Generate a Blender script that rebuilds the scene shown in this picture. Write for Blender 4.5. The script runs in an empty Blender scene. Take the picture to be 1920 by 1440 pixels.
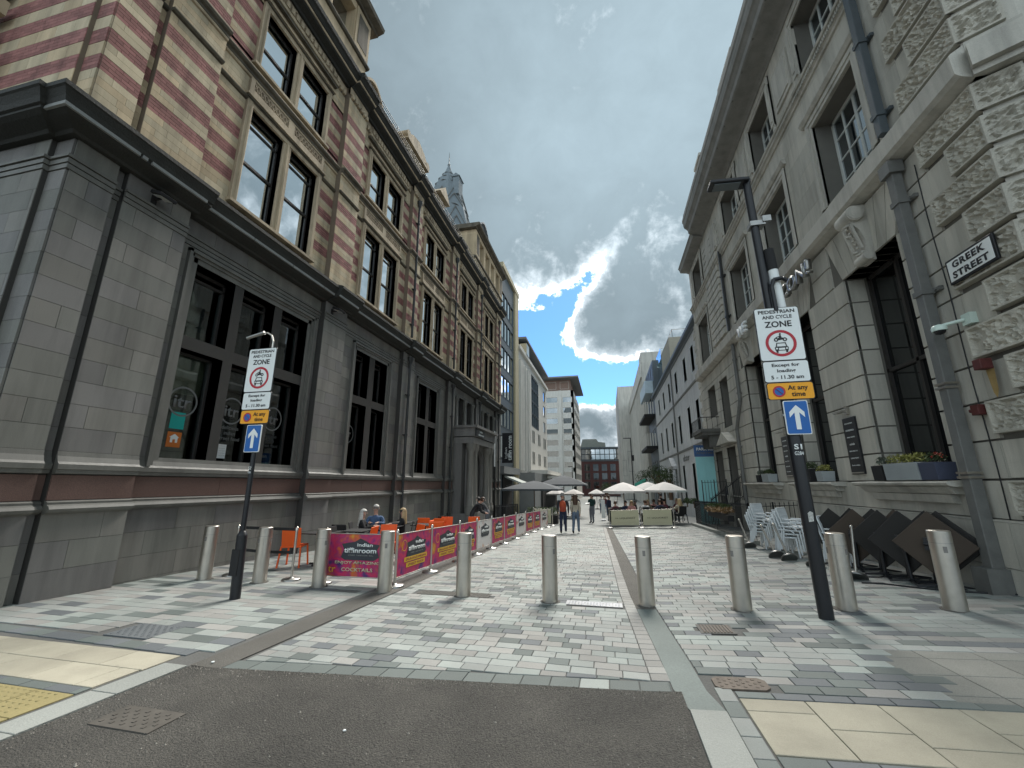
import bpy, bmesh, math, random
from mathutils import Vector, Matrix, noise as mn
random.seed(7)
SC = bpy.context.scene
COL = SC.collection
# ------------------------------------------------------------------ camera
PITCH, YAW, EYE = math.radians(13.69), math.radians(12.76), 1.61
cam = bpy.data.cameras.new('camera'); co = bpy.data.objects.new('camera', cam); COL.objects.link(co)
cam.sensor_width = 36.0; cam.lens = 772.0/1920*36.0; cam.clip_start = 0.05; cam.clip_end = 3000
co.location = (0, 0, EYE); co.rotation_euler = (math.pi/2+PITCH, 0, YAW)
SC.camera = co
# ------------------------------------------------------------------ world: sky with clouds
SUN_AZ, SUN_EL = 0.15, 0.86          # azimuth measured from +Y towards +X
W = bpy.data.worlds.new('World'); SC.world = W; W.use_nodes = True
nt = W.node_tree; nt.nodes.clear()
def N(t, **k):
    n = nt.nodes.new(t)
    for a, b in k.items(): setattr(n, a, b)
    return n
def L(a, b): nt.links.new(a, b)
def mth(op, a, b=None, c=None, clamp=False):
    n = N('ShaderNodeMath', operation=op, use_clamp=clamp)
    for i, v in enumerate((a, b, c)):
        if v is None: continue
        if isinstance(v, (int, float)): n.inputs[i].default_value = v
        else: L(v, n.inputs[i])
    return n.outputs[0]
sky = N('ShaderNodeTexSky', sky_type='NISHITA'); sky.sun_disc = False
sky.sun_elevation = SUN_EL; sky.sun_rotation = SUN_AZ
sky.air_density = 1.0; sky.dust_density = 0.4; sky.ozone_density = 2.0
bgS = N('ShaderNodeBackground'); bgS.inputs[1].default_value = 0.085
tint = N('ShaderNodeMix', data_type='RGBA', blend_type='MULTIPLY'); tint.inputs[0].default_value = 1.0
tint.inputs[7].default_value = (0.42, 0.70, 1.15, 1)
L(sky.outputs[0], tint.inputs[6]); L(tint.outputs[2], bgS.inputs[0])
tc = N('ShaderNodeTexCoord'); sep = N('ShaderNodeSeparateXYZ'); L(tc.outputs['Generated'], sep.inputs[0])
az = mth('ARCTAN2', sep.outputs[0], sep.outputs[1]); el = mth('ARCSINE', sep.outputs[2])
nz = N('ShaderNodeTexNoise'); L(tc.outputs['Generated'], nz.inputs['Vector'])
nz.inputs['Scale'].default_value = 11; nz.inputs['Detail'].default_value = 10; nz.inputs['Roughness'].default_value = 0.60; nz.inputs['Distortion'].default_value = 0.35
nz2 = N('ShaderNodeTexNoise'); L(tc.outputs['Generated'], nz2.inputs['Vector'])
nz2.inputs['Scale'].default_value = 2.1; nz2.inputs['Detail'].default_value = 4; nz2.inputs['Roughness'].default_value = 0.5
nz3 = N('ShaderNodeTexNoise'); L(tc.outputs['Generated'], nz3.inputs['Vector'])
nz3.inputs['Scale'].default_value = 30; nz3.inputs['Detail'].default_value = 8; nz3.inputs['Roughness'].default_value = 0.66
def blob(a0, e0, ra, re, w, rot=0.0):
    da = mth('SUBTRACT', az, a0); de = mth('SUBTRACT', el, e0)
    c_, s_ = math.cos(rot), math.sin(rot)
    u = mth('ADD', mth('MULTIPLY', da, c_), mth('MULTIPLY', de, s_))
    v = mth('SUBTRACT', mth('MULTIPLY', de, c_), mth('MULTIPLY', da, s_))
    r2 = mth('ADD', mth('POWER', mth('ABSOLUTE', mth('DIVIDE', u, ra)), 2.0), mth('POWER', mth('ABSOLUTE', mth('DIVIDE', v, re)), 2.0))
    return mth('MULTIPLY', mth('EXPONENT', mth('MULTIPLY', r2, -1.0)), w)
field = mth('ADD', 0.72, mth('MULTIPLY', mth('SUBTRACT', nz2.outputs[0], 0.5), 0.9))
for b in ((-.165, .36, .115, .12, -1.45), (-.05, .455, .17, .030, -.95, 0.80), (-.02, .232, .26, .07, -1.45),
          (.07, .39, .13, .085, 0.95), (-.02, .15, .075, .04, 1.15), (.0, .82, 1.4, .30, .85), (-.3, .15, .2, .09, -.9), (.2, .21, .1, .06, -.4)):
    field = mth('ADD', field, blob(*b))
field = mth('ADD', field, mth('MULTIPLY', mth('SUBTRACT', nz.outputs[0], 0.5), 2.5))
field = mth('ADD', field, mth('MULTIPLY', mth('SUBTRACT', nz3.outputs[0], 0.5), 1.1))
mask = N('ShaderNodeMapRange', interpolation_type='SMOOTHSTEP'); L(field, mask.inputs[0])
mask.inputs[1].default_value = -0.06; mask.inputs[2].default_value = 0.22
thick = N('ShaderNodeMapRange', interpolation_type='SMOOTHSTEP'); L(field, thick.inputs[0])
thick.inputs[1].default_value = 0.0; thick.inputs[2].default_value = 1.15
sd = Vector((math.sin(SUN_AZ)*math.cos(SUN_EL), math.cos(SUN_AZ)*math.cos(SUN_EL), math.sin(SUN_EL)))
dt = N('ShaderNodeVectorMath', operation='DOT_PRODUCT'); L(tc.outputs['Generated'], dt.inputs[0]); dt.inputs[1].default_value = sd
glow = mth('POWER', mth('MAXIMUM', dt.outputs['Value'], 0.0), 9.0)
shade = N('ShaderNodeValToRGB'); L(thick.outputs[0], shade.inputs[0])
cr = shade.color_ramp; cr.elements[0].position = 0.0; cr.elements[0].color = (0.92, 0.93, 0.92, 1)
cr.elements[1].position = 1.0; cr.elements[1].color = (0.118, 0.152, 0.172, 1)
e2 = cr.elements.new(0.42); e2.color = (0.29, 0.335, 0.365, 1)
mott = mth('ADD', 0.66, mth('ADD', mth('MULTIPLY', nz.outputs[0], 0.34), mth('MULTIPLY', nz2.outputs[0], 0.34)))
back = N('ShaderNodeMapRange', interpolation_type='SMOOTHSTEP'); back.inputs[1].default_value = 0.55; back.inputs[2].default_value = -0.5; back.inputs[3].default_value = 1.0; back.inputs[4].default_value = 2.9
L(dt.outputs['Value'], back.inputs[0])          # front-lit clouds away from the sun, out of view, brightened to light the street
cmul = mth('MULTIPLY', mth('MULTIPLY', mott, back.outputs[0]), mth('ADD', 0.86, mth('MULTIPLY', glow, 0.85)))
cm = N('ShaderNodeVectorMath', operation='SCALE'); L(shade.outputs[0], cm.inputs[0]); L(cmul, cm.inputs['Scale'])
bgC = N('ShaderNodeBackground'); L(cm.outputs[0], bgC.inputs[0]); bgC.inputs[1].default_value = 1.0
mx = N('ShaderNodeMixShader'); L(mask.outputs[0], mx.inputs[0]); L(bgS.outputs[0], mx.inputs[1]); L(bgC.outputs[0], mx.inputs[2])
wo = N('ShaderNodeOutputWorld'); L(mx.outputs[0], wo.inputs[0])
# ------------------------------------------------------------------ sun behind thin cloud
sl = bpy.data.lights.new('sun', 'SUN'); sl.energy = 2.5; sl.angle = math.radians(26); sl.color = (1.0, 0.95, 0.88)
so = bpy.data.objects.new('sun', sl); COL.objects.link(so)
so.rotation_euler = (-sd).to_track_quat('-Z', 'Y').to_euler()
SC.view_settings.view_transform = 'Standard'; SC.view_settings.look = 'None'
SC.view_settings.exposure = 1.2; SC.view_settings.gamma = 1.0; SC.view_settings.use_curve_mapping = False
# ------------------------------------------------------------------ helpers
SL, CRS, CX0 = 0.028, 0.048, 0.3
def gz(x, y):
    yy = y if y < 60 else 60+(y-60)*0.0
    r = CRS*max(0, x-CX0) if x < 6 else CRS*(6-CX0)
    return -SL*yy+r*min(1.0, max(0.0, (45-y)/15.0)) if y > 30 else -SL*yy+r
cY, sY, cP, sP = math.cos(YAW), math.sin(YAW), math.cos(PITCH), math.sin(PITCH)
def proj(p):
    x, y, z = p[0], p[1], p[2]-EYE
    a = x*cY+y*sY; b = -x*sY+y*cY; dz = b*cP+z*sP; dy = -b*sP+z*cP
    if dz < 0.2: return (9e3, 9e3, dz)
    return (960+772*a/dz, 720-772*dy/dz, dz)
_mats = {}
def M(name, col, rough=0.8, metal=0.0, var=0.12, scale=2.5, fine=0.10, fscale=60, bump=0.0, bscale=50, rand=0.0, grime=0.0, spec=0.4, emit=0.0, hue=None, coat=0.0, stain=None, spots=0.0):
    if name in _mats: return _mats[name]
    m = bpy.data.materials.new(name); m.use_nodes = True; t = m.node_tree; t.nodes.clear()
    def n(ty, **k):
        q = t.nodes.new(ty)
        for a, b in k.items(): setattr(q, a, b)
        return q
    def mm(op, a, b, clamp=False):
        q = n('ShaderNodeMath', operation=op, use_clamp=clamp)
        for i, v in enumerate((a, b)):
            if isinstance(v, (int, float)): q.inputs[i].default_value = v
            else: t.links.new(v, q.inputs[i])
        return q.outputs[0]
    geo = n('ShaderNodeNewGeometry')
    pos = geo.outputs['Position']
    def nz(sc, det=4, vec=pos, ro=0.55):
        q = n('ShaderNodeTexNoise'); t.links.new(vec, q.inputs['Vector']); q.inputs['Scale'].default_value = sc
        q.inputs['Detail'].default_value = det; q.inputs['Roughness'].default_value = ro; return q.outputs[0]
    f = 1.0
    if var: f = mm('ADD', 1-var*1.6, mm('MULTIPLY', nz(scale, 5), var*3.2))
    if fine: f = mm('MULTIPLY', f, mm('ADD', 1-fine*1.5, mm('MULTIPLY', nz(fscale, 3), fine*3.0)))
    if rand:
        oi = n('ShaderNodeObjectInfo')
        s = mm('FRACT', mm('ADD', oi.outputs['Random'], geo.outputs['Random Per Island']), 0)
        f = mm('MULTIPLY', f, mm('ADD', 1-rand, mm('MULTIPLY', s, 2*rand)))
    if grime:
        mp = n('ShaderNodeMapping'); t.links.new(pos, mp.inputs[0]); mp.inputs['Scale'].default_value = (3.0, 3.0, 0.35)
        g = nz(1.0, 5, mp.outputs[0], 0.62)
        r = n('ShaderNodeMapRange'); t.links.new(g, r.inputs[0]); r.inputs[1].default_value = .42; r.inputs[2].default_value = .68
        f = mm('MULTIPLY', f, mm('SUBTRACT', 1.0, mm('MULTIPLY', r.outputs[0], grime)))
    if spots:
        vo = n('ShaderNodeTexVoronoi'); t.links.new(pos, vo.inputs['Vector']); vo.inputs['Scale'].default_value = 3.3
        r = n('ShaderNodeMapRange'); t.links.new(vo.outputs['Distance'], r.inputs[0]); r.inputs[1].default_value = .055; r.inputs[2].default_value = .085
        r.inputs[3].default_value = 1-spots; r.inputs[4].default_value = 1.0; f = mm('MULTIPLY', f, r.outputs[0])
        w = n('ShaderNodeMapRange'); t.links.new(nz(.55, 5, ro=.6), w.inputs[0]); w.inputs[1].default_value = .35; w.inputs[2].default_value = .65; w.inputs[3].default_value = 1-spots*.8; w.inputs[4].default_value = 1.05
        f = mm('MULTIPLY', f, w.outputs[0])
    base = n('ShaderNodeVectorMath', operation='SCALE'); base.inputs[0].default_value = col
    cout = base.outputs[0]
    if hue is not None:
        mx = n('ShaderNodeMix', data_type='RGBA'); mx.inputs[6].default_value = (*col, 1); mx.inputs[7].default_value = (*hue, 1)
        r = n('ShaderNodeMapRange'); t.links.new(nz(scale*0.6+0.4, 3), r.inputs[0]); r.inputs[1].default_value = .4; r.inputs[2].default_value = .6
        t.links.new(r.outputs[0], mx.inputs[0]); t.links.new(mx.outputs[2], base.inputs[0])
    if isinstance(f, float): base.inputs['Scale'].default_value = f
    else: t.links.new(f, base.inputs['Scale'])
    p = n('ShaderNodeBsdfPrincipled'); t.links.new(cout, p.inputs['Base Color'])
    p.inputs['Roughness'].default_value = rough; p.inputs['Metallic'].default_value = metal
    p.inputs['Specular IOR Level'].default_value = spec; p.inputs['Coat Weight'].default_value = coat
    if metal < .5 and rough < .6 or metal:
        rr = mm('ADD', rough*0.75, mm('MULTIPLY', nz(scale*4, 4), rough*0.5)); t.links.new(rr, p.inputs['Roughness'])
    if emit: p.inputs['Emission Color'].default_value = (*col, 1); p.inputs['Emission Strength'].default_value = emit
    if bump:
        b = n('ShaderNodeBump'); b.inputs['Strength'].default_value = min(1, bump); b.inputs['Distance'].default_value = 0.01*max(1, bump)
        t.links.new(nz(bscale, 5), b.inputs['Height']); t.links.new(b.outputs[0], p.inputs['Normal'])
    o = n('ShaderNodeOutputMaterial'); t.links.new(p.outputs[0], o.inputs[0])
    _mats[name] = m; return m
def glass(name, refl=0.12, tintc=(.6, .68, .66), rough=0.02, clear=True, base=(.012, .014, .014), bump=0.0):
    if name in _mats: return _mats[name]
    m = bpy.data.materials.new(name); m.use_nodes = True; t = m.node_tree; t.nodes.clear()
    gl = t.nodes.new('ShaderNodeBsdfGlossy'); gl.inputs[0].default_value = (.92, .97, 1, 1); gl.inputs['Roughness'].default_value = rough
    if clear: bs = t.nodes.new('ShaderNodeBsdfTransparent'); bs.inputs[0].default_value = (*tintc, 1)
    else: bs = t.nodes.new('ShaderNodeBsdfDiffuse'); bs.inputs[0].default_value = (*base, 1)
    fr = t.nodes.new('ShaderNodeFresnel'); fr.inputs[0].default_value = 1.5
    ad = t.nodes.new('ShaderNodeMath'); ad.operation = 'ADD'; ad.use_clamp = True; ad.inputs[1].default_value = refl; t.links.new(fr.outputs[0], ad.inputs[0])
    nzn = t.nodes.new('ShaderNodeTexNoise'); nzn.inputs['Scale'].default_value = 0.9; g = t.nodes.new('ShaderNodeNewGeometry'); t.links.new(g.outputs['Position'], nzn.inputs['Vector'])
    b = t.nodes.new('ShaderNodeBump'); b.inputs['Strength'].default_value = 0.12; b.inputs['Distance'].default_value = 0.02
    t.links.new(nzn.outputs[0], b.inputs['Height']); t.links.new(b.outputs[0], gl.inputs['Normal'])
    x = t.nodes.new('ShaderNodeMixShader'); t.links.new(ad.outputs[0], x.inputs[0]); t.links.new(bs.outputs[0], x.inputs[1]); t.links.new(gl.outputs[0], x.inputs[2])
    o = t.nodes.new('ShaderNodeOutputMaterial'); t.links.new(x.outputs[0], o.inputs[0])
    _mats[name] = m; return m

class MB:
    def __init__(s): s.v = []; s.f = []; s.mi = []; s.cur = 0; s.sm = []; s.smooth = False
    def add(s, vs, fs):
        o = len(s.v); s.v += [tuple(p) for p in vs]
        for f in fs: s.f.append([i+o for i in f]); s.mi.append(s.cur); s.sm.append(s.smooth)
    def box(s, x0, x1, y0, y1, z0, z1):
        if x0 > x1: x0, x1 = x1, x0
        if y0 > y1: y0, y1 = y1, y0
        if z0 > z1: z0, z1 = z1, z0
        s.add([(x0,y0,z0),(x1,y0,z0),(x1,y1,z0),(x0,y1,z0),(x0,y0,z1),(x1,y0,z1),(x1,y1,z1),(x0,y1,z1)],
              [(0,3,2,1),(4,5,6,7),(0,1,5,4),(1,2,6,5),(2,3,7,6),(3,0,4,7)]); return s
    def obox(s, c, ax, ay, az_, hx, hy, hz):
        c = Vector(c); ax = Vector(ax).normalized()*hx; ay = Vector(ay).normalized()*hy; az_ = Vector(az_).normalized()*hz
        vs = [c+sx*ax+sy*ay+sz*az_ for sz in (-1,1) for (sx,sy) in ((-1,-1),(1,-1),(1,1),(-1,1))]
        s.add(vs, [(0,3,2,1),(4,5,6,7),(0,1,5,4),(1,2,6,5),(2,3,7,6),(3,0,4,7)]); return s
    def bar(s, p0, p1, w, h, up=(0,0,1)):
        p0, p1 = Vector(p0), Vector(p1); d = p1-p0; u = Vector(up)
        sx = d.cross(u)
        if sx.length < 1e-5: sx = d.cross(Vector((1,0,0)))
        return s.obox((p0+p1)/2, d, sx, sx.cross(d), d.length/2, w/2, h/2)
    def tube(s, p0, p1, r0, r1=None, n=12, cap=True):
        r1 = r0 if r1 is None else r1
        p0, p1 = Vector(p0), Vector(p1); d = (p1-p0).normalized(); a = d.orthogonal().normalized(); b = d.cross(a)
        vs = []
        for p, r in ((p0, r0), (p1, r1)):
            for i in range(n):
                t = 2*math.pi*i/n; vs.append(p+(a*math.cos(t)+b*math.sin(t))*r)
        fs = [(i, (i+1) % n, n+(i+1) % n, n+i) for i in range(n)]
        q = s.smooth; s.smooth = True; s.add(vs, fs); s.smooth = q
        if cap:
            s.add(vs[:n], [tuple(reversed(range(n)))]); s.add(vs[n:], [tuple(range(n))])
        return s
    def path(s, pts, r, n=10):
        for a, b in zip(pts[:-1], pts[1:]): s.tube(a, b, r, n=n)
        return s
    def lathe(s, c, prof, n=20, axis=(0,0,1), half=None):
        c = Vector(c); d = Vector(axis).normalized(); a = d.orthogonal().normalized(); b = d.cross(a)
        vs = []
        for r, h in prof:
            for i in range(n):
                t = 2*math.pi*i/n; vs.append(c+d*h+(a*math.cos(t)+b*math.sin(t))*max(r, 1e-4))
        fs = []
        for k in range(len(prof)-1):
            for i in range(n): fs.append((k*n+i, k*n+(i+1) % n, (k+1)*n+(i+1) % n, (k+1)*n+i))
        q = s.smooth; s.smooth = True; s.add(vs, fs); s.smooth = q
        s.add(vs[:n], [tuple(reversed(range(n)))]); s.add(vs[-n:], [tuple(range(n))])
        return s
    def sweep(s, prof, pts, sg=1):
        """profile (o,z) swept along a horizontal polyline with mitred corners; sg=+1 puts o on the right of travel"""
        P = [Vector((x, y, 0)) for x, y in pts]; nn = []
        for a, b in zip(P[:-1], P[1:]): d = (b-a).normalized(); nn.append(Vector((d.y, -d.x, 0))*sg)
        m = [nn[0]]+[(a+b)/(1+a.dot(b)) for a, b in zip(nn[:-1], nn[1:])]+[nn[-1]]
        vs = []; k = len(prof)
        for p_, q in zip(P, m): vs += [(p_.x+q.x*o, p_.y+q.y*o, z) for o, z in prof]
        fs = [(j*k+i, j*k+(i+1) % k, (j+1)*k+(i+1) % k, (j+1)*k+i) for j in range(len(P)-1) for i in range(k)]
        fs += [tuple(range(k)), tuple((len(P)-1)*k+i for i in reversed(range(k)))]
        s.add(vs, fs); return s
    def prism(s, poly, f3, a, b):
        """poly: 2D points, f3(u,v,w)->xyz, extruded from w=a to w=b"""
        n = len(poly); vs = [f3(u, v, a) for u, v in poly]+[f3(u, v, b) for u, v in poly]
        s.add(vs, [tuple(reversed(range(n))), tuple(range(n, 2*n))]+[(i, (i+1) % n, n+(i+1) % n, n+i) for i in range(n)]); return s
    def grid(s, fn, nu, nv):
        vs = [fn(i/nu, j/nv) for j in range(nv+1) for i in range(nu+1)]
        s.add(vs, [(j*(nu+1)+i, j*(nu+1)+i+1, (j+1)*(nu+1)+i+1, (j+1)*(nu+1)+i) for j in range(nv) for i in range(nu)]); return s
    def build(s, name, mat, parent=None, kind=None, label=None, bevel=0, fix=True):
        me = bpy.data.meshes.new(name)
        off = Vector(parent['_w']) if parent is not None and '_w' in parent.keys() else Vector((0,0,0))
        me.from_pydata([Vector(p)-off for p in s.v], [], s.f)
        ms = mat if isinstance(mat, (list, tuple)) else [mat]
        for m in ms: me.materials.append(m)
        me.polygons.foreach_set('material_index', s.mi); me.polygons.foreach_set('use_smooth', s.sm)
        if fix or bevel:
            bm = bmesh.new(); bm.from_mesh(me); bmesh.ops.recalc_face_normals(bm, faces=bm.faces)
            if bevel:
                es = [e for e in bm.edges if len(e.link_faces) == 2 and e.calc_face_angle(0) > .6]
                bmesh.ops.bevel(bm, geom=es, offset=bevel, segments=2, profile=.5, affect='EDGES', clamp_overlap=True)
            bm.to_mesh(me); bm.free()
        o = bpy.data.objects.new(name, me); COL.objects.link(o)
        if parent is not None: o.parent = parent; o['_w'] = tuple(off)
        else: o['_w'] = (0, 0, 0)
        if kind: o['kind'] = kind
        if label: o['label'] = label
        return o
def thing(name, loc, label, cat, group=None, kind=None):
    o = bpy.data.objects.new(name, None); COL.objects.link(o); o.location = loc; o['_w'] = tuple(loc); o.empty_display_size = .2
    tag(o, label, cat, group); return o
def tag(o, label, cat, group=None):
    o['label'] = label; o['category'] = cat
    if group: o['group'] = group
    return o
def localthing(name, label, cat, group=None):
    return thing(name, (0,0,0), label, cat, group)
def dup(root, loc, rotz=0, label=None, rot=None, par=None):
    r = root.copy(); COL.objects.link(r)
    if par is None:
        r.location = loc; r.rotation_euler = rot if rot else (0, 0, rotz)
        if label: r['label'] = label
    else: r.parent = par
    for ch in list(root.children): dup(ch, None, par=r)
    return r
def place(root, loc, rotz=0, rot=None):
    root.location = loc; root.rotation_euler = rot if rot else (0, 0, rotz); return root
def rects_minus(r, holes):
    out = [r]
    for h in holes:
        nx = []
        for (a0, a1, b0, b1) in out:
            if h[0] >= a1 or h[1] <= a0 or h[2] >= b1 or h[3] <= b0: nx.append((a0, a1, b0, b1)); continue
            if h[2] > b0: nx.append((a0, a1, b0, h[2]))
            if h[3] < b1: nx.append((a0, a1, h[3], b1))
            lo, hi = max(b0, h[2]), min(b1, h[3])
            if h[0] > a0: nx.append((a0, h[0], lo, hi))
            if h[1] < a1: nx.append((h[1], a1, lo, hi))
        out = nx
    return [q for q in out if q[1]-q[0] > .012 and q[3]-q[2] > .012]
UNIT = {}
def unit_mesh(mat):
    if mat.name not in UNIT:
        me = bpy.data.meshes.new('block')
        me.from_pydata([(x, y, z) for z in (-.5, .5) for (x, y) in ((-.5,-.5),(.5,-.5),(.5,.5),(-.5,.5))], [],
                       [(0,3,2,1),(4,5,6,7),(0,1,5,4),(1,2,6,5),(2,3,7,6),(3,0,4,7)])
        me.materials.append(mat); UNIT[mat.name] = me
    return UNIT[mat.name]
class Pieces:
    """box pieces of one kind on one thing: the largest in view become parts, the rest one mesh per material"""
    def __init__(s, parent, name, rest, limit=290): s.p = parent; s.name = name; s.rest = rest; s.lim = limit; s.b = []
    def add(s, x0, x1, y0, y1, z0, z1, mat):
        s.b.append((min(x0,x1), max(x0,x1), min(y0,y1), max(y0,y1), min(z0,z1), max(z0,z1), mat))
    def flush(s):
        def size(b):
            c = ((b[0]+b[1])/2, (b[2]+b[3])/2, (b[4]+b[5])/2); u, v, dz = proj(c)
            if dz < .3 or not (-60 < u < 1980 and -60 < v < 1500): return -1
            d = sorted((b[1]-b[0], b[3]-b[2], b[5]-b[4])); return d[1]*d[2]/dz**2
        order = sorted(s.b, key=size, reverse=True)
        off = Vector(s.p['_w']); k = 0
        big = [b for b in order[:s.lim] if size(b) > 0]; rest = order[len(big):]
        for b in big:
            o = bpy.data.objects.new(s.name, unit_mesh(b[6])); COL.objects.link(o); o.parent = s.p
            o.location = Vector(((b[0]+b[1])/2, (b[2]+b[3])/2, (b[4]+b[5])/2))-off
            o.scale = (b[1]-b[0], b[3]-b[2], b[5]-b[4])
        by = {}
        for b in rest: by.setdefault(b[6].name, (b[6], MB()))[1].box(*b[:6])
        if by:
            mb = MB(); ms = []
            for i, (nm, (mt, q)) in enumerate(by.items()):
                ms.append(mt); mb.cur = i; mb.add(q.v, q.f)
            mb.build(s.rest, ms, s.p, kind='stuff', fix=False)
class Fac:
    def __init__(s, x, sg): s.x = x; s.sg = sg
    def P(s, y, o, z): return (s.x+s.sg*o, y, z)
    def box(s, mb, y0, y1, o0, o1, z0, z1): mb.box(s.x+s.sg*o0, s.x+s.sg*o1, y0, y1, z0, z1)
    def mould(s, mb, prof, y0, y1, do=0.0, dz=0.0):
        mb.prism(prof, lambda u, v, w: (s.x+s.sg*(u+do), w, v+dz), y0, y1)
    def ashlar(s, pc, y0, y1, z0, z1, o0, o1, ch, bw, holes, mats, joint=.007, zb=None, jv=None, jit=.25):
        zb = z0 if zb is None else zb; jv = joint if jv is None else jv
        k = math.floor((z0-zb)/ch)
        while zb+k*ch < z1-.01:
            a, b = max(z0, zb+k*ch), min(z1, zb+(k+1)*ch); y = y0-(bw*.5 if k % 2 else 0); rn = random.Random(k*71+int(y0*100))
            while y < y1-.02:
                w = bw*(1+rn.uniform(-jit, jit)); c0, c1 = max(y, y0), min(y+w, y1)
                if y1-(y+w) < bw*.3: c1 = y1; w = y1-y
                if c1-c0 > .02:
                    mt = mats[0] if len(mats) == 1 else rn.choice(mats)
                    for (p, q, r_, t) in rects_minus((c0+jv/2, c1-jv/2, a+joint/2, b-joint/2), holes):
                        pc.add(s.x+s.sg*o0, s.x+s.sg*o1, p, q, r_, t, mt)
                y += w
            k += 1
    def slab(s, mb, y0, y1, z0, z1, o0, o1, holes):
        for (p, q, r_, t) in rects_minus((y0, y1, z0, z1), holes): s.box(mb, p, q, o0, o1, r_, t)
def text(st, parent, mat, origin, right, up, width=None, height=None, depth=.004, bold=0.0, align='CENTER', name='lettering', spacing=1.0):
    cu = bpy.data.curves.new('lettering', 'FONT'); cu.body = st; cu.align_x = 'CENTER'; cu.size = 1; cu.extrude = 0.0; cu.offset = bold; cu.resolution_u = 3
    cu.space_character = spacing
    ob = bpy.data.objects.new('tmp_text', cu); COL.objects.link(ob)
    me = bpy.data.meshes.new_from_object(ob); bpy.data.objects.remove(ob)
    xs = [v.co.x for v in me.vertices]; ys = [v.co.y for v in me.vertices]
    if not xs: return None
    cx, cyy = (min(xs)+max(xs))/2, (min(ys)+max(ys))/2; w, h = max(xs)-min(xs), max(ys)-min(ys)
    sx = width/w if width else None; sy = height/h if height else None
    sx = sx if sx else sy; sy = sy if sy else sx
    R, U = Vector(right).normalized(), Vector(up).normalized(); Nn = R.cross(U)
    off = Vector(parent['_w']) if parent is not None and '_w' in parent.keys() else Vector((0,0,0))
    o0 = Vector(origin)-off
    bm = bmesh.new(); bm.from_mesh(me)
    for v in bm.verts: v.co = o0+R*((v.co.x-cx)*sx)+U*((v.co.y-cyy)*sy)+Nn*depth
    ret = bmesh.ops.extrude_face_region(bm, geom=list(bm.faces))
    for g in ret['geom']:
        if isinstance(g, bmesh.types.BMVert): g.co -= Nn*depth
    bmesh.ops.recalc_face_normals(bm, faces=bm.faces)
    bm.to_mesh(me); bm.free(); me.materials.clear(); me.materials.append(mat); me.name = name
    o = bpy.data.objects.new(name, me); COL.objects.link(o)
    if parent is not None: o.parent = parent
    return o
# ------------------------------------------------------------------ materials
m_asph = M('asphalt', (.112,.106,.094), .88, var=.17, scale=1.6, fine=.62, fscale=62, bump=6, bscale=85, hue=(.14,.132,.116), spots=.30)
m_asph2 = M('asphalt_far', (.10,.10,.10), .9, var=.1, fine=.2, bump=1, bscale=90)
m_joint = M('joint_sand', (.10,.10,.095), .95, fine=.3)
m_pA = M('paver_pale', (.275,.29,.275), .72, spots=.22, var=.10, scale=.9, fine=.18, fscale=140, rand=.13, bump=.5, bscale=180, hue=(.275,.305,.285))
m_pB = M('paver_pale_warm', (.28,.277,.26), .75, spots=.22, var=.10, scale=.9, fine=.18, fscale=140, rand=.15, bump=.5, bscale=180)
m_pC = M('paver_green_grey', (.118,.138,.130), .7, var=.14, scale=1.2, fine=.16, fscale=140, rand=.16, bump=.5, bscale=180)
m_pD = M('paver_blue_grey', (.115,.127,.134), .7, var=.14, scale=1.2, fine=.16, fscale=140, rand=.12, bump=.5, bscale=180)
m_strip = M('channel_dark', (.115,.11,.098), .9, var=.18, scale=1.5, fine=.3, fscale=110, bump=1.5, bscale=130)
m_beige = M('beige_flag', (.37,.345,.27), .8, spots=.18, var=.10, scale=1.4, fine=.12, fscale=120, rand=.07, bump=.6, bscale=140, grime=.12)
m_must = M('tactile_mustard', (.26,.22,.10), .85, var=.12, scale=2, fine=.15, rand=.08)
m_kerb = M('kerb_stone', (.27,.282,.262), .8, var=.12, scale=1.6, fine=.2, fscale=120, rand=.08, bump=.6)
m_iron = M('cast_iron', (.06,.057,.05), .7, metal=.0, var=.25, scale=8, fine=.2)
m_iron2 = M('worn_iron', (.115,.092,.072), .75, metal=.0, var=.3, scale=12, fine=.3)
m_gran = [M('granite_a', (.175,.174,.155), .62, var=.12, scale=.8, fine=.30, fscale=130, rand=.13, grime=.30, bump=.5, bscale=160),
          M('granite_b', (.19,.183,.164), .62, var=.12, scale=.8, fine=.30, fscale=130, rand=.13, grime=.30, bump=.5, bscale=160),
          M('granite_c', (.172,.166,.158), .62, var=.12, scale=.8, fine=.30, fscale=130, rand=.13, grime=.30, bump=.5, bscale=160)]
m_granm = M('granite_moulding', (.140,.138,.125), .5, var=.12, fine=.25, fscale=120, grime=.25)
m_gjoint = M('granite_joint', (.045,.043,.04), .95)
m_soot = M('sooty_cornice', (.030,.031,.028), .75, var=.25, scale=2.2, fine=.2, bump=1, bscale=30)
m_lead = M('lead_fillet', (.26,.27,.26), .5, var=.1, grime=.2)
m_redgr = M('red_granite', (.125,.078,.066), .45, var=.15, scale=1.2, fine=.5, fscale=110, rand=.08)
m_cream = [M('cream_stone_a', (.54,.455,.315), .85, var=.12, scale=1.2, fine=.10, rand=.12, grime=.34, bump=.4),
           M('cream_stone_b', (.50,.42,.29), .85, var=.14, scale=1.2, fine=.10, rand=.12, grime=.34, bump=.4),
           M('cream_stone_c', (.53,.42,.275), .85, var=.12, scale=1.2, fine=.10, rand=.12, grime=.34, bump=.4)]
m_cjoint = M('cream_joint', (.17,.135,.10), .95)
m_brick = M('red_brick', (.30,.138,.125), .85, var=.15, scale=2.5, fine=.12, rand=.20, grime=.30, bump=.5)
m_trim = M('buff_trim', (.46,.375,.26), .8, var=.16, scale=2, fine=.10, grime=.45, bump=.5)
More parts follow.
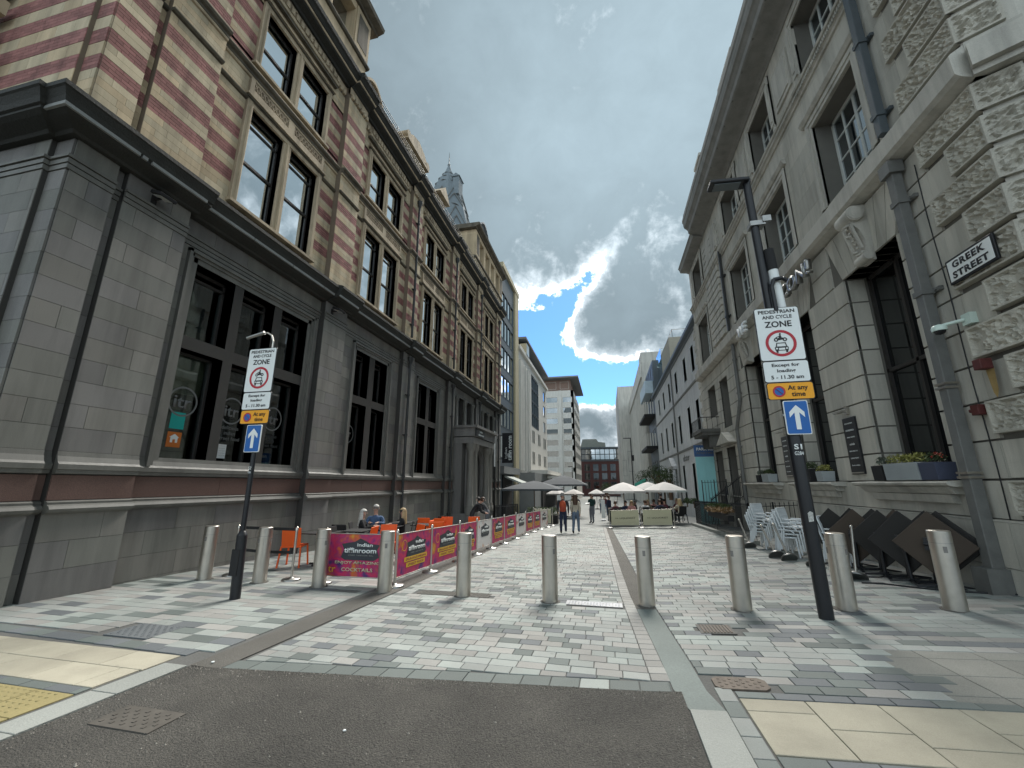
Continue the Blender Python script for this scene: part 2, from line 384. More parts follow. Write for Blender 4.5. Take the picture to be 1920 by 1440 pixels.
m_trimd = M('buff_carving', (.33,.265,.185), .85, var=.25, scale=4, fine=.15, grime=.4, bump=1, bscale=60)
m_trimdk = M('weathered_trim', (.12,.105,.08), .85, var=.3, scale=3, fine=.15, grime=.4)
m_port = [M('portland_a', (.50,.48,.42), .85, var=.10, scale=1.0, fine=.12, fscale=90, rand=.07, grime=.30, bump=.5, bscale=90),
          M('portland_b', (.47,.455,.40), .85, var=.10, scale=1.0, fine=.12, fscale=90, rand=.07, grime=.30, bump=.5, bscale=90)]
m_portj = M('portland_joint', (.14,.135,.12), .95)
m_portm = M('portland_moulding', (.48,.465,.415), .8, var=.12, scale=1.5, fine=.10, grime=.32, bump=.5)
m_verm = M('vermiculated', (.46,.44,.38), .9, var=.12, scale=3, fine=.2, rand=.06, grime=.2, bump=.6, bscale=60)
m_pipe = M('painted_iron_pipe', (.135,.138,.132), .5, var=.2, scale=6, fine=.1)
m_pipeL = M('dark_pipe', (.03,.032,.032), .5, var=.2, scale=6)
m_blk = M('black_paint', (.012,.013,.016), .35, var=.1, fine=.05)
m_blkm = M('matt_black', (.016,.016,.017), .8, var=.15)
m_steel = M('brushed_steel', (.50,.475,.43), .36, metal=1.0, var=.12, scale=5, fine=.06, fscale=200)
m_steeld = M('dull_steel', (.30,.30,.29), .4, metal=1.0, var=.2, scale=9)
m_white = M('sign_white', (.74,.77,.76), .45, var=.04, fine=.03)
m_red = M('sign_red', (.42,.02,.035), .5, var=.05)
m_blue = M('sign_blue', (.01,.11,.38), .45, var=.05)
m_yel = M('sign_yellow', (.82,.36,.015), .5, var=.05)
m_pur = M('sign_violet', (.12,.05,.30), .5)
m_ink = M('black_ink', (.015,.016,.018), .5, var=0, fine=0)
m_orng = M('orange_plastic', (.78,.11,.012), .5, var=.08, fine=.03)
m_wpl = M('white_plastic', (.62,.66,.68), .45, var=.05, fine=.03)
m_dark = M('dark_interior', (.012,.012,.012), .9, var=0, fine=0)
m_sash = M('dark_sash', (.035,.032,.03), .5, var=.1)
m_wsash = M('white_sash', (.55,.58,.56), .5, var=.1)
m_blind = M('window_blind', (.42,.42,.34), .9, var=.08)
m_slate = M('slate_roof', (.17,.19,.21), .7, var=.15, scale=4, fine=.1, rand=.1)
m_lead2 = M('spire_lead', (.20,.235,.255), .9, spec=.1, var=.12, scale=3)
m_glU = glass('upper_glass', .85, clear=False, base=(.02,.03,.03))
m_glL = glass('lower_glass', .10, tintc=(.68,.72,.68))
m_glD = glass('dark_glass', .02, clear=False, base=(.006,.006,.006))
m_glM = glass('mid_glass', .30, clear=False, base=(.015,.02,.024))
m_turq = M('turquoise_boards', (.30,.62,.64), .7, var=.07, scale=1)
m_navy = M('navy_board', (.05,.12,.28), .6, var=.06)
m_cfab = M('canopy_cream', (.62,.60,.58), .85, var=.06)
m_gfab = M('canopy_charcoal', (.07,.08,.09), .85, var=.1)
m_wood = M('brown_wood', (.12,.07,.04), .6, var=.2)
m_soil = M('soil', (.03,.02,.012), .95)
m_leaf = M('leaf_green', (.055,.085,.03), .6, var=.3, scale=9, rand=.35)
m_leafy = M('leaf_yellow', (.30,.30,.08), .6, var=.2, scale=9, rand=.3)
m_leafs = M('leaf_silver', (.13,.16,.12), .6, var=.2, scale=9, rand=.3)
m_leafo = M('leaf_russet', (.17,.10,.035), .6, var=.3, scale=9, rand=.35)
m_flow = M('red_flower', (.5,.05,.03), .6, rand=.2)
m_concG = M('grey_planter', (.30,.33,.34), .8, var=.08)
m_rust = M('rusted_box', (.09,.022,.02), .6, var=.3, scale=20)
m_stain = M('rust_stain', (.30,.21,.085), .9, var=.3, scale=10)
# ------------------------------------------------------------------ ground
def gquad(mb, pts, dz=0.0, sub=None):
    mb.add([(x, y, gz(x, y)+dz) for x, y in pts], [tuple(range(len(pts)))])
def gsheet(name, mat, x0, x1, y0, y1, dz, nx=1, ny=1, xs=None, ys=None):
    mb = MB(); xs = xs or [x0+(x1-x0)*i/nx for i in range(nx+1)]; ys = ys or [y0+(y1-y0)*i/ny for i in range(ny+1)]
    vs = [(x, y, gz(x, y)+dz) for y in ys for x in xs]; n = len(xs)
    mb.add(vs, [(j*n+i, j*n+i+1, (j+1)*n+i+1, (j+1)*n+i) for j in range(len(ys)-1) for i in range(n-1)])
    return mb.build(name, mat, kind='structure', fix=False)
gsheet('ground', m_asph2, 0, 0, 0, 0, -.035, xs=[-900,-200,-60,-20,-8,0,.3,3,6,20,60,200,900], ys=[-300,-40,-8,0,10,20,30,35,40,45,60,100,200,400,900])
# near road
def redge(x): return 3.72+(x+4.02)*(0.52/4.5)          # far edge of the asphalt
mb = MB()
pts = [(-4.05,-1.0),(.52,-1.0),(.50,3.2),(.50,redge(.5)),(-4.05,redge(-4.05))]
nx, ny = 60, 60
def rd(u, v):
    x = -4.05+u*4.57; y = -1.2+v*(redge(x)+1.2)
    return (x, y, gz(x, y)+.004+.004*mn.noise(Vector((x*1.3, y*1.3, 0)))*(1 if 0 < u < 1 and v < 1 else 0))
mb.smooth = True; mb.grid(rd, nx, ny); mb.build('road', m_asph, kind='structure', fix=False)
gsheet('cross_road', m_asph, -60, 60, -14, -1.19, .002, nx=12, ny=4)
gsheet('paving_bed', m_joint, 0, 0, 0, 0, -.012, xs=[-30,-9,-4,0,.3,2,4,6,9], ys=[-1.2,2,4,8,12,16,20,24])
gsheet('far_paving', M('far_paving', (.20,.21,.20), .8, var=.12, fine=.15, bump=.5), 0, 0, 0, 0, -.004, xs=[-9,-4,0,.3,2,4,6.2], ys=[24,27,30,32,34,36,38,40,42,45,60,120])
pave = thing('pavement', (0,0,0), '', ''); del pave['label']; del pave['category']; pave['kind'] = 'structure'
class Pav:
    def __init__(s): s.b = []
    def add(s, poly, mat, dz=0.0): s.b.append((poly, mat, dz))
    def flush(s, parent, name, rest, lim=290, h=.02):
        def size(b):
            P = [proj((x, y, gz(x, y))) for x, y in b[0]]
            if min(p[2] for p in P) < .4: return -1
            cx = sum(p[0] for p in P)/len(P); cy = sum(p[1] for p in P)/len(P)
            if not (0 < cx < 1920 and 0 < cy < 1440): return -1
            return abs(sum(P[i][0]*P[(i+1) % len(P)][1]-P[(i+1) % len(P)][0]*P[i][1] for i in range(len(P))))
        od = sorted(s.b, key=size, reverse=True); big = [b for b in od[:lim] if size(b) > 0]
        def put(mb, poly, dz, c=(0,0,0)):
            n = len(poly); vs = [(x-c[0], y-c[1], gz(x, y)+dz-h-c[2]) for x, y in poly]
            cx = sum(p[0] for p in poly)/n; cy = sum(p[1] for p in poly)/n; ins = .004
            top = []
            vs2 = [(x-c[0], y-c[1], gz(x, y)+dz-.003-c[2]) for x, y in poly]
            for x, y in poly:
                dx, dy = cx-x, cy-y; top.append((x+math.copysign(ins, dx)-c[0], y+math.copysign(ins, dy)-c[1], gz(x, y)+dz-c[2]))
            vs = vs+vs2+top
            fs = [tuple(range(2*n, 3*n))]
            for k in (0, n): fs += [(k+i, k+(i+1) % n, k+n+(i+1) % n, k+n+i) for i in range(n)]
            mb.add(vs, fs)
        for b in big:
            q = MB(); c = b[0][0]; c = (c[0], c[1], gz(*c)); put(q, b[0], b[2]+random.uniform(-.0012, .0012), c)
            me = bpy.data.meshes.new(name); me.from_pydata(q.v, [], q.f); me.materials.append(b[1])
            o = bpy.data.objects.new(name, me); COL.objects.link(o); o.parent = parent; o.location = c
        by = {}
        for b in od[len(big):]:
            e = by.setdefault(b[1].name, (b[1], MB())); put(e[1], b[0], b[2]+random.uniform(-.001, .001))
        mb = MB(); ms = []
        for i, (nm, (mt, q)) in enumerate(by.items()): ms.append(mt); mb.cur = i; mb.add(q.v, q.f)
        if ms: mb.build(rest, ms, parent, kind='stuff', fix=False)
pv = Pav()
J = .004
def chx(y):                                            # left edge of the dark channel right of the carriageway
    return 0.46-0.0*y if y < 4.5 else (.46-(y-4.5)*.055 if y < 8 else .2675-(y-8)*.030)
def chw(y): return .27
def rowpave(x0f, x1f, y0, y1, pw, ph, darkp, seed, skip=None, run=0.45, pal=(m_pA, m_pA, m_pB), drk=(m_pC, m_pD)):
    rn = random.Random(seed); y = y0; k = 0; prev = []
    while y < y1-.01:
        a = y; b = min(y+ph, y1); xa, xb = x0f((a+b)/2), x1f((a+b)/2)
        x = xa-(pw/2 if k % 2 else 0); isd = False
        while x < xb-.01:
            w = pw*rn.choice((1,1,1,.8,1.2)) if k else pw
            c0, c1 = max(x, xa), min(x+w, xb)
            if xb-(x+w) < pw*.25: c1 = xb; w = xb-x+.001
            if c1-c0 > .03:
                isd = rn.random() < (darkp+run if isd else darkp)
                cx, cy = (c0+c1)/2, (a+b)/2
                if not (skip and skip(cx, cy)):
                    mt = rn.choice(drk) if isd else rn.choice(pal)
                    pv.add([(c0+J, a+J), (c1-J, a+J), (c1-J, b-J), (c0+J, b-J)], mt)
            x += w
        y += ph; k += 1
# central carriageway; front row of green setts follows the road edge
x = -3.72
while x < .44:
    x2 = min(x+.26, .44)
    pv.add([(x+J, redge(x)+.01), (x2-J, redge(x2)+.01), (x2-J, redge(x2)+.21), (x+J, redge(x)+.21)], m_pC if random.random() < .75 else m_pA); x = x2
cdark = lambda x, y: y < redge(x)+.215
for yy in [i for i in range(1)]:
    rn = random.Random(5); y = 3.96; k = 0
    while y < 24:
        xa, xb = -3.66, chx(y+.08)-.17; x = xa-(.12 if k % 2 else 0); isd = False
        pd = .16 if y < 10 else .07
        while x < xb-.01:
            w = .245*rn.choice((1,1,1,1.15,.85)); c0, c1 = max(x, xa), min(x+w, xb)
            if xb-(x+w) < .07: c1 = xb; w = xb-x+.001
            isd = rn.random() < (pd+.30 if isd else pd)
            lo = redge((c0+c1)/2)+.222
            if y+.165 > lo+.04 and c1-c0 > .03 and not (-3.3 < (c0+c1)/2 < -2.0 and 7.10 < y+.08 < 7.42) and not (-.75 < (c0+c1)/2 < .13 and 7.0 < y+.08 < 7.3):
                a0 = max(y, redge(c0)+.222) ; a1 = max(y, redge(c1)+.222)
                pv.add([(c0+J, a0+J), (c1-J, a1+J), (c1-J, y+.165-J), (c0+J, y+.165-J)], rn.choice((m_pC, m_pC, m_pD)) if isd else rn.choice((m_pA, m_pA, m_pB)))
            x += w
        # border column beside the channel
        if y > 4.4: pv.add([(xb+J*2, y+J), (chx(y)-J, y+J), (chx(y+.165)-J, y+.165-J), (chx(y+.165)-.17+J*2, y+.165-J)], m_pB)
        y += .165; k += 1
# left side paving
def lskip(x, y): return (x > -4.45-(x+4.3)*0 and y < 3.95 and x < -4.0) or y < 4.17+(x+8)*-.055
rowpave(lambda y: -9.3, lambda y: -4.16, 3.9, 24, .40, .20, .20, 11, skip=lambda x, y: y < 4.16+(-x-4.2)*.035 or (-5.95 < x < -5.25 and 4.22 < y < 4.72), run=.22)
rowpave(lambda y: -16, lambda y: -9.3, 2.0, 4.6, .40, .20, .20, 12)
# border of darker setts beside the beige slabs (left)
x = -9.3
while x < -4.36:
    x2 = min(x+.3, -4.36); y0 = 3.94+(-x-4.3)*.035
    pv.add([(x+J, y0+J), (x2-J, y0+J), (x2-J, y0+.2-J), (x+J, y0+.2-J)], random.choice((m_pC, m_pD, m_pD))); x = x2
# beige flags left
y = 3.16; k = 0
while y < 3.9:
    y2 = min(y+.39, 3.93); x = -9.6+(.3 if k % 2 else 0)
    while x < -4.40:
        x2 = min(x+.62, -4.38-(3.9-y)*.06)
        if x2-x > .05: pv.add([(x+J, y+J), (x2-J, y+J), (x2-J, y2-J), (x+J, y2-J)], m_beige)
        x += .62
    y += .39; k += 1
rowpave(lambda y: -9.6, lambda y: -4.42, 3.04, 3.16, .3, .12, .5, 21)
# mustard blister paving
y = 1.44
while y < 3.03:
    x = -8.82
    while x < -4.5: pv.add([(x+J, y+J), (x+.4-J, y+J), (x+.4-J, y+.4-J), (x+J, y+.4-J)], m_must); x += .4
    y += .4
mb = MB()
for i in range(60):
    for j in range(26):
        x = -8.75+i*.067*1.06; y = 1.5+j*.06
        if x < -4.5 and -7.6 < x: mb.lathe((x, y, gz(x, y)), [(.016, -.002), (.013, .004), (.007, .005)], n=6)
mb.build('tactile_blisters', m_must, pave, kind='stuff')
# kerb stones left and right of the road
for y in [v*.62 for v in range(-2, 6)]:
    b = min(y+.62, 3.72)
    pv.add([(-4.34+J, y+J), (-4.07, y+J), (-4.07, b-J), (-4.34+J, b-J)], m_kerb, .012)
for (a, b) in ((-1.2, -.5), (-.5, .2), (.2, .9), (.9, 1.6), (1.6, 2.35), (2.35, 3.15), (3.15, 3.93)):
    pv.add([(.53, a+J), (.80-J, a+J), (.80-J, b-J), (.53, b-J)], m_kerb, .012)
# green setts right of the kerb and around the beige area
y = 1.0
while y < 4.3:
    pv.add([(.80+J, y+J), (.94-J, y+J), (.94-J, y+.26-J), (.80+J, y+.26-J)], random.choice((m_pC, m_pC, m_pA))); y += .26
x = .95
while x < 2.9:
    for yy, hh in ((4.20, .12), (3.22, .17)):
        pv.add([(x+J, yy+J), (x+.28-J, yy+J), (x+.28-J, yy+hh-J), (x+J, yy+hh-J)], random.choice((m_pC, m_pD)))
    x += .28
for x0, x1, ys_ in ((.95,1.43,(3.40,3.98,4.19)), (1.43,1.93,(3.40,3.77,4.19)), (1.93,2.45,(3.40,3.62,4.19)), (2.45,2.97,(3.40,3.85,4.19)), (2.97,3.5,(3.40,3.7,4.1))):
    for a, b in zip(ys_[:-1], ys_[1:]): pv.add([(x0+J, a+J), (x1-J, a+J), (x1-J, b-J), (x0+J, b-J)], m_beige)
y = 1.6
while y < 3.1:
    x = .95
    while x < 4: pv.add([(x+J, y+J), (x+.4-J, y+J), (x+.4-J, y+.4-J), (x+J, y+.4-J)], m_must); x += .4
    y += .4
# right side paving
rgate = lambda x, y: (2.35 < x < 5.6 and 3.2 < y < 5.62-(x-2.35)*.55) and (x-2.35 > (5.5-y)*.10)
rowpave(lambda y: chx(y)+.28, lambda y: 7.2, 4.33, 24, .30, .165, .22, 31, run=.2,
        skip=lambda x, y: (.97 < x < 1.42 and 5.86 < y < 6.27) or (.80 < x < 1.27 and 4.33 < y < 4.62) or (2.62 < x < 4.6 and 4.2 < y < 5.5))
# duller slabs around the service covers, right
for i in range(5):
    for j in range(4):
        a, b = 2.42+i*.50, 4.02+j*.42
        pv.add([(a+J, b+J), (a+.50-J, b+J), (a+.50-J, b+.42-J), (a+J, b+.42-J)], M('service_slab', (.20,.20,.18), .85, var=.12, fine=.3, fscale=110, rand=.06), -.005)
rowpave(lambda y: 3.35, lambda y: 8.5, 1.8, 4.2, .30, .165, .2, 33)
pv.flush(pave, 'paving_stone', 'small_paving', lim=298)
# dark channels
def chan(name, fx, w, ys, mat, dz=.0):
    mb = MB(); vs = []
    for y in ys: vs += [(fx(y), y, gz(fx(y), y)+dz), (fx(y)+w, y, gz(fx(y)+w, y)+dz)]
    mb.add(vs, [(2*i, 2*i+1, 2*i+3, 2*i+2) for i in range(len(ys)-1)]); return mb.build(name, mat, pave, fix=False)
ys = [4.02+i*.5 for i in range(41)]
chan('drain_channel', chx, .27, [7.0+i*.5 for i in range(35)], m_strip, -.002)
chan('drain_channel', lambda y: .53 if y < 4 else chx(y), .27, [3.94, 4.3, 5.0, 6.0, 7.0], M('channel_green', (.15,.175,.165), .8, var=.2, scale=1.2, fine=.2), -.003)
chan('drain_channel', lambda y: -4.08+(y-3.8)*.012, .36, [3.75, 5, 7, 9, 12, 16, 20, 24], m_strip, -.001)
# covers and gratings
def cover(name, label, x0, x1, y0, y1, mat, slots=0, raise_=.004, cut=0, cat='cover'):
    t = thing(name, ((x0+x1)/2, (y0+y1)/2, gz((x0+x1)/2, (y0+y1)/2)), label, cat)
    mb = MB(); P = [(x0+cut, y0), (x1-cut, y0), (x1, y0+cut), (x1, y1-cut), (x1-cut, y1), (x0+cut, y1), (x0, y1-cut), (x0, y0+cut)] if cut else [(x0,y0),(x1,y0),(x1,y1),(x0,y1)]
    n = len(P); mb.add([(x, y, gz(x, y)-.012) for x, y in P]+[(x, y, gz(x, y)+raise_) for x, y in P], [tuple(range(n, 2*n))]+[(i, (i+1) % n, n+(i+1) % n, n+i) for i in range(n)])
    mb.build('plate', mat, t)
    mb = MB(); mb2 = mb
    if slots:
        for i in range(slots):
            x = x0+.03+(x1-x0-.06)*(i+.5)/slots; w = (x1-x0)/slots*.24
            mb.add([(x-w, y0+.03, gz(x, y0)+raise_+.007), (x+w, y0+.03, gz(x, y0)+raise_+.007), (x+w, y1-.03, gz(x, y1)+raise_+.007), (x-w, y1-.03, gz(x, y1)+raise_+.007),
                    (x-w, y0+.03, gz(x, y0)), (x+w, y0+.03, gz(x, y0)), (x+w, y1-.03, gz(x, y1)), (x-w, y1-.03, gz(x, y1))],
                   [(0,1,2,3),(0,4,5,1),(1,5,6,2),(2,6,7,3),(3,7,4,0)])
        mb.build('grating_bars', m_iron2, t, kind='stuff')
    else:
        nx_, ny_ = max(3, int((x1-x0)/.05)), max(3, int((y1-y0)/.05))
        for i in range(nx_):
            for j in range(ny_):
                if (i+j) % 2: continue
                x = x0+.03+(x1-x0-.06)*(i+.5)/nx_; y = y0+.03+(y1-y0-.06)*(j+.5)/ny_
                mb.box(x-.012, x+.012, y-.012, y+.012, gz(x, y)+raise_-.001, gz(x, y)+raise_+.004)
        mb.build('tread_studs', mat, t, kind='stuff')
    return t
cover('drain_grating', 'square slotted drain grating in the right pavement in front of the bollards', 1.0, 1.40, 5.88, 6.25, m_iron, slots=9)
cover('service_cover', 'brown worn six-sided metal cover in the pavement corner beside the beige slabs', .82, 1.26, 4.35, 4.60, m_iron2, cut=.05)
cover('inspection_cover', 'dark slab cover set in the left pavement below the slim sign pole', -5.93, -5.27, 4.24, 4.70, m_pD, raise_=.002)
cover('bollard_plate', 'long steel plate between the two bollards in the middle of the street', -.74, .12, 7.02, 7.28, m_steeld, raise_=.004)
cover('metal_plate', 'dark plate in the paving behind the bollard in front of the long banners', -3.28, -2.02, 7.12, 7.40, m_strip, raise_=.002)
cover('road_cover', 'old iron cover sunk in the asphalt at lower left', -3.75, -3.2, 2.7, 2.98, M('tarred_iron', (.075,.068,.058), .8, var=.3, scale=9), raise_=.0105)
# litter
for k, (x, y, sz, lb) in enumerate([(-1.75, 2.42, .035, 'white scrap of litter on the asphalt, largest, at the bottom of the picture'), (-1.02, 2.62, .02, 'small pale crumb of litter on the asphalt below the bollard plate'),
                                    (-1.9, 3.05, .014, 'tiny white speck of litter on the asphalt further up'), (-3.9, 3.84, .022, 'white paper scrap at the left corner of the asphalt'), (-2.0, 2.23, .02, 'white scrap at the very bottom edge of the asphalt')]):
    q = MB(); q.prism([(math.cos(a)*sz*(.7+.3*math.sin(3*a+k)), math.sin(a)*sz*.6) for a in [i*math.pi/4 for i in range(8)]], lambda u, v, w: (x+u, y+v, gz(x, y)+.006+w), .004, .010)
    tag(q.build('litter', m_white), lb, 'litter', 'scraps of litter on the asphalt')

# grit washed over the asphalt and the kerb edge
q = MB(); rn = random.Random(77)
for k in range(1500):
    x = rn.uniform(-4.0, .5); e = rn.random()
    y = redge(x)-abs(rn.gauss(0, .10)) if e < .4 else rn.uniform(1.9, redge(x)-.02)
    if e > .8: x = -4.04+abs(rn.gauss(0, .07)) if rn.random() < .5 else .49-abs(rn.gauss(0, .07)); y = rn.uniform(2.0, 3.8)
    r = rn.uniform(.0022, .0065)*(1.5 if rn.random() < .05 else 1); z = gz(x, y)+.006
    q.add([(x-r, y-r*.6, z), (x+r*.8, y-r, z), (x+r, y+r*.7, z), (x-r*.6, y+r, z), (x, y, z+r*1.3)], [(0,1,4),(1,2,4),(2,3,4),(3,0,4)])
q.build('grit', M('grit', (.20,.185,.16), .9, rand=.6), kind='stuff', fix=False)
# ------------------------------------------------------------------ left building
FL = Fac(-8.7, 1)
bl = thing('striped_building', (-8.7, 4.15, -.2), 'tall corner building with grey granite ground floor and cream upper floors striped in red brick', 'building')
PIERS = [(4.97, 6.2), (10.84, 11.98), (16.25, 17.35), (21.8, 22.9), (27.1, 28.2), (32.45, 34.0)]
BAYS = [(6.2, 10.84), (11.98, 16.25), (17.35, 21.8), (22.9, 27.1), (28.2, 32.45)]
WC = [8.60, 14.08, 19.5, 25.12, 30.6]
ROWZ = (1.98, 4.51, 4.80, 6.51)
LIGHTS = [[(6.70,7.75),(8.01,9.05),(9.33,10.38)], [(13.0,13.95),(14.33,15.28)], [(18.33,19.33),(19.70,20.65)]]
pb = Pieces(bl, 'stone_block', 'small_stone_blocks', 292)
back = MB(); ub = MB()
mold = MB(); soot = MB(); fil = MB(); redb = Pieces(bl, 'red_granite_block', 'small_granite_blocks', 40); trim = MB(); trimd = MB(); brick = MB(); carve = MB(); dent = MB(); darkm = MB()
gholes = {}
for i, ls in enumerate(LIGHTS):
    gholes[i] = [(a, b, z0, z1) for (a, b) in ls for (z0, z1) in ((ROWZ[0], ROWZ[1]), (ROWZ[2], ROWZ[3]))]
for i in (3, 4):
    c = WC[i]; gholes[i] = [(c-1.45, c-.15, 5.02, 6.95), (c+.15, c+1.45, 5.02, 6.95)]
gholes[3].append((WC[3]-1.9, WC[3]+1.6, -2, 4.4))
F1, F2 = (8.57, 11.53), (12.90, 14.94)
uh = {i: [(WC[i]+a, WC[i]+b, z0, z1) for (a, b) in ((-1.33,-.14),(.14,1.33)) for (z0, z1) in (F1, F2)] for i in range(5)}
ENV = [(a-.16, b+.16, z0-.0, z1+.16) for a, b, z0, z1 in []]
def stripes(y0, y1, o0, o1, holes, seam=0.0):
    """cream courses and red brick bands on the upper wall"""
    def cream(a, b): FL.ashlar(pb, y0, y1, a, b, o0, o1, (b-a)/max(1, round((b-a)/.17)) if (b-a) > .3 else (b-a), .52, holes, m_cream, joint=.005, zb=a)
    def red(a, b):
        n = 4; h = (b-a)/n
        for (p, q, r, t) in rects_minus((y0, y1, a, b), holes):
            k = 0
            for j in range(n):
                za, zb_ = a+j*h, a+(j+1)*h
                if zb_ <= r or za >= t: continue
                y = p-(.11 if j % 2 else 0)
                while y < q-.005:
                    c0, c1 = max(y, p), min(y+.225, q)
                    if c1-c0 > .03: FL.box(brick, c0+.003, c1-.003, o0, o1-.004, za+.005, zb_-.005)
                    y += .225
    z = 8.2
    cream(8.05, 9.03-.0)
    for k in range(4):
        a = 9.03+.64*k; red(a, a+.33); cream(a+.33, min(a+.64, 11.62))
    cream(11.70, 12.34)
    z = 12.78
    for k in range(4):
        a = 12.80+.63*k; red(a, a+.33); cream(a+.33, a+.63)
    cream(15.32, 15.75)
# the wall planes: piers proud (o=0), bays recessed (o=-.2)
segs = [(4.15, 4.80, 0.0, None), (4.80, 4.97, -.13, None)]+[(a, b, 0.0, None) for a, b in PIERS]+[(a, b, -.2, i) for i, (a, b) in enumerate(BAYS)]
for (a, b, o, i) in segs:
    gh = gholes.get(i, []) if i is not None else []; hh = uh[i] if i is not None else []
    bo = o-.014
    FL.slab(back, a, b, -1.3, 7.6, -.8, bo, gh)
    FL.slab(ub, a, b, 7.6, 16.4, -.8, bo, hh)
    FL.ashlar(pb, a, b, -1.0, 1.16, o-.05, o, .44, 1.0, gh, m_gran, joint=.006, zb=-1.04)
    redb_h = []
    FL.ashlar(redb, a, b, 1.36, 1.76, o-.05, o+.012, .42, 2.3, gh, [m_redgr], zb=1.35)
    fr = [(LIGHTS[i][0][0]-.26, LIGHTS[i][-1][1]+.26, 1.9, 6.80)] if i in (0, 1, 2) else []
    FL.ashlar(pb, a, b, 2.14, 6.84, o-.05, o, .392, .86, gh+fr, m_gran, zb=2.14)
    FL.ashlar(pb, a, b, 7.10, 7.46, o-.05, o+.01, .36, .95, gh, m_gran, zb=7.10)
    stripes(a, b, o-.06, o, hh+([(WC[i]-1.5, WC[i]+1.5, 8.3, 11.72), (WC[i]-1.5, WC[i]+1.5, 12.6, 15.4), (WC[i]-1.5, WC[i]+1.5, 11.7, 12.5)] if i is not None else []))
    if o == 0.0 and a < 4.5: continue
    # mouldings: plinth roll, sill string, architrave lines, cornice, strings
    FL.mould(mold, [(o-.02,1.14),(o+.05,1.15),(o+.10,1.18),(o+.125,1.225),(o+.10,1.27),(o+.05,1.295),(o+.055,1.33),(o+.02,1.35),(o-.02,1.36)], a, b)
    fm = [(o-.02,1.77),(o+.06,1.78),(o+.065,1.84),(o+.085,1.85),(o+.085,1.93),(o+.05,1.97),(o+.015,2.06),(o+.0,2.14),(o-.02,2.14)]
    FL.mould(mold, fm, a, b)
    for (z0, z1, w) in ((6.845,6.93,.02),(6.945,7.03,.035),(7.045,7.095,.06)):
        for (p, q, r, t) in rects_minus((a, b, z0, z1), gh if i in (3, 4) else []): FL.box(mold, p, q, o-.05, o+w, r, t)
    co_ = o if o == 0 else (-.14 if o == -.2 else -.0)
    e0, e1 = (.0, .0)
    cp = [(-.3,7.46),(.10,7.46),(.14,7.50),(.34,7.56),(.42,7.60),(.42,7.645),(.46,7.66),(.49,7.74),(.55,7.84),(.58,7.86),(.58,7.94),(.50,7.97),(.10,8.10),(-.3,8.22)]
    FL.mould(soot, cp, a-(.0 if i is not None else (.0)), b+(.0 if (i is not None or a < 4.9) else .10), do=co_)
    y = a+.04
    while y < b-.1:
        y2 = min(y+1.35, b-.02); FL.box(fil, y, y2-.02, co_+.40, co_+.462, 7.60, 7.668); y = y2
    FL.mould(darkm, [(o-.02,11.62),(o+.04,11.63),(o+.075,11.67),(o+.075,11.70),(o-.02,11.72)], a, b)
    FL.mould(trim, [(o-.02,12.34),(o+.04,12.36),(o+.05,12.42),(o-.02,12.42)], a, b)
    FL.mould(darkm, [(o-.02,12.42),(o+.06,12.43),(o+.06,12.50),(o+.12,12.53),(o+.15,12.58),(o+.15,12.61),(o-.02,12.64)], a, b)
    FL.mould(trim, [(o-.02,12.64),(o+.13,12.615),(o+.13,12.66),(o+.04,12.74),(o-.02,12.80)], a, b)
    # frieze and main cornice
    FL.box(trim, a, b, o-.1, o+.02, 15.95, 16.22)
    FL.mould(soot, [(-.5,16.22),(.06,16.22),(.10,16.28),(.30,16.34),(.34,16.38)], a, b, do=co_)
    FL.mould(trim, [(-.5,16.335),(.352,16.39),(.375,16.45),(-.5,16.45)], a, b, do=co_)
    FL.mould(soot, [(-.5,16.45),(.40,16.46),(.47,16.56),(.53,16.60),(.55,16.74),(.50,16.80),(-.5,16.95)], a, b, do=co_)
    y = a+.06
    while y < b-.1: FL.box(dent, y, y+.10, o, o+.09, 15.76, 15.92); y += .19
    FL.box(dent, a, b, o-.05, o+.03, 15.92, 15.96)
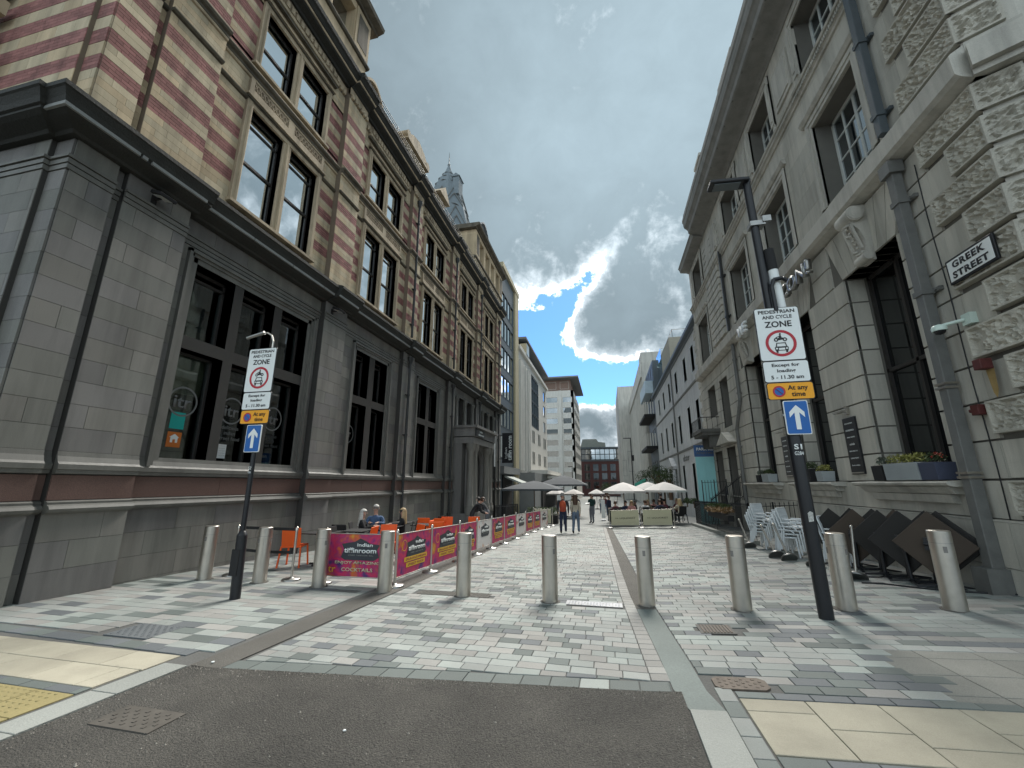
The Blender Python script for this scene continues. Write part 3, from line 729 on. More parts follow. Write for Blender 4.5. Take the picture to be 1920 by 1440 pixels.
# windows
def sash(y0, y1, z0, z1, o, gmat, cross=True, top=.0, nm='window'):
    w = MB(); FL.box(w, y0, y0+.055, o, o+.06, z0, z1); FL.box(w, y1-.055, y1, o, o+.06, z0, z1)
    FL.box(w, y0, y1, o, o+.06, z0, z0+.07); FL.box(w, y0, y1, o, o+.06, z1-.06, z1)
    if cross: zm = (z0+z1)/2-.05; FL.box(w, y0, y1, o-.01, o+.075, zm-.035, zm+.035)
    if top: FL.box(w, y0, y1, o, o+.06, z1-top-.03, z1-top+.03)
    f = w.build(nm, m_sash, bl); g = MB(); FL.box(g, y0+.04, y1-.04, o+.012, o+.03, z0+.05, z1-.04)
    gg = g.build('pane', gmat, f, fix=False); return f
for i in range(5):
    c = WC[i]
    for (z0, z1) in (F1, F2):
        for (a, b) in ((-1.33,-.14),(.14,1.33)):
            sash(c+a+.0, c+b-.0, z0, z1, -.42, m_glU, top=.38 if z1 < 12 else 0)
            FL.box(ub, c+a, c+b, -.8, -.48, z0, z1)          # wall behind the sash
        zt = z1+.16
        # stone surround: jambs, mullion, head with roll mouldings
        for (p, q) in ((c-1.49, c-1.33), (c+1.33, c+1.49)):
            FL.box(trim, p, q, -.55, -.13, z0-.02, zt); 
        FL.box(trim, c-.14, c+.14, -.55, -.16, z0-.02, z1)
        FL.box(trim, c-1.33, c+1.33, -.55, -.14, z1, zt)
        for yy in (c-1.36, c+1.36, c): FL_ = trim.tube(FL.P(yy, -.125 if yy != c else -.15, z0), FL.P(yy, -.125 if yy != c else -.15, z1), .035, n=8)
        for k, (w_, d_) in enumerate(((.05, -.09), (.11, -.055))):
            FL.box(trim if k else darkm, c-1.52-w_*.5, c+1.52+w_*.5, -.2, d_, zt+.055*k, zt+.055*(k+1)-.004)
        FL.box(trim, c-1.55, c+1.55, -.55, -.05, z0-.10, z0-.02)
    # carved panels between the floors
    FL.box(trim, c-1.5, c+1.5, -.2, -.12, 11.74, 12.03); 
    for (a, b) in ((c-1.38, c-.12), (c+.12, c+1.38)):
        FL.box(trimd, a, b, -.2, -.165, 12.035, 12.335)
        n = 9
        for k in range(n):
            y = a+(b-a)*(k+.5)/n; h = .06
            for s_ in (-1, 1): carve.bar(FL.P(y-h, -.155, 12.185-s_*.11), FL.P(y+h, -.15, 12.185+s_*.11), .035, .03, up=(1,0,0))
            carve.lathe(FL.P(y, -.165, 12.185), [(.04,0),(.03,.03),(.01,.04)], n=6, axis=(1,0,0))
    for yy in (c-1.5, c-.12, c+1.38): FL.box(trim, yy, yy+(.24 if yy == c-.12 else .12), -.2, -.12, 12.03, 12.34)
    # frieze above the upper windows with scroll carving
    FL.box(trimd, c-1.5, c+1.5, -.2, -.14, 15.97, 16.20)
    FL.box(trim, c-1.65, c+1.65, -.2, -.05, 15.60, 15.72)
    FL.box(darkm, c-1.65, c+1.65, -.2, -.08, 15.50, 15.60)
    for k in range(22):
        y = c-1.42+k*.135; carve.lathe(FL.P(y, -.14, 16.03+.09*(k % 2)), [(.055,0),(.05,.02),(.02,.045),(.0,.03)], n=7, axis=(1,0,0))
    for k in range(16):
        y = c-1.55+k*.205; FL.box(dent, y, y+.12, -.2, -.02, 15.74, 15.95)
# ground floor windows
for i, ls in enumerate(LIGHTS):
    A, B = ls[0][0], ls[-1][1]; o = -.2
    for (p, q) in ((A-.12, A), (B, B+.12)): FL.box(mold, p, q, -.8, o+.01, ROWZ[0]-.04, ROWZ[3]+.12)
    FL.box(mold, A-.12, B+.12, -.8, o+.01, ROWZ[3], ROWZ[3]+.12)
    for k, (e, d) in enumerate(((.19, .045), (.26, .09))):
        FL.box(mold, A-e, A-e+.07, -.3, o+d, 1.95, ROWZ[3]+e-.0); FL.box(mold, B+e-.07, B+e, -.3, o+d, 1.95, ROWZ[3]+e)
        FL.box(mold, A-e, B+e, -.3, o+d, ROWZ[3]+e-.07, ROWZ[3]+e+.002*k)
    for (p, q) in zip(ls[:-1], ls[1:]): FL.box(mold, p[1], q[0], -.8, o-.015, ROWZ[0]-.04, ROWZ[3])
    FL.box(mold, A, B, -.8, o-.018, ROWZ[1], ROWZ[2])
    FL.box(mold, A, B, -.8, o+.03, ROWZ[0]-.05, ROWZ[0]-.005)
    for j, (a, b) in enumerate(ls):
        for r, (z0, z1) in enumerate(((ROWZ[0], ROWZ[1]), (ROWZ[2], ROWZ[3]))):
            f = sash(a, b, z0, z1, -.58, m_glL, cross=False, top=.22 if r else 0)
            # blinds hang behind the lower panes
            q = MB(); FL.box(q, a+.05, b-.05, -.66, -.655, z0+(1.62 if r == 0 else .35), z1-.03); q.build('blind', m_blind if r == 0 else M('upper_blind', (.05,.055,.05), .9), f, fix=False)
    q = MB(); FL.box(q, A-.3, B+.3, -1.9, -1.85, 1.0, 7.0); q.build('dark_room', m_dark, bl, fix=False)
for i in (3, 4):
    c = WC[i]
    for (a, b) in ((-1.45,-.15),(.15,1.45)):
        sash(c+a, c+b, 5.02, 6.95, -.5, m_glM, cross=True)
        FL.box(back, c+a, c+b, -.8, -.55, 5.02, 6.95)
    for yy in (c-1.55, c, c+1.55): mold.lathe(FL.P(yy, -.12, 5.0), [(.14,0),(.14,.10),(.10,.14),(.095,1.65),(.12,1.70),(.15,1.78),(.15,1.9)], n=12)
    FL.box(mold, c-1.7, c+1.7, -.2, .0, 4.88, 5.02)
# posters and stickers on the lower panes
def sticker(name, y0, y1, z0, z1, mat, lab, o=-.545):
    q = MB(); FL.box(q, y0, y1, o-.002, o, z0, z1); t = q.build(name, mat, bl, label=lab, fix=False); return t
m_teal = M('poster_teal', (.02,.36,.32), .5, var=.04); m_orp = M('poster_orange', (.55,.16,.03), .5, var=.04); m_grt = M('window_print_grey', (.17,.175,.17), .6)
s1 = sticker('sticker', 7.05, 7.37, 2.80, 3.17, m_teal, 'teal delivery sticker'); s2 = sticker('sticker', 7.05, 7.36, 2.40, 2.73, m_orp, 'orange takeaway sticker with a white house')
q = MB(); q.prism([(-.08,-.09),(-.03,-.09),(-.03,-.02),(.03,-.02),(.03,-.09),(.08,-.09),(.08,.02),(.11,.02),(0,.10),(-.11,.02),(-.08,.02)], lambda u, v, w: FL.P(7.205+u, w, 2.59+v), -.544, -.541); q.build('print', m_white, s2)
text('itr', bl, m_grt, FL.P(7.25, -.545, 3.40), (0,1,0), (0,0,1), width=.42, height=.27, depth=.003, bold=.02, name='window_lettering')
text('itr', bl, m_grt, FL.P(8.52, -.545, 3.40), (0,1,0), (0,0,1), width=.42, height=.27, depth=.003, bold=.02, name='window_lettering')
text('itr', bl, m_grt, FL.P(9.86, -.545, 3.40), (0,1,0), (0,0,1), width=.42, height=.27, depth=.003, bold=.02, name='window_lettering')
for yc in (7.25, 8.52, 9.86, 13.45):
    q = MB(); n = 28
    for k in range(n):
        a0, a1 = 2*math.pi*k/n, 2*math.pi*(k+1)/n
        q.add([FL.P(yc+r*math.cos(a), -.543, 3.42+r*math.sin(a)) for a, r in ((a0,.30),(a1,.30),(a1,.34),(a0,.34))], [(0,1,2,3)])
    q.build('window_print', m_grt, bl, fix=False)
text('itr', bl, m_grt, FL.P(13.45, -.545, 3.42), (0,1,0), (0,0,1), width=.40, height=.27, depth=.003, bold=.02, name='window_lettering')
text('delicious\nindian\nstreet food', bl, m_grt, FL.P(8.55, -.545, 2.86), (0,1,0), (0,0,1), width=.62, height=.36, depth=.003, name='window_lettering')
text('delicious\nindian\nstreet food', bl, M('window_print_dim', (.06,.065,.065), .6), FL.P(9.86, -.545, 2.80), (0,1,0), (0,0,1), width=.6, height=.36, depth=.003, name='window_lettering')
for (y, z, w, h) in ((8.42, 2.40, .22, .34), (13.25, 2.63, .17, .42), (20.2, 2.55, .15, .3)):
    s = sticker('notice', y-w/2, y+w/2, z-h/2, z+h/2, m_white, 'white paper notice')
    for k in range(5): text('opening hours' if k == 0 else 'mon to sun 11.30 to 22.00', s, m_steeld, FL.P(y, -.543, z+h/2-.04-k*h*.17), (0,1,0), (0,0,1), width=w*.8, height=.012, depth=.001)
# fittings: interior lamps glow faintly
for (y, z) in ((6.9, 2.83), (8.72, 2.68)):
    q = MB(); q.lathe(FL.P(y, -1.2, z), [(.0,-.03),(.03,0),(.0,.03)], n=8); q.build('lamp', M('lamp_glow', (1,.85,.6), .5, emit=3.0, var=0, fine=0), bl)
# side street face, seen at the left edge
side = MB(); sgr = Pieces(bl, 'side_stone_block', 'small_side_blocks', 40)
def sideash(y, x0, x1, z0, z1, ch, bw, mats, zb):
    k = 0; z = zb
    while z < z1:
        a, b = max(z, z0), min(z+ch, z1); x = x0-(bw/2 if k % 2 else 0)
        while x < x1 and b-a > .02:
            c0, c1 = max(x, x0), min(x+bw, x1)
            if c1-c0 > .02: sgr.add(c0+.003, c1-.003, y, y+.05, a+.003, b-.003, random.choice(mats))
            x += bw
        z += ch; k += 1
for (y, x0, x1) in ((4.12, -9.13, -8.72), (4.04, -14, -9.13)):
    xe, ye = (x1-.03, y+.5) if x1 > -9 else (x1, y+2); back.box(x0, xe, y+.012, ye, -1.3, 7.6); ub.box(x0, xe, y+.012, ye, 7.6, 17)
    sideash(y, x0, x1, -1.0, 1.16, .44, 1.0, m_gran, -1.04); sideash(y, x0, x1, 2.14, 6.84, .392, .8, m_gran, 2.14); sideash(y, x0, x1, 7.1, 7.46, .36, .9, m_gran, 7.1)
    sideash(y, x0, x1, 1.36, 1.76, .42, 2, [m_redgr], 1.35)
    for k in range(4):
        for zz in (9.03+.64*k, 12.80+.63*k): sideash(y, x0, x1, zz, zz+.33, .0825, .225, [m_brick], zz)
        for zz in (9.36+.64*k, 13.13+.63*k): sideash(y, x0, x1, zz, zz+.305, .30, .5, m_cream, zz)
    sideash(y, x0, x1, 8.05, 9.03, .25, .6, m_cream, 8.05); sideash(y, x0, x1, 11.7, 12.34, .32, .6, m_cream, 11.7)
CP = [(-8.7, 4.80), (-8.7, 4.12), (-9.13, 4.12), (-9.13, 4.04), (-14, 4.04)]
mold.sweep([(-.02,1.14),(.05,1.15),(.10,1.18),(.125,1.225),(.10,1.27),(.05,1.295),(.055,1.33),(.02,1.35),(-.02,1.36)], CP, -1)
mold.sweep([(-.02,1.77),(.06,1.78),(.065,1.84),(.085,1.85),(.085,1.93),(.05,1.97),(.015,2.06),(.0,2.14),(-.02,2.14)], CP, -1)
for (z0, z1, w) in ((6.845,6.93,.02),(6.945,7.03,.035),(7.045,7.095,.06)): mold.sweep([(-.05,z0),(w,z0),(w,z1),(-.05,z1)], CP, -1)
soot.sweep([(-.3,7.46),(.10,7.46),(.14,7.50),(.34,7.56),(.42,7.60),(.42,7.645),(.46,7.66),(.49,7.74),(.55,7.84),(.58,7.86),(.58,7.94),(.50,7.97),(.10,8.10),(-.3,8.22)], CP, -1)
fil.sweep([(.40,7.602),(.462,7.602),(.462,7.664),(.40,7.664)], CP[:3], -1)
darkm.sweep([(-.02,11.62),(.04,11.63),(.075,11.67),(.075,11.70),(-.02,11.72)], CP, -1); darkm.sweep([(-.02,12.42),(.06,12.43),(.06,12.50),(.15,12.58),(.15,12.61),(-.02,12.64)], CP, -1)
trim.sweep([(-.02,12.64),(.13,12.615),(.13,12.66),(.04,12.74),(-.02,12.80)], CP, -1); trim.sweep([(-.02,12.34),(.04,12.36),(.05,12.42),(-.02,12.42)], CP, -1)
sgr.flush()
for k in range(7):      # bold quoin blocks at the far left corner
    z = 8.3+k*.62; trim.box(-12.2, -11.35-(.22 if k % 2 else 0), 3.25, 3.9, z, z+.34)
pb.flush(); redb.flush()
back.build('granite_backing', m_gjoint, bl, fix=False); ub.build('upper_backing', m_cjoint, bl, fix=False)
mold.build('granite_mouldings', m_granm, bl, kind='stuff'); soot.build('cornice', m_soot, bl, kind='stuff'); fil.build('cornice_fillet', m_lead, bl, kind='stuff')
trim.build('buff_dressings', m_trim, bl, kind='stuff'); trimd.build('carved_panel', m_trimd, bl, kind='stuff'); carve.build('carving', m_trimd, bl, kind='stuff'); dent.build('dentils', m_trim, bl, kind='stuff')
darkm.build('weathered_string', m_trimdk, bl, kind='stuff'); brick.build('brickwork', m_brick, bl, kind='stuff', fix=False)
# end wall core and roof
mb = MB(); mb.box(-30, -9.52, 4.6, 34.0, -1.3, 16.4); mb.build('core', m_cjoint, bl, fix=False)
mb = MB(); mb.prism([(-.25,16.7),(-.6,17.0),(-3.6,20.0),(-12,20.0),(-12,16.4),(-.25,16.4)], lambda u, v, w: (-8.7+u, w, v), 4.3, 34.0); mb.build('roof', m_slate, bl)
# attic pavilions, dormers and gable
def pavilion(y0, y1, z0, z1, o, nwin, name, lab):
    q = MB(); d = MB(); g = MB(); dk = MB()
    wn = [(y0+.75+(y1-y0-1.5)*(k+.12)/nwin, y0+.75+(y1-y0-1.5)*(k+.88)/nwin) for k in range(nwin)]
    FL.slab(q, y0, y1, z0, z1, -3.2, o, [(a, b, z0+1.35, z1-.35) for a, b in wn])
    for a, b in wn:
        FL.box(g, a, b, o-.45, o-.4, z0+1.35, z1-.35)
        q.lathe(FL.P(a-.02, o-.05, z0+1.3), [(.11,0),(.09,.1),(.085,z1-z0-1.9),(.12,z1-z0-1.75)], n=10)
    FL.mould(d, [(o-.1,z0+1.12),(o+.07,z0+1.14),(o+.12,z0+1.2),(o+.12,z0+1.26),(o-.1,z0+1.34)], y0-.1, y1+.1)
    FL.mould(d, [(o-3.3,z1),(o+.10,z1),(o+.14,z1+.06),(o+.38,z1+.14),(o+.42,z1+.30),(o+.36,z1+.34),(o-3.3,z1+.40)], y0-.35, y1+.45)
    for yy in (y0, y1-.9): FL.box(q, yy, yy+.9, o, o+.06, z0+1.36, z1-.1); FL.box(d, yy+.14, yy+.76, o+.06, o+.075, z0+1.6, z1-.35)
    p = q.build(name, m_cream[2], bl, label=lab); d.build('attic_mouldings', m_trimdk, p); g.build('attic_glazing', m_glM, p, fix=False)
pavilion(5.0, 11.55, 16.8, 20.15, .0, 3, 'attic_pavilion', 'attic storey with columns over the first bay')
pavilion(26.1, 34.0, 16.8, 20.3, .0, 4, 'attic_pavilion', 'long attic storey at the far end')
def segdormer(y0, y1, z0, zs, rise, o, mat):
    q = MB(); n = 10
    arc = [(y0+(y1-y0)*k/n, zs+rise*math.sin(math.pi*k/n)) for k in range(n+1)]
    q.prism([(y0,z0)]+arc+[(y1,z0)], lambda u, v, w: FL.P(u, w, v), o-1.6, o-.12)
    for k in range(n):
        (a, b), (c, d) = arc[k], arc[k+1]
        q.prism([(a,b),(c,d),(c,d+.13),(a,b+.13)], lambda u, v, w: FL.P(u, w, v), o-1.6, o+.06)
    w = (y1-y0)
    f = q.build('dormer', mat, bl); g = MB()
    for k in range(3): FL.box(g, y0+.12+k*(w-.24)/3+.03, y0+.12+(k+1)*(w-.24)/3-.03, o-.13, o-.10, z0+.25, zs)
    g.build('dormer_pane', m_glU, f, fix=False)
segdormer(11.95, 13.45, 16.9, 18.0, .55, -.35, m_trim)
segdormer(27.6, 30.2, 20.6, 21.7, .8, -.2, m_slate)
q = MB()            # scrolled gable over the third bay
FL.box(q, 15.35, 17.5, -.9, -.1, 16.8, 18.15); FL.box(q, 15.2, 17.65, -1.0, .05, 18.15, 18.3)
q.prism([(15.35,18.3),(15.5,18.62),(15.8,18.85),(16.45,19.05),(17.1,18.85),(17.4,18.62),(17.5,18.3)], lambda u, v, w: FL.P(u, w, v), -.9, .0)
for yy in (15.3, 17.5): q.lathe(FL.P(yy, -.9, 18.42), [(.2,0),(.2,.95)], n=10, axis=(1,0,0))
FL.box(q, 14.2, 14.9, -1.2, -.3, 16.8, 17.7)
for yy in (14.15, 14.42, 14.70): FL.box(q, yy, yy+.18, -1.25, -.2, 17.7, 17.95)
q.build('scrolled_gable', m_trim, bl)
q = MB(); FL.box(q, 20.0, 21.2, -1.6, -.5, 16.8, 18.8); q.prism([(19.8,18.8),(20.6,19.6),(21.4,18.8)], lambda u, v, w: FL.P(u, w, v), -1.7, -.2); q.build('small_gable', m_trim, bl)
q = MB()
for zz in (17.05, 17.2, 17.35): q.tube(FL.P(12.5, .25, zz), FL.P(33.0, .25, zz), .014, n=6)
for k in range(16): yy = 12.5+k*1.36; q.tube(FL.P(yy, .25, 16.75), FL.P(yy, .25, 17.35), .014, n=6)
q.build('roof_rail', m_pipeL, bl, kind='stuff')
# lead spire behind
sp = thing('spire', (-13, 31.2, 19), 'grey lead spire with spiked finial rising behind the striped building', 'spire')
q = MB(); prof = [(3.8,18.0),(3.1,21.4),(2.25,24.85),(1.62,27.1),(1.28,28.72),(1.20,28.75),(.96,29.42),(.88,29.45),(.58,30.05),(.30,30.6),(.10,31.2),(.08,31.4)]
n = 8; cx, cy = -13.25, 31.2
for (r0, z0), (r1, z1) in zip(prof[:-1], prof[1:]):
    for i in range(n):
        a0, a1 = 2*math.pi*(i+.5)/n, 2*math.pi*(i+1.5)/n
        q.add([(cx+r0*math.cos(a0), cy+r0*math.sin(a0), z0), (cx+r0*math.cos(a1), cy+r0*math.sin(a1), z0), (cx+r1*math.cos(a1), cy+r1*math.sin(a1), z1), (cx+r1*math.cos(a0), cy+r1*math.sin(a0), z1)], [(0,1,2,3)])
q.build('spire_roof', m_lead2, sp)
q = MB()
for r, z in ((1.26,28.66),(.96,29.36),(.60,30.0),(1.95,25.8)): q.lathe((cx, cy, z), [(r,0),(r+.05,.04),(r,.08)], n=8)
for i in range(n):
    a0, a1 = 2*math.pi*(i+.5)/n, 2*math.pi*(i+1.5)/n
    for (r0, z0, r1, z1) in ((3.3,20.4,2.7,23.0),(2.95,22,2.35,24.5),(2.6,23.4,2.05,25.6),(1.95,25.9,1.62,27.2),(1.8,26.4,1.45,27.9)):
        am = (a0+a1)/2; rm = math.cos(math.pi/n)
        c0 = (cx+r0*math.cos(a0)*1.01, cy+r0*math.sin(a0)*1.01, z0); c1 = (cx+r0*math.cos(a1)*1.01, cy+r0*math.sin(a1)*1.01, z0)
        top = (cx+r1*rm*math.cos(am)*1.02, cy+r1*rm*math.sin(am)*1.02, z1)
        q.bar(c0, top, .07, .07); q.bar(c1, top, .07, .07)
q.build('lead_rolls', m_pipe, sp, kind='stuff')
q = MB(); q.lathe((cx, cy, 31.2), [(.08,0),(.15,.1),(.05,.2),(.035,.9),(.01,1.55)], n=8); q.build('finial', m_pipe, sp)
q = MB(); q.box(-12.4, -11.8, 30.2, 31.2, 27.2, 29.0); q.prism([(-.4,0),(0,.35),(.4,0)], lambda u, v, w: (-12.1+u, w, 29.0+v), 30.1, 31.3); q.build('lucarne', m_lead2, sp)
# porch
po = thing('porch', (-7.9, 25, -.7), 'projecting stone porch with columns and arched doorway at the far end of the granite', 'porch')
q = MB(); FL.box(q, 22.95, 27.6, -.1, 1.25, 4.35, 4.85); FL.box(q, 22.85, 27.7, -.1, 1.45, 4.85, 5.0); FL.box(q, 22.98, 27.55, -.1, 1.2, 3.95, 4.3); FL.box(q, 23.0, 27.5, -.1, 1.15, -1.3, -.0)
FL.box(q, 23.0, 23.9, -.1, .5, 0, 3.95); FL.box(q, 26.8, 27.5, -.1, .5, 0, 3.95)
arcp = [(24.0, 0), (24.0, 2.6)]+[(25.2-1.2*math.cos(math.pi*k/12), 2.6+1.2*math.sin(math.pi*k/12)) for k in range(13)]+[(26.4, 0), (26.9, 0), (26.9, 4.0), (23.5, 4.0), (23.5, 0)]
q.prism(arcp, lambda u, v, w: FL.P(u, w, v), .55, .8)
q.build('entablature', m_gran[2], po)
for yy in (23.25, 24.0, 26.5, 27.25):
    q = MB(); q.lathe(FL.P(yy, .95, -.1), [(.30,0),(.30,.35),(.24,.40),(.27,.5),(.21,.56),(.20,1.6),(.175,3.55),(.21,3.6),(.26,3.75),(.28,3.95),(.28,4.05)], n=14); q.build('column', m_gran[1], po)
q = MB(); FL.box(q, 24.0, 26.4, -.5, -.15, -.6, 3.9); q.build('dark_doorway', m_dark, po, fix=False)
s = MB(); FL.box(s, 23.15, 24.9, 1.25, 1.31, 4.38, 4.82); sg = s.build('name_board', m_blk, po)
text('indian\ntiffinroom', sg, m_white, FL.P(24.1, 1.315, 4.6), (0,1,0), (0,0,1), width=1.1, height=.33, depth=.006)
# drainpipes of the left building
def pipeL(y, z0, z1, o, lab, r=.06):
    t = thing('drainpipe', FL.P(y, o, z0), lab, 'drainpipe', 'dark drainpipes on the striped building')
    q = MB(); q.tube(FL.P(y, o, z0), FL.P(y, o, z1), r, n=10); q.build('pipe', m_pipeL, t)
    q = MB(); z = z0+.6
    while z < z1: q.tube(FL.P(y, o, z), FL.P(y, o, z+.07), r+.02, n=10); FL.box(q, y-.14, y+.14, o-.12, o-.05, z+.01, z+.06); z += 1.8
    q.build('pipe_bracket', m_pipeL, t, kind='stuff')
    q = MB(); q.lathe(FL.P(y, o, z1-.3), [(.07,0),(.14,.2),(.14,.32)], n=8); q.build('hopper', m_pipeL, t)
for y, a, b in ((16.75, -.5, 'between the second and third granite bays'), (22.3, -.6, 'beside the near side of the porch'), (27.7, -.7, 'beyond the porch arch'), (33.0, -.85, 'at the far end of the granite front')):
    pipeL(y, a, 7.3, .09, 'dark iron drainpipe running down the granite '+b)
    pipeL(y, 8.3, 15.6, .09, 'dark upper drainpipe on the striped wall '+b.replace('granite bays','striped bays'))
# floodlights under the cornice
for k, (y, lb) in enumerate(((5.45, 'square floodlight under the dark cornice at the near corner'), (11.15, 'square floodlight under the dark cornice above the second pier'))):
    t = thing('floodlight', FL.P(y, .1, 7.2), lb, 'floodlight', 'floodlights on the granite front')
    q = MB(); q.obox(FL.P(y, .27, 7.24), (1,0,-.35), (0,1,0), (.35,0,1), .14, .17, .035); q.build('housing', m_blkm, t, bevel=.01)
    q = MB(); q.obox(FL.P(y, .257, 7.203), (1,0,-.35), (0,1,0), (.35,0,1), .10, .12, .006); q.build('lens', M('lamp_lens', (.45,.47,.46), .3), t)
    q = MB(); FL.box(q, y-.02, y+.02, .0, .2, 7.20, 7.23); FL.box(q, y-.05, y+.05, .0, .03, 7.12, 7.3); q.build('bracket', m_blkm, t)
# hanging sign and banner at the far end
hs = thing('hanging_sign', (-7.9, 33.3, 4.3), 'black upright hanging sign reading indian tiffin room at the far end of the granite front', 'sign')
q = MB(); q.box(-8.35, -7.45, 33.2, 33.32, 3.3, 5.75); q.build('board', m_blk, hs)
text('tiffin room', hs, m_white, (-7.72, 33.19, 4.5), (0,0,1), (-1,0,0), width=2.0, height=.36, depth=.008, bold=.02)
text('indian', hs, m_white, (-8.03, 33.19, 4.1), (0,0,1), (-1,0,0), width=.9, height=.18, depth=.008)
q = MB(); q.box(-8.75, -8.3, 33.24, 33.28, 5.5, 5.55); q.box(-8.75, -8.3, 33.24, 33.28, 3.6, 3.65); q.build('bracket', m_blk, hs)
bn = thing('banner', (-8.3, 30.5, 3), 'narrow white vertical flag on a dark pole by the porch', 'banner')
q = MB(); q.box(-8.25, -8.22, 30.3, 30.75, 2.9, 5.55); q.build('flag', m_white, bn)
q = MB(); q.tube((-8.235, 30.52, 2.6), (-8.235, 30.52, 6.4), .05, n=8); q.build('pole', m_blk, bn)
# ------------------------------------------------------------------ right building
FR = Fac(5.8, -1)
br = thing('portland_building', (5.8, 6.5, 0), 'pale stone corner building with rough carved corner blocks, deep windows and a wide eaves cornice', 'building')
pr = Pieces(br, 'stone_block', 'small_stone_blocks', 250)
GW = [(8.70,10.65), (12.45,14.28), (16.4,18.35)]; GZ = (1.66, 6.42)
UW = [(8.72,10.6), (12.52,14.4), (16.25,18.4), (22.9,25.1)]
U1, U2 = (8.45,10.85), (12.45,14.4)
gh = [(a, b, GZ[0], GZ[1]) for a, b in GW]+[(20.9,22.4,-1,3.35),(20.85,22.3,4.3,6.7),(23.15,24.8,5.15,6.8),(23.2,24.7,-1,3.3)]
uhR = [(a, b, z0, z1) for a, b in UW for z0, z1 in (U1, U2)]
arch = [(a-.45, b+.45, GZ[1], 7.575) for a, b in GW]
bk = MB(); mo = MB()
FR.slab(bk, 6.5, 26.1, -1.0, 8.3, -1.0, -.05, gh); FR.slab(bk, 6.5, 26.1, 8.3, 15.0, -1.0, -.012, uhR)
FR.ashlar(pr, 6.5, 26.1, -.9, 1.06, -.08, .07, .66, 1.3, gh, m_port, joint=.01, zb=-.92)
FR.ashlar(pr, 6.5, 26.1, 1.09, 7.575, -.10, .0, .59, 1.05, gh+arch+[(6.4,7.69,1.0,7.7)], m_port, joint=.035, jv=.006, zb=1.09)
FR.ashlar(pr, 7.69, 26.1, 8.3, 14.9, -.06, .0, .60, 1.25, uhR, m_port, joint=.005, zb=8.3)
FR.box(mo, 6.5, 26.1, -.05, .075, 1.06, 1.09)
# voussoirs
for a, b in GW:
    n = 7; h = .45
    for k in range(n):
        y0, y1 = a+(b-a)*k/n, a+(b-a)*(k+1)/n; t0, t1 = a-h+(b-a+2*h)*k/n, a-h+(b-a+2*h)*(k+1)/n
        q = MB(); q.prism([(y0+.008,GZ[1]),(y1-.008,GZ[1]),(t1-.012,7.57),(t0+.012,7.57)], lambda u, v, w: FR.P(u, w, v), -.9, 0.0)
        q.build('voussoir', m_port[k % 2], br)
# string between ground and first floor, corner included
band = [(-.1,7.60),(.05,7.60),(.22,7.66),(.29,7.72),(.30,8.06),(.27,8.10),(.0,8.28),(-.1,8.30)]
FR.mould(mo, band, 6.38, 26.1)
# canted corner facets
CF = [((5.8,6.5),(6.30,6.18)), ((6.30,6.18),(9.5,5.35))]
def cbox(mb, p, q, o0, o1, z0, z1, s0=0.0, s1=1.0):
    P, Q = Vector((*p, 0)), Vector((*q, 0)); d = (Q-P); ln = d.length; d.normalize(); nrm = Vector((-d.y*-1, -d.x, 0)); nrm = Vector((d.y, -d.x, 0))
    a = P+d*ln*s0; b = P+d*ln*s1
    vs = [a+nrm*o0, b+nrm*o0, b+nrm*o1, a+nrm*o1]
    mb.add([(v.x, v.y, z0) for v in vs]+[(v.x, v.y, z1) for v in vs], [(0,3,2,1),(4,5,6,7),(0,1,5,4),(1,2,6,5),(2,3,7,6),(3,0,4,7)])
for p, q in CF:
    cbox(bk, p, q, -.8, -.03, -1, 15.0)
    for z in [8.3+.6*k for k in range(11)]: cbox(mo, p, q, -.05, 0, z+.003, z+.597)
    for z in [1.09+.59*k for k in range(11)]: cbox(mo, p, q, -.08, -.001, z+.017, z+.573)
    cbox(mo, p, q, -.1, .30, 7.70, 8.09); cbox(mo, p, q, -.1, .2, 7.6, 7.70); cbox(mo, p, q, -.1, .15, 8.09, 8.26)
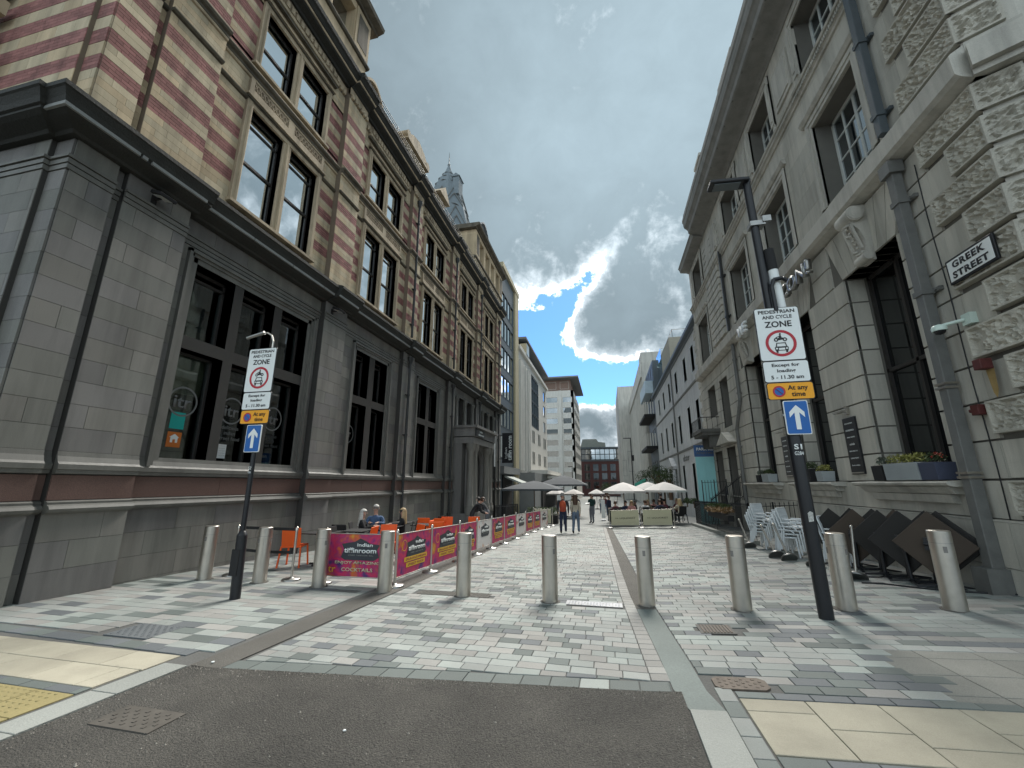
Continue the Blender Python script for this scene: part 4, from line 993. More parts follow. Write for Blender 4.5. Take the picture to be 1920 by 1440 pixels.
# vermiculated blocks
def vblock(y0, y1, z0, z1, o0, o1, wrap=0.0, seed=0):
    q = MB(); nu, nv = max(6, int((y1-y0)/.026)), max(6, int((z1-z0)/.028)); m = .045
    def f(u, v):
        y = y0+(y1-y0)*u; z = z0+(z1-z0)*v
        e = min(y-y0, y1-y, z-z0, z1-z); d = 0.0
        if e > m:
            n1 = abs(mn.noise(Vector((y*9+seed, z*12, seed*3.1)))); n2 = abs(mn.noise(Vector((y*17, z*19+seed, seed))))
            d = -.042+.075*max(0, .36-min(n1*1.6, n2*1.4+.12)) if True else 0
            d = -.060+min(.065, .23*max(0, .30-n1))
            d *= min(1.0, (e-m)/.015+.3)
        return FR.P(y, o1+d, z)
    q.grid(f, nu, nv)
    FR_b = MB(); y_a, y_b = y0, y1
    for (p0, p1) in (((y0,z0),(y1,z0)),((y1,z0),(y1,z1)),((y1,z1),(y0,z1)),((y0,z1),(y0,z0))):
        q.add([FR.P(p0[0], o0, p0[1]), FR.P(p1[0], o0, p1[1]), FR.P(p1[0], o1, p1[1]), FR.P(p0[0], o1, p0[1])], [(0,1,2,3)])
    if wrap:
        P, Q = Vector((5.8, 6.5, 0)), Vector((6.30, 6.18, 0)); d = (Q-P).normalized(); nn = Vector((d.y, -d.x, 0)); L_ = wrap
        if nn.x > 0: nn = -nn
        P = P+nn*.0
        def g(u, v):
            z = z0+(z1-z0)*v; s = L_*u; e = min(s, L_-s, z-z0, z1-z); dd = 0
            if e > m:
                n1 = abs(mn.noise(Vector((s*9+seed+7, z*12, seed)))); dd = (-.060+min(.065, .23*max(0, .30-n1)))*min(1, (e-m)/.015+.3)
            b = Vector((5.8-o1, 6.5-o1*.30, 0))
            r = b+d*s*1.06+nn*dd; return (r.x, r.y, z)
        q.grid(g, max(5, int(L_/.028)), nv)
        b = Vector((5.8-o1, 6.5-o1*.3, 0)); e_ = b+d*L_*1.06
        for zz in (z0, z1): q.add([(b.x, b.y, zz), (e_.x, e_.y, zz), (e_.x-nn.x*.1, e_.y-nn.y*.1, zz), (5.8, 6.5, zz)], [(0,1,2,3)])
        q.add([(e_.x, e_.y, z0), (e_.x-nn.x*.1, e_.y-nn.y*.1, z0), (e_.x-nn.x*.1, e_.y-nn.y*.1, z1), (e_.x, e_.y, z1)], [(0,1,2,3)])
    q.build('carved_block', m_verm, br, fix=True)
for k in range(11):
    z = 1.09+.59*k; vblock(6.5-.03, 7.68 if k % 2 == 0 else 7.17, z+.085, z+.575, -.05, .085, wrap=.50, seed=k)
    FR.box(mo, 7.69 if k % 2 == 0 else 7.18, 7.75, -.05, .0, z+.02, z+.57) if False else None
    if k % 2: FR.ashlar(pr, 7.18, 7.69, z+.02, z+.575, -.05, 0, .6, .6, [], m_port, zb=z)
for k in range(11):
    z = 8.31+.60*k; vblock(6.5-.03, 7.80 if k % 2 == 0 else 7.35, z+.075, z+.585, -.05, .085, wrap=.50, seed=k+20)
    if k % 2: FR.ashlar(pr, 7.36, 7.69, z+.01, z+.59, -.05, 0, .6, .6, [], m_port, zb=z)
# consoles over the windows
for a, b in (GW[0], GW[2]):
    c = (a+b)/2-.15; q = MB()
    q.prism([(0,6.25),(.13,6.27),(.19,6.38),(.15,6.52),(.13,6.75),(.19,6.98),(.30,7.12),(.38,7.28),(.37,7.45),(.28,7.57),(0,7.58)], lambda u, v, w: FR.P(w, u, v), c-.17, c+.17)
    q.tube(FR.P(c-.24, .25, 7.36), FR.P(c+.24, .25, 7.36), .175, n=20); q.tube(FR.P(c-.19, .13, 6.36), FR.P(c+.19, .13, 6.36), .10, n=16)
    for s_ in (-1, 1):
        for r in (.15, .10, .05): q.tube(FR.P(c+s_*.24, .25, 7.36), FR.P(c+s_*(.255+.01*(.15-r)*10), .25, 7.36), r, n=18)
        q.bar(FR.P(c+s_*.14, .20, 6.55), FR.P(c+s_*.14, .33, 7.15), .05, .05)
    q.build('console', m_portm, br)
    q = MB(); rn = random.Random(3)
    for k in range(26):
        t = rn.random(); z = 6.45+.75*t; o = .16+.16*t+rn.uniform(0, .05); y = c+rn.uniform(-.1, .1)
        q.lathe(FR.P(y, o-.03, z), [(.035,0),(.03,.02),(.0,.06)], n=5, axis=(-1, rn.uniform(-.6,.6), rn.uniform(-.9,.3)))
    q.build('leaf_carving', m_portm, br, kind='stuff')
# ledges below the ground windows
for (a, b) in ((8.42,11.22), (12.15,14.75), (15.98,19.2)):
    q = MB(); FR.mould(q, [(-.1,1.56),(.26,1.57),(.33,1.60),(.345,1.635),(.33,1.66),(-.1,1.68)], a, b); FR.mould(q, [(-.1,1.44),(.16,1.45),(.20,1.50),(.26,1.565),(-.1,1.565)], a+.12, b-.12)
    FR.mould(q, [(-.1,1.28),(.10,1.30),(.13,1.44),(-.1,1.44)], a+.3, b-.3)
    q.build('window_ledge', m_portm, br)
# ground windows: deep reveals, dark glazing with bars
for i, (a, b) in enumerate(GW):
    q = MB(); FR.box(q, a-.02, b+.02, -.62, -.56, GZ[0]-.4, GZ[1]+.1); g = q.build('shop_window', m_glD, br)
    q = MB()
    for y in (a+.04, (a+b)/2, b-.04): FR.box(q, y-.035, y+.035, -.56, -.50, GZ[0], GZ[1])
    for z in (GZ[0]+.05, 4.1, GZ[1]-.05): FR.box(q, a, b, -.56, -.50, z-.04, z+.04)
    q.build('frame', m_sash, g)
    q = MB(); FR.box(q, a+.25, a+.5, -.9, -.88, 2.5, 5.2) if False else None
    for k in range(8):          # reveal joints
        z = 1.68+.59*(k+1)
        for y in (a, b):
            FR.box(bk, y-(.02 if y == a else -.0)-.0, y+(.0 if y == a else .02), -.5, -.03, z-.0, z+.001) if False else None
    for k in range(9):
        z0, z1 = 1.68+.59*k+.018, 1.68+.59*(k+1)-.018; z1 = min(z1, GZ[1])
        if z1-z0 < .05: continue
        for (y0, y1) in ((a-.06, a+.012), (b-.012, b+.06)):
            q = MB(); FR.box(q, y0, y1, -.44, -.102, z0, z1); q.build('reveal_stone', m_port[k % 2], br, fix=False)
# upper windows with white glazing bars
def gbar(a, b, z0, z1, rows, cols, o=-.50, gm=None, deep=-.50):
    q = MB(); FR.box(q, a, b, -.75, -.7, z0, z1)
    w = MB(); FR.box(w, a, a+.07, o, o+.06, z0, z1); FR.box(w, b-.07, b, o, o+.06, z0, z1); FR.box(w, a, b, o, o+.06, z0, z0+.08); FR.box(w, a, b, o, o+.06, z1-.07, z1)
    for k in range(1, cols): y = a+(b-a)*k/cols; FR.box(w, y-(.035 if k == cols//2 else .018), y+(.035 if k == cols//2 else .018), o+.003, o+.055, z0, z1)
    for k in range(1, rows): z = z0+(z1-z0)*k/rows; FR.box(w, a, b, o+.006, o+.05, z-.018, z+.018)
    f = w.build('window', m_wsash, br); g = MB(); FR.box(g, a+.03, b-.03, o+.015, o+.03, z0+.03, z1-.03); g.build('pane', gm or m_glM, f, fix=False)
    FR.box(bk, a, b, -1.0, -.56, z0, z1)
for (a, b) in UW:
    for (z0, z1) in (U1, U2):
        gbar(a, b, z0, z1, 4 if z1 < 12 else 3, 4)
        for k, (e, d) in enumerate(((.0,.03),(.10,.055))):
            for (p, q_) in ((a-.22+e*0, a-.10*k-.0), (b+.10*k, b+.22)):
                FR.box(mo, p, q_, -.06, d, z0-.02, z1+.10*k+.0)
            FR.box(mo, a-.22, b+.22, -.06, d, z1+.10*k+.001, z1+.22)
        if z1 < 12: FR.mould(mo, [(-.05,z1+.24),(.08,z1+.26),(.14,z1+.36),(.14,z1+.40),(-.05,z1+.46)], a-.35, b+.35)
        else:
            for y in (a-.22, b+.02):
                FR.box(mo, y, y+.2, -.05, .085, z0+.25, z1-.1); FR.box(mo, y+.03, y+.17, -.05, .11, z0+.4, z1-.2)
for y in (11.0, 14.85, 19.6, 20.6):      # raised panels between the top windows
    FR.box(mo, y+.02, y+1.08, -.05, .055, 12.85, 14.15); FR.box(mo, y+.14, y+.96, -.05, .085, 12.98, 14.02)
# second floor string with small dentils
FR.mould(mo, [(-.05,12.02),(.05,12.03),(.06,12.10),(.10,12.12)], 6.5, 26.1); FR.mould(mo, [(-.05,12.235),(.16,12.24),(.18,12.30),(-.05,12.36)], 6.5, 26.1); FR.box(mo, 6.5, 26.1, -.05, .07, 12.10, 12.24)
dn = MB(); y = 6.55
while y < 26: FR.box(dn, y, y+.035, .06, .13, 12.125, 12.232); y += .075
dn.build('fluted_band', m_portm, br, kind='stuff')
# strips of banded rustication at the far end
for z in [8.5+.36*k for k in range(16)]:
    if z < 11.8 or z > 12.4:
        FR.box(mo, 19.3, 19.5, -.05, .03, z, z+.30); FR.box(mo, 19.9, 22.2, -.05, .09, z+.02, z+.30)
# eaves
ev = MB(); FR.mould(ev, [(-1,14.84),(.03,14.84),(.08,14.92),(.16,14.98),(.66,15.08),(.72,15.12),(.74,15.30),(.84,15.42),(.90,15.46),(.94,15.62),(.94,15.74),(.98,15.80),(.98,15.96),(.9,16.0),(.9,16.26),(.8,16.3),(-1,16.5)], 5.9, 21.9)
FR.mould(ev, [(-1,13.9+.9),(.03,14.8),(.1,14.85),(.5,14.92),(.55,15.1),(.62,15.2),(-1,15.4)], 21.9, 26.1)
ev.build('eaves_cornice', M('eaves_stone', (.25,.25,.235), .8, var=.1, grime=.2), br)
q = MB(); y = 8.0
while y < 21.5: FR.box(q, y, y+.06, .66, .70, 15.07, 15.10); y += 1.1
q.build('soffit_seams', m_portj, br, kind='stuff')
q = MB(); FR.box(q, 12.6, 14.3, .1, .86, 16.3, 16.48); q.build('roof_vent', m_portm, br); q = MB(); FR.box(q, 18.9, 19.9, -.3, .45, 16.3, 17.5); FR.box(q, 18.8, 20.0, -.4, .55, 17.5, 17.65); q.build('chimney', m_portm, br)
q = MB(); q.prism([(-.8,16.3),(-4,19),(-14,19),(-14,14),(-.8,14)], lambda u, v, w: (5.8-u, w, v), 6.5, 26.0); q.build('roof', m_slate, br)
q = MB(); q.box(6.9, 22, 6.6, 26.05, -1, 14.9); q.build('core', m_portj, br, fix=False)
pr.flush(); bk.build('wall_backing', m_portj, br, fix=False); mo.build('stone_mouldings', m_portm, br, kind='stuff')
# door, balcony and hood at the far end
q = MB(); FR.box(q, 20.9, 22.4, -.6, -.5, -.6, 3.35); FR.box(q, 23.2, 24.7, -.6, -.5, -.6, 3.3); q.build('door', m_blkm, br)
q = MB(); FR.box(q, 23.0, 25.4, 0, .95, 4.25, 4.42); FR.box(q, 23.1, 25.3, 0, .85, 4.1, 4.25); FR.box(q, 23.3, 23.5, 0, .5, 3.5, 4.1); FR.box(q, 24.9, 25.1, 0, .5, 3.5, 4.1); q.build('balcony', M('balcony_stone', (.12,.12,.11), .8, grime=.3), br)
q = MB()
for k in range(12): y = 23.05+k*.21; q.tube(FR.P(y, .9, 4.42), FR.P(y, .9, 5.0), .012, n=6)
for k in range(4): q.tube(FR.P(23.05, .1+.25*k, 4.42), FR.P(23.05, .1+.25*k, 5.0), .012, n=6)
FR.box(q, 23.0, 25.4, .88, .92, 5.0, 5.04); FR.box(q, 23.03, 23.07, 0, .9, 5.0, 5.04); q.build('balcony_rail', m_blk, br, kind='stuff')
for (a, b, z0, z1) in ((20.85,22.3,4.3,6.7),(23.15,24.8,5.15,6.8)): gbar(a, b, z0, z1, 3, 2, gm=m_glD)
q = MB(); q.prism([(20.5,3.5),(21.6,4.05),(22.8,3.5)], lambda u, v, w: FR.P(u, w, v), .0, .35); q.build('door_hood', m_portm, br)
# drainpipes of the right building
def pipeR(y, z0, z1, lab, w=.13, marks=(), mat=m_pipe, foot=None):
    t = thing('drainpipe', FR.P(y, .14, z0), lab, 'drainpipe'); q = MB(); FR.box(q, y-w/2, y+w/2, .07, .07+w, z0, z1)
    q.build('pipe', mat, t, bevel=.012)
    for z in marks:
        q = MB(); FR.box(q, y-w/2-.025, y+w/2+.025, .05, .09+w, z-.05, z+.05); FR.box(q, y-w*1.3, y+w*1.3, .0, .07, z-.035, z+.035); q.tube(FR.P(y-w*.95, .03, z), FR.P(y-w*.95, .10, z), .02, n=8); q.build('clamp', mat, t)
    return t
t = pipeR(8.17, 8.29, 15.0, 'dark square drainpipe on the upper wall of the pale corner building', marks=(8.75, 10.6, 12.6), w=.15, mat=M('dark_square_pipe', (.07,.085,.095), .5, var=.15, scale=6))
t = pipeR(8.17, .35, 7.4, 'tall grey square drainpipe between the street name plate and the nearest ground floor window', marks=(6.75, 4.9), w=.17)
q = MB(); FR.box(q, 8.03, 8.31, .05, .30, 7.35, 7.6); q.build('hopper', m_pipe, t)
for z in (3.18, 1.72): q = MB(); FR.box(q, 8.06, 8.28, .06, .27, z-.02, z+.015); FR.box(q, 8.06, 8.28, .06, .27, z+.05, z+.085); q.build('clip', m_steel, t)
q = MB(); FR.box(q, 8.02, 8.32, .0, .36, -.05, .38); q.build('shoe', m_pipe, t)
t = pipeR(19.12, 8.3, 12.3, 'dark drainpipe on the upper wall at the far end of the pale corner building', w=.12, marks=(9, 11), mat=m_pipeL)
t = thing('drainpipe', FR.P(19.2, .15, 1), 'round grey drainpipe that bends sideways below the far console', 'drainpipe')
q = MB(); q.path([FR.P(18.95,.12,7.6), FR.P(18.95,.12,5.1), FR.P(19.05,.14,4.85), FR.P(19.75,.16,3.95), FR.P(19.8,.14,3.7), FR.P(19.8,.12,-.3)], .075, n=12); q.build('pipe', m_pipe, t)
q = MB()
for (y, z) in ((18.95,6.9),(18.95,5.4),(19.8,3.2),(19.8,1.6)): q.tube(FR.P(y,.12,z-.04), FR.P(y,.12,z+.04), .10, n=12)
q.build('collar', m_pipe, t)
t = thing('cable', FR.P(7.87, .01, 4), 'thin dark cable running up the wall beside the square drainpipe', 'cable')
q = MB(); pts = [(7.87+.012*math.sin(z*2.3), z) for z in [1.0+.35*k for k in range(19)]]
q.path([FR.P(y, .012, z) for y, z in pts], .009, n=6); q.build('wire', m_blk, t)
# street name plate
sn = thing('street_sign', FR.P(7.2, .12, 4.99), 'cast street name plate reading GREEK STREET on the rough corner blocks', 'sign')
q = MB(); FR.box(q, 6.76, 7.64, .09, .13, 4.78, 5.20); q.build('frame', m_blk, sn, bevel=.008)
q = MB(); FR.box(q, 6.80, 7.60, .12, .137, 4.82, 5.16); q.build('plate', m_white, sn)
text('GREEK', sn, m_ink, FR.P(7.2, .14, 5.075), (0,-1,0), (0,0,1), width=.60, height=.115, depth=.004, bold=.035, spacing=1.15)
text('STREET', sn, m_ink, FR.P(7.2, .14, 4.905), (0,-1,0), (0,0,1), width=.66, height=.115, depth=.004, bold=.035, spacing=1.1)
# dome camera
t = thing('security_camera', FR.P(7.65, .3, 4.1), 'white dome security camera on a bracket below the street name plate', 'camera')
q = MB(); q.lathe(FR.P(7.78, .34, 4.06), [(.095,0),(.10,.05),(.085,.09),(.03,.11)], n=18); q.tube(FR.P(7.78,.34,4.14), FR.P(7.6,.1,4.17), .028, n=10); FR.box(q, 7.5, 7.66, .0, .1, 4.08, 4.26); q.build('housing', M('camera_white', (.55,.66,.60), .4), t)
q = MB(); q.lathe(FR.P(7.78, .34, 3.995), [(.0,0),(.05,.015),(.075,.045),(.08,.068)], n=16); q.build('dome', m_blk, t)
for (y, z, lb) in ((7.43, 3.38, 'rusty red box on the corner blocks with a rust streak below it'), (7.80, 2.74, 'small dark red box beside the square drainpipe at window height')):
    t = thing('alarm_box', FR.P(y, .1, z), lb, 'alarm box'); q = MB(); FR.box(q, y-.07, y+.07, .0 if y > 7.5 else .08, .15 if y > 7.5 else .24, z-.08, z+.08); q.tube(FR.P(y+.05,.06,z), FR.P(y+.13,.12,z), .03, n=8); q.build('box', m_rust, t, bevel=.012)
q = MB(); q.prism([(7.36,3.30),(7.5,3.30),(7.47,2.95),(7.43,2.86),(7.38,2.98)], lambda u, v, w: FR.P(u, w, v), .086, .0885); tag(q.build('rust_stain', m_stain), 'ochre rust streak running down the carved block below the rusty red box', 'stain')
# fascia letters
t = thing('shop_letters', FR.P(12.2, .2, 7.2), 'dark metal letters CON! standing off the stone above the second window', 'sign')
text('CON!', t, m_steeld, FR.P(12.2, .24, 7.23), (0,-1,0), (0,0,1), width=1.75, height=.42, depth=.14, bold=.01, name='letters', spacing=1.1)
t = thing('shop_letters', FR.P(16.5, .2, 7.35), 'pale metal letters WE beside the far scrolled console', 'sign')
text('WE', t, m_white, FR.P(16.45, .42, 7.36), (0,-1,0), (0,0,1), width=.95, height=.40, depth=.10, bold=.03, name='letters')
# menu boards
for (a, b, z0, z1, lb) in ((11.2,11.72,1.84,3.18,'tall black menu board with white print between the first and second windows'), (15.05,15.55,1.84,3.14,'tall black menu board further along, left of the dark lamp post')):
    t = thing('menu_board', FR.P((a+b)/2, .05, z0), lb, 'menu board'); q = MB(); FR.box(q, a, b, .0, .05, z0, z1); q.build('board', m_blk, t, bevel=.006)
    q = MB(); FR.box(q, a+.02, b-.02, .05, .056, z0+.02, z0+.05); q.build('edge_strip', m_steel, t)
    for k, (s_, h) in enumerate((('FOOD AND DRINK', .03), ('menu', .04), ('SMALL PLATES', .03), ('cocktails', .05), ('BRUNCH', .03), ('SUNDAY ROAST', .03), ('book online', .03))):
        text(s_, t, m_white, FR.P((a+b)/2, .053, z1-.14-k*.165), (0,-1,0), (0,0,1), width=(b-a)*(.62 if k != 3 else .4), height=h, depth=.002)
    q = MB(); FR.box(q, (a+b)/2-.05, (a+b)/2+.05, .0, .06, z1+.08, z1+.26); q.tube(FR.P((a+b)/2,.05,z1+.14), FR.P((a+b)/2,.22,z1+.17), .012, n=8); FR.box(q, (a+b)/2-.19, (a+b)/2+.19, .16, .26, z1+.11, z1+.15); q.build('picture_light', m_steel, t)
# planters
def leafball(mb, c, r, n, seed, flat=.8, size=.035, up=.5):
    rn = random.Random(seed)
    for k in range(n):
        a = rn.uniform(0, 2*math.pi); e = rn.uniform(-.2, 1.4); rr = r*rn.uniform(.45, 1.05)
        p = Vector(c)+Vector((math.cos(a)*math.cos(e)*rr, math.sin(a)*math.cos(e)*rr, math.sin(e)*rr*flat))
        d = Vector((rn.uniform(-1,1), rn.uniform(-1,1), rn.uniform(-.3,1)+up)).normalized(); s = d.orthogonal().normalized()*size*rn.uniform(.3,.5); L_ = size*rn.uniform(.9,1.8)
        mb.add([p, p+d*L_*.5+s, p+d*L_, p+d*L_*.5-s], [(0,1,2,3)])
def planter(y, z, w, o0, o1, h, mat, lmat, lab, seed, r=.16, flowers=None, n=260):
    t = thing('planter', FR.P(y, (o0+o1)/2, z), lab, 'planter', 'planters on the window ledges')
    q = MB(); q.prism([(o0,z),(o1,z),(o1+.02,z+h),(o0-.02,z+h)], lambda u, v, w_: FR.P(w_, u, v), y-w/2, y+w/2); q.build('trough', mat, t, bevel=.008)
    q = MB(); FR.box(q, y-w/2+.02, y+w/2-.02, o0+.01, o1-.01, z+h-.02, z+h+.006); q.build('soil', m_soil, t)
    q = MB(); k = max(1, int(w/.25))
    for i in range(k): leafball(q, FR.P(y-w/2+w*(i+.5)/k, (o0+o1)/2, z+h+.03), r, n, seed+i)
    q.build('foliage', lmat, t, kind='stuff', fix=False)
    if flowers:
        q = MB(); leafball(q, FR.P(y-w*.2, (o0+o1)/2, z+h+.08), r*.7, 40, seed+9, size=.03); q.build('flowers', flowers, t, kind='stuff', fix=False)
planter(10.25, 1.685, .34, .03, .30, .30, m_blkm, m_leafs, 'black pot with grey green leaves at the far end of the nearest ledge', 1)
planter(9.52, 1.685, .95, .02, .31, .32, m_concG, m_leafy, 'long pale grey trough with yellow green leaves on the nearest ledge', 2, r=.17)
planter(8.82, 1.685, .40, .02, .30, .30, M('slate_blue_pot', (.05,.06,.10), .7), m_leaf, 'dark blue pot with red flowers at the near end of the nearest ledge', 5, flowers=m_flow)
planter(14.1, 1.685, .3, .02, .28, .26, m_concG, m_leafs, 'pale pot on the middle ledge, left of the black one', 7)
planter(13.5, 1.685, .50, .02, .30, .34, m_blkm, m_leaf, 'black pot with bushy green plant in the middle of the middle ledge', 8, r=.2)
planter(12.75, 1.685, .34, .02, .30, .26, m_concG, m_leafy, 'pale grey pot with yellow flowers at the near end of the middle ledge', 9)
planter(16.75, 1.685, .62, .02, .30, .28, m_concG, m_leaf, 'grey trough with low green plants on the farthest ledge', 10, r=.15)
planter(17.5, 1.685, .3, .02, .30, .26, m_blkm, m_leafs, 'black pot at the far end of the farthest ledge', 12)
# ------------------------------------------------------------------ buildings further down the street
def gridwin(parent, f, spans, gm, fm, rec=.12, fr=.05):
    """f(u,o,z)->world; each opening is a window (frame) with a pane"""
    for (u0, u1, z0, z1) in spans:
        w = MB()
        for (a, b, c, d) in ((u0-fr, u0, z0-fr, z1+fr), (u1, u1+fr, z0-fr, z1+fr), (u0, u1, z0-fr, z0), (u0, u1, z1, z1+fr)):
            p = [f(a, -rec, c), f(b, -rec, c), f(b, -rec, d), f(a, -rec, d), f(a, .03, c), f(b, .03, c), f(b, .03, d), f(a, .03, d)]
            w.add(p, [(0,3,2,1),(4,5,6,7),(0,1,5,4),(1,2,6,5),(2,3,7,6),(3,0,4,7)])
        o = w.build('window', fm, parent); g = MB()
        g.add([f(u0, -rec*.5, z0), f(u1, -rec*.5, z0), f(u1, -rec*.5, z1), f(u0, -rec*.5, z1)], [(0,1,2,3)]); g.build('pane', gm, o, fix=False)
def wallholes(mb, f, u0, u1, z0, z1, th, holes):
    for (a, b, c, d) in rects_minus((u0, u1, z0, z1), holes):
        p = [f(a, -th, c), f(b, -th, c), f(b, -th, d), f(a, -th, d), f(a, 0, c), f(b, 0, c), f(b, 0, d), f(a, 0, d)]
        mb.add(p, [(0,3,2,1),(4,5,6,7),(0,1,5,4),(1,2,6,5),(2,3,7,6),(3,0,4,7)])
fy = lambda X, sg: (lambda u, o, z: (X+sg*o, u, z))     # facade along the street
fx = lambda Y: (lambda u, o, z: (u, Y-o, z))             # facade facing the camera
m_dclad = M('dark_cladding', (.075,.095,.11), .5, var=.1); m_ochre = M('ochre_cladding', (.42,.37,.24), .7, var=.08)
m_offw = M('off_white_render', (.60,.59,.55), .85, var=.06, grime=.12); m_creamc = M('cream_cladding', (.50,.49,.45), .8, var=.10, scale=.6, grime=.25, rand=.05)
m_stucco = M('white_stucco', (.56,.57,.58), .85, var=.07, grime=.22); m_greyb = M('grey_render', (.20,.21,.21), .85, var=.08)
m_redb = M('dark_red_brick', (.085,.038,.036), .85, var=.15, fine=.2); m_glB = glass('blue_glass', .35, clear=False, base=(.02,.035,.045)); m_glH = glass('hotel_glass', .22, clear=False, base=(.03,.04,.045))
t = thing('glass_building', (-8.7, 37, -1), 'dark clad building with five rows of tall reflecting windows beside the striped building', 'building')
f = fy(-8.8, 1); fl = [(34.35, 39.3, 3.9+2.72*k, 5.75+2.72*k) for k in range(6)]
q = MB(); wallholes(q, f, 34.05, 39.6, -1.5, 21.6, .5, fl); q.box(-20, -9.5, 34.05, 41, -1.5, 21.6); q.build('wall', m_dclad, t)
q = MB(); q.box(-20, -8.6, 39.6, 41.2, -1.5, 21.9); q.box(-9.2, -8.55, 34.05, 41.25, 21.6, 22.1); q.build('ochre_pier', m_ochre, t)
for s_ in fl:
    n = 4; w = (s_[1]-s_[0])/n
    gridwin(t, f, [(s_[0]+k*w+.04, s_[0]+(k+1)*w-.04, s_[2], s_[3]) for k in range(n)], m_glU, m_dclad)
q = MB(); q.box(-8.8, -8.45, 34.3, 41, 2.5, 3.1); q.build('shop_fascia', m_greyb, t); q = MB(); q.box(-8.8, -8.7, 35, 38.5, -1.2, 2.4); q.build('shop_front', m_dark, t)
t = thing('white_building', (-8.7, 52, -1.3), 'tall off-white building with ribbed corner, glazed bay and mansard roof', 'building')
f = fy(-8.75, 1)
tall = [(43.9,44.7,4.2,8.0),(43.9,44.7,9.0,14.2),(45.3,46.1,4.2,8.0),(45.3,46.1,9.0,14.2)]
small = [(c, c+w, z, z+1.5) for z in (4.0, 6.6) for c, w in ((50.0,.6),(51.0,.6),(54.4,.7),(55.5,.7),(59.2,.8),(60.6,.8))]
small += [(59.4, 61.2, z, z+1.5) for z in (9.0, 11.4, 13.6)]
bay = (49.6, 55.0, 8.6, 15.2)
q = MB(); wallholes(q, f, 41.3, 63, -1.5, 16.2, .5, tall+small+[bay]); q.box(-20, -9.4, 41.3, 63, -1.5, 16.2)
for y in (42.0, 42.7, 43.4, 44.95, 46.6, 47.3): q.box(-8.75, -8.5, y, y+.25, 3.0, 14.9)
q.box(-9, -8.45, 41.3, 63.2, 15.9, 16.3); q.build('wall', m_offw, t)
gridwin(t, f, tall+small, m_glH, m_offw)
bw = [(49.6+k*1.35+.06, 49.6+(k+1)*1.35-.06, 8.7+j*1.6, 10.1+j*1.6) for k in range(4) for j in range(4)]
gridwin(t, f, bw, m_glB, m_dclad, rec=.3)
q = MB(); q.prism([(-8.75,16.3),(-10.2,18.0),(-19,18.0),(-19,16.3)], lambda u, v, w: (u, w, v), 41.5, 62.5); q.build('roof', m_lead2, t); q = MB(); q.box(-12, -8.3, 44, 62.8, 17.9, 18.15); q.build('roof_edge', m_greyb, t)
q = MB(); q.box(-9.2, -8.4, 44.8, 46.4, 16.3, 17.6); q.build('dormer', m_glB, t)
t = thing('podium', (-7.5, 50, -1.2), 'low grey flat-roofed shop front below the white building', 'building')
q = MB(); q.box(-8.74, -7.15, 42.0, 60, -1.7, 2.75); q.build('wall', m_greyb, t); q = MB(); q.box(-8.74, -6.6, 47.5, 62, 2.76, 3.2); q.box(-7.0, -5.2, 50, 60, 2.3, 2.6); q.build('canopy', m_offw, t); q = MB(); q.box(-7.14, -7.0, 46, 59, -1.1, 1.9); q.build('shop_front', m_dark, t)
# hotel
t = thing('hotel', (-10, 92, -1.4), 'pale grey hotel block with rows of wide windows and a jutting flat roof', 'building')
f = fx(92); ho = []
for k in range(7):
    z = 19.7-2.42*k
    ho += [(-12.95,-10.3,z,z+1.15), (-9.0,-6.95,z,z+1.15)]
ho += [(-12.9,-10.2,1.2,4.2), (-9.2,-6.9,1.2,4.2)]
q = MB(); wallholes(q, f, -14.5, -6.6, -1.8, 22.4, .6, ho); q.box(-20, -14.5, 92, 112, -1.8, 22.4); 
fs = fy(-6.6, 1); hs_ = [(93.5+2.6*k, 95.0+2.6*k, 19.7-2.42*j, 20.85-2.42*j) for k in range(7) for j in range(8)]
wallholes(q, fs, 92, 112, -1.8, 22.4, .6, hs_); q.box(-9.95, -9.35, 91.75, 92, 1.0, 22.4); q.build('wall', m_offw, t)
gridwin(t, f, ho, m_glH, m_offw, rec=.2); gridwin(t, fs, hs_, m_glH, m_offw, rec=.2)
q = MB(); q.box(-20, -7.3, 92.9, 111, 22.4, 25.1); q.build('attic', M('attic_brown', (.22,.15,.12), .8), t); gridwin(t, fx(92.9), [(-13,-10.6,23,24.6), (-9.6,-7.7,23,24.6)], m_glB, m_offw)
q = MB(); q.box(-20, -5.3, 90.6, 112, 25.1, 25.45); q.build('flat_roof', m_greyb, t)
q = MB(); q.box(-20, -7.2, 93.5, 111, -1.8, 22); q.build('dark_inside', m_greyb, t, fix=False)
# centre
t = thing('brick_office', (-2, 130, -1.5), 'dark red brick and glass office closing the end of the street', 'building')
f = fx(130); q = MB(); gl = [(-9.2+2.55*k, -9.2+2.55*k+1.5, 6.9-2.6*j-1.3, 6.9-2.6*j+.6) for k in range(6) for j in range(3)]
wallholes(q, f, -10.5, 7, -2, 8.4, .5, gl); q.build('wall', m_redb, t); gridwin(t, f, gl, m_glD, m_dclad)
q = MB(); q.box(-10.5, 7, 130.6, 145, -2, 12.2); q.box(-10.7, 7.2, 129.6, 131, 12.2, 12.7); q.box(-10.5, 7, 129.8, 130.6, 8.4, 8.8); q.build('frame', m_dclad, t)
gridwin(t, f, [(-10.2+1.4*k, -10.2+1.4*k+1.2, 9.0+1.6*j, 10.4+1.6*j) for k in range(12) for j in range(2)], m_glM, m_dclad)
q = MB(); q.prism([(-8.0,12.7),(-7.2,15.5),(-2.9,15.5),(-2.3,14.6),(-.2,14.3),(-.1,12.7)], lambda u, v, w: (u, w, v), 133, 141); q.build('plant_room', M('plant_grey', (.22,.24,.22), .8), t)
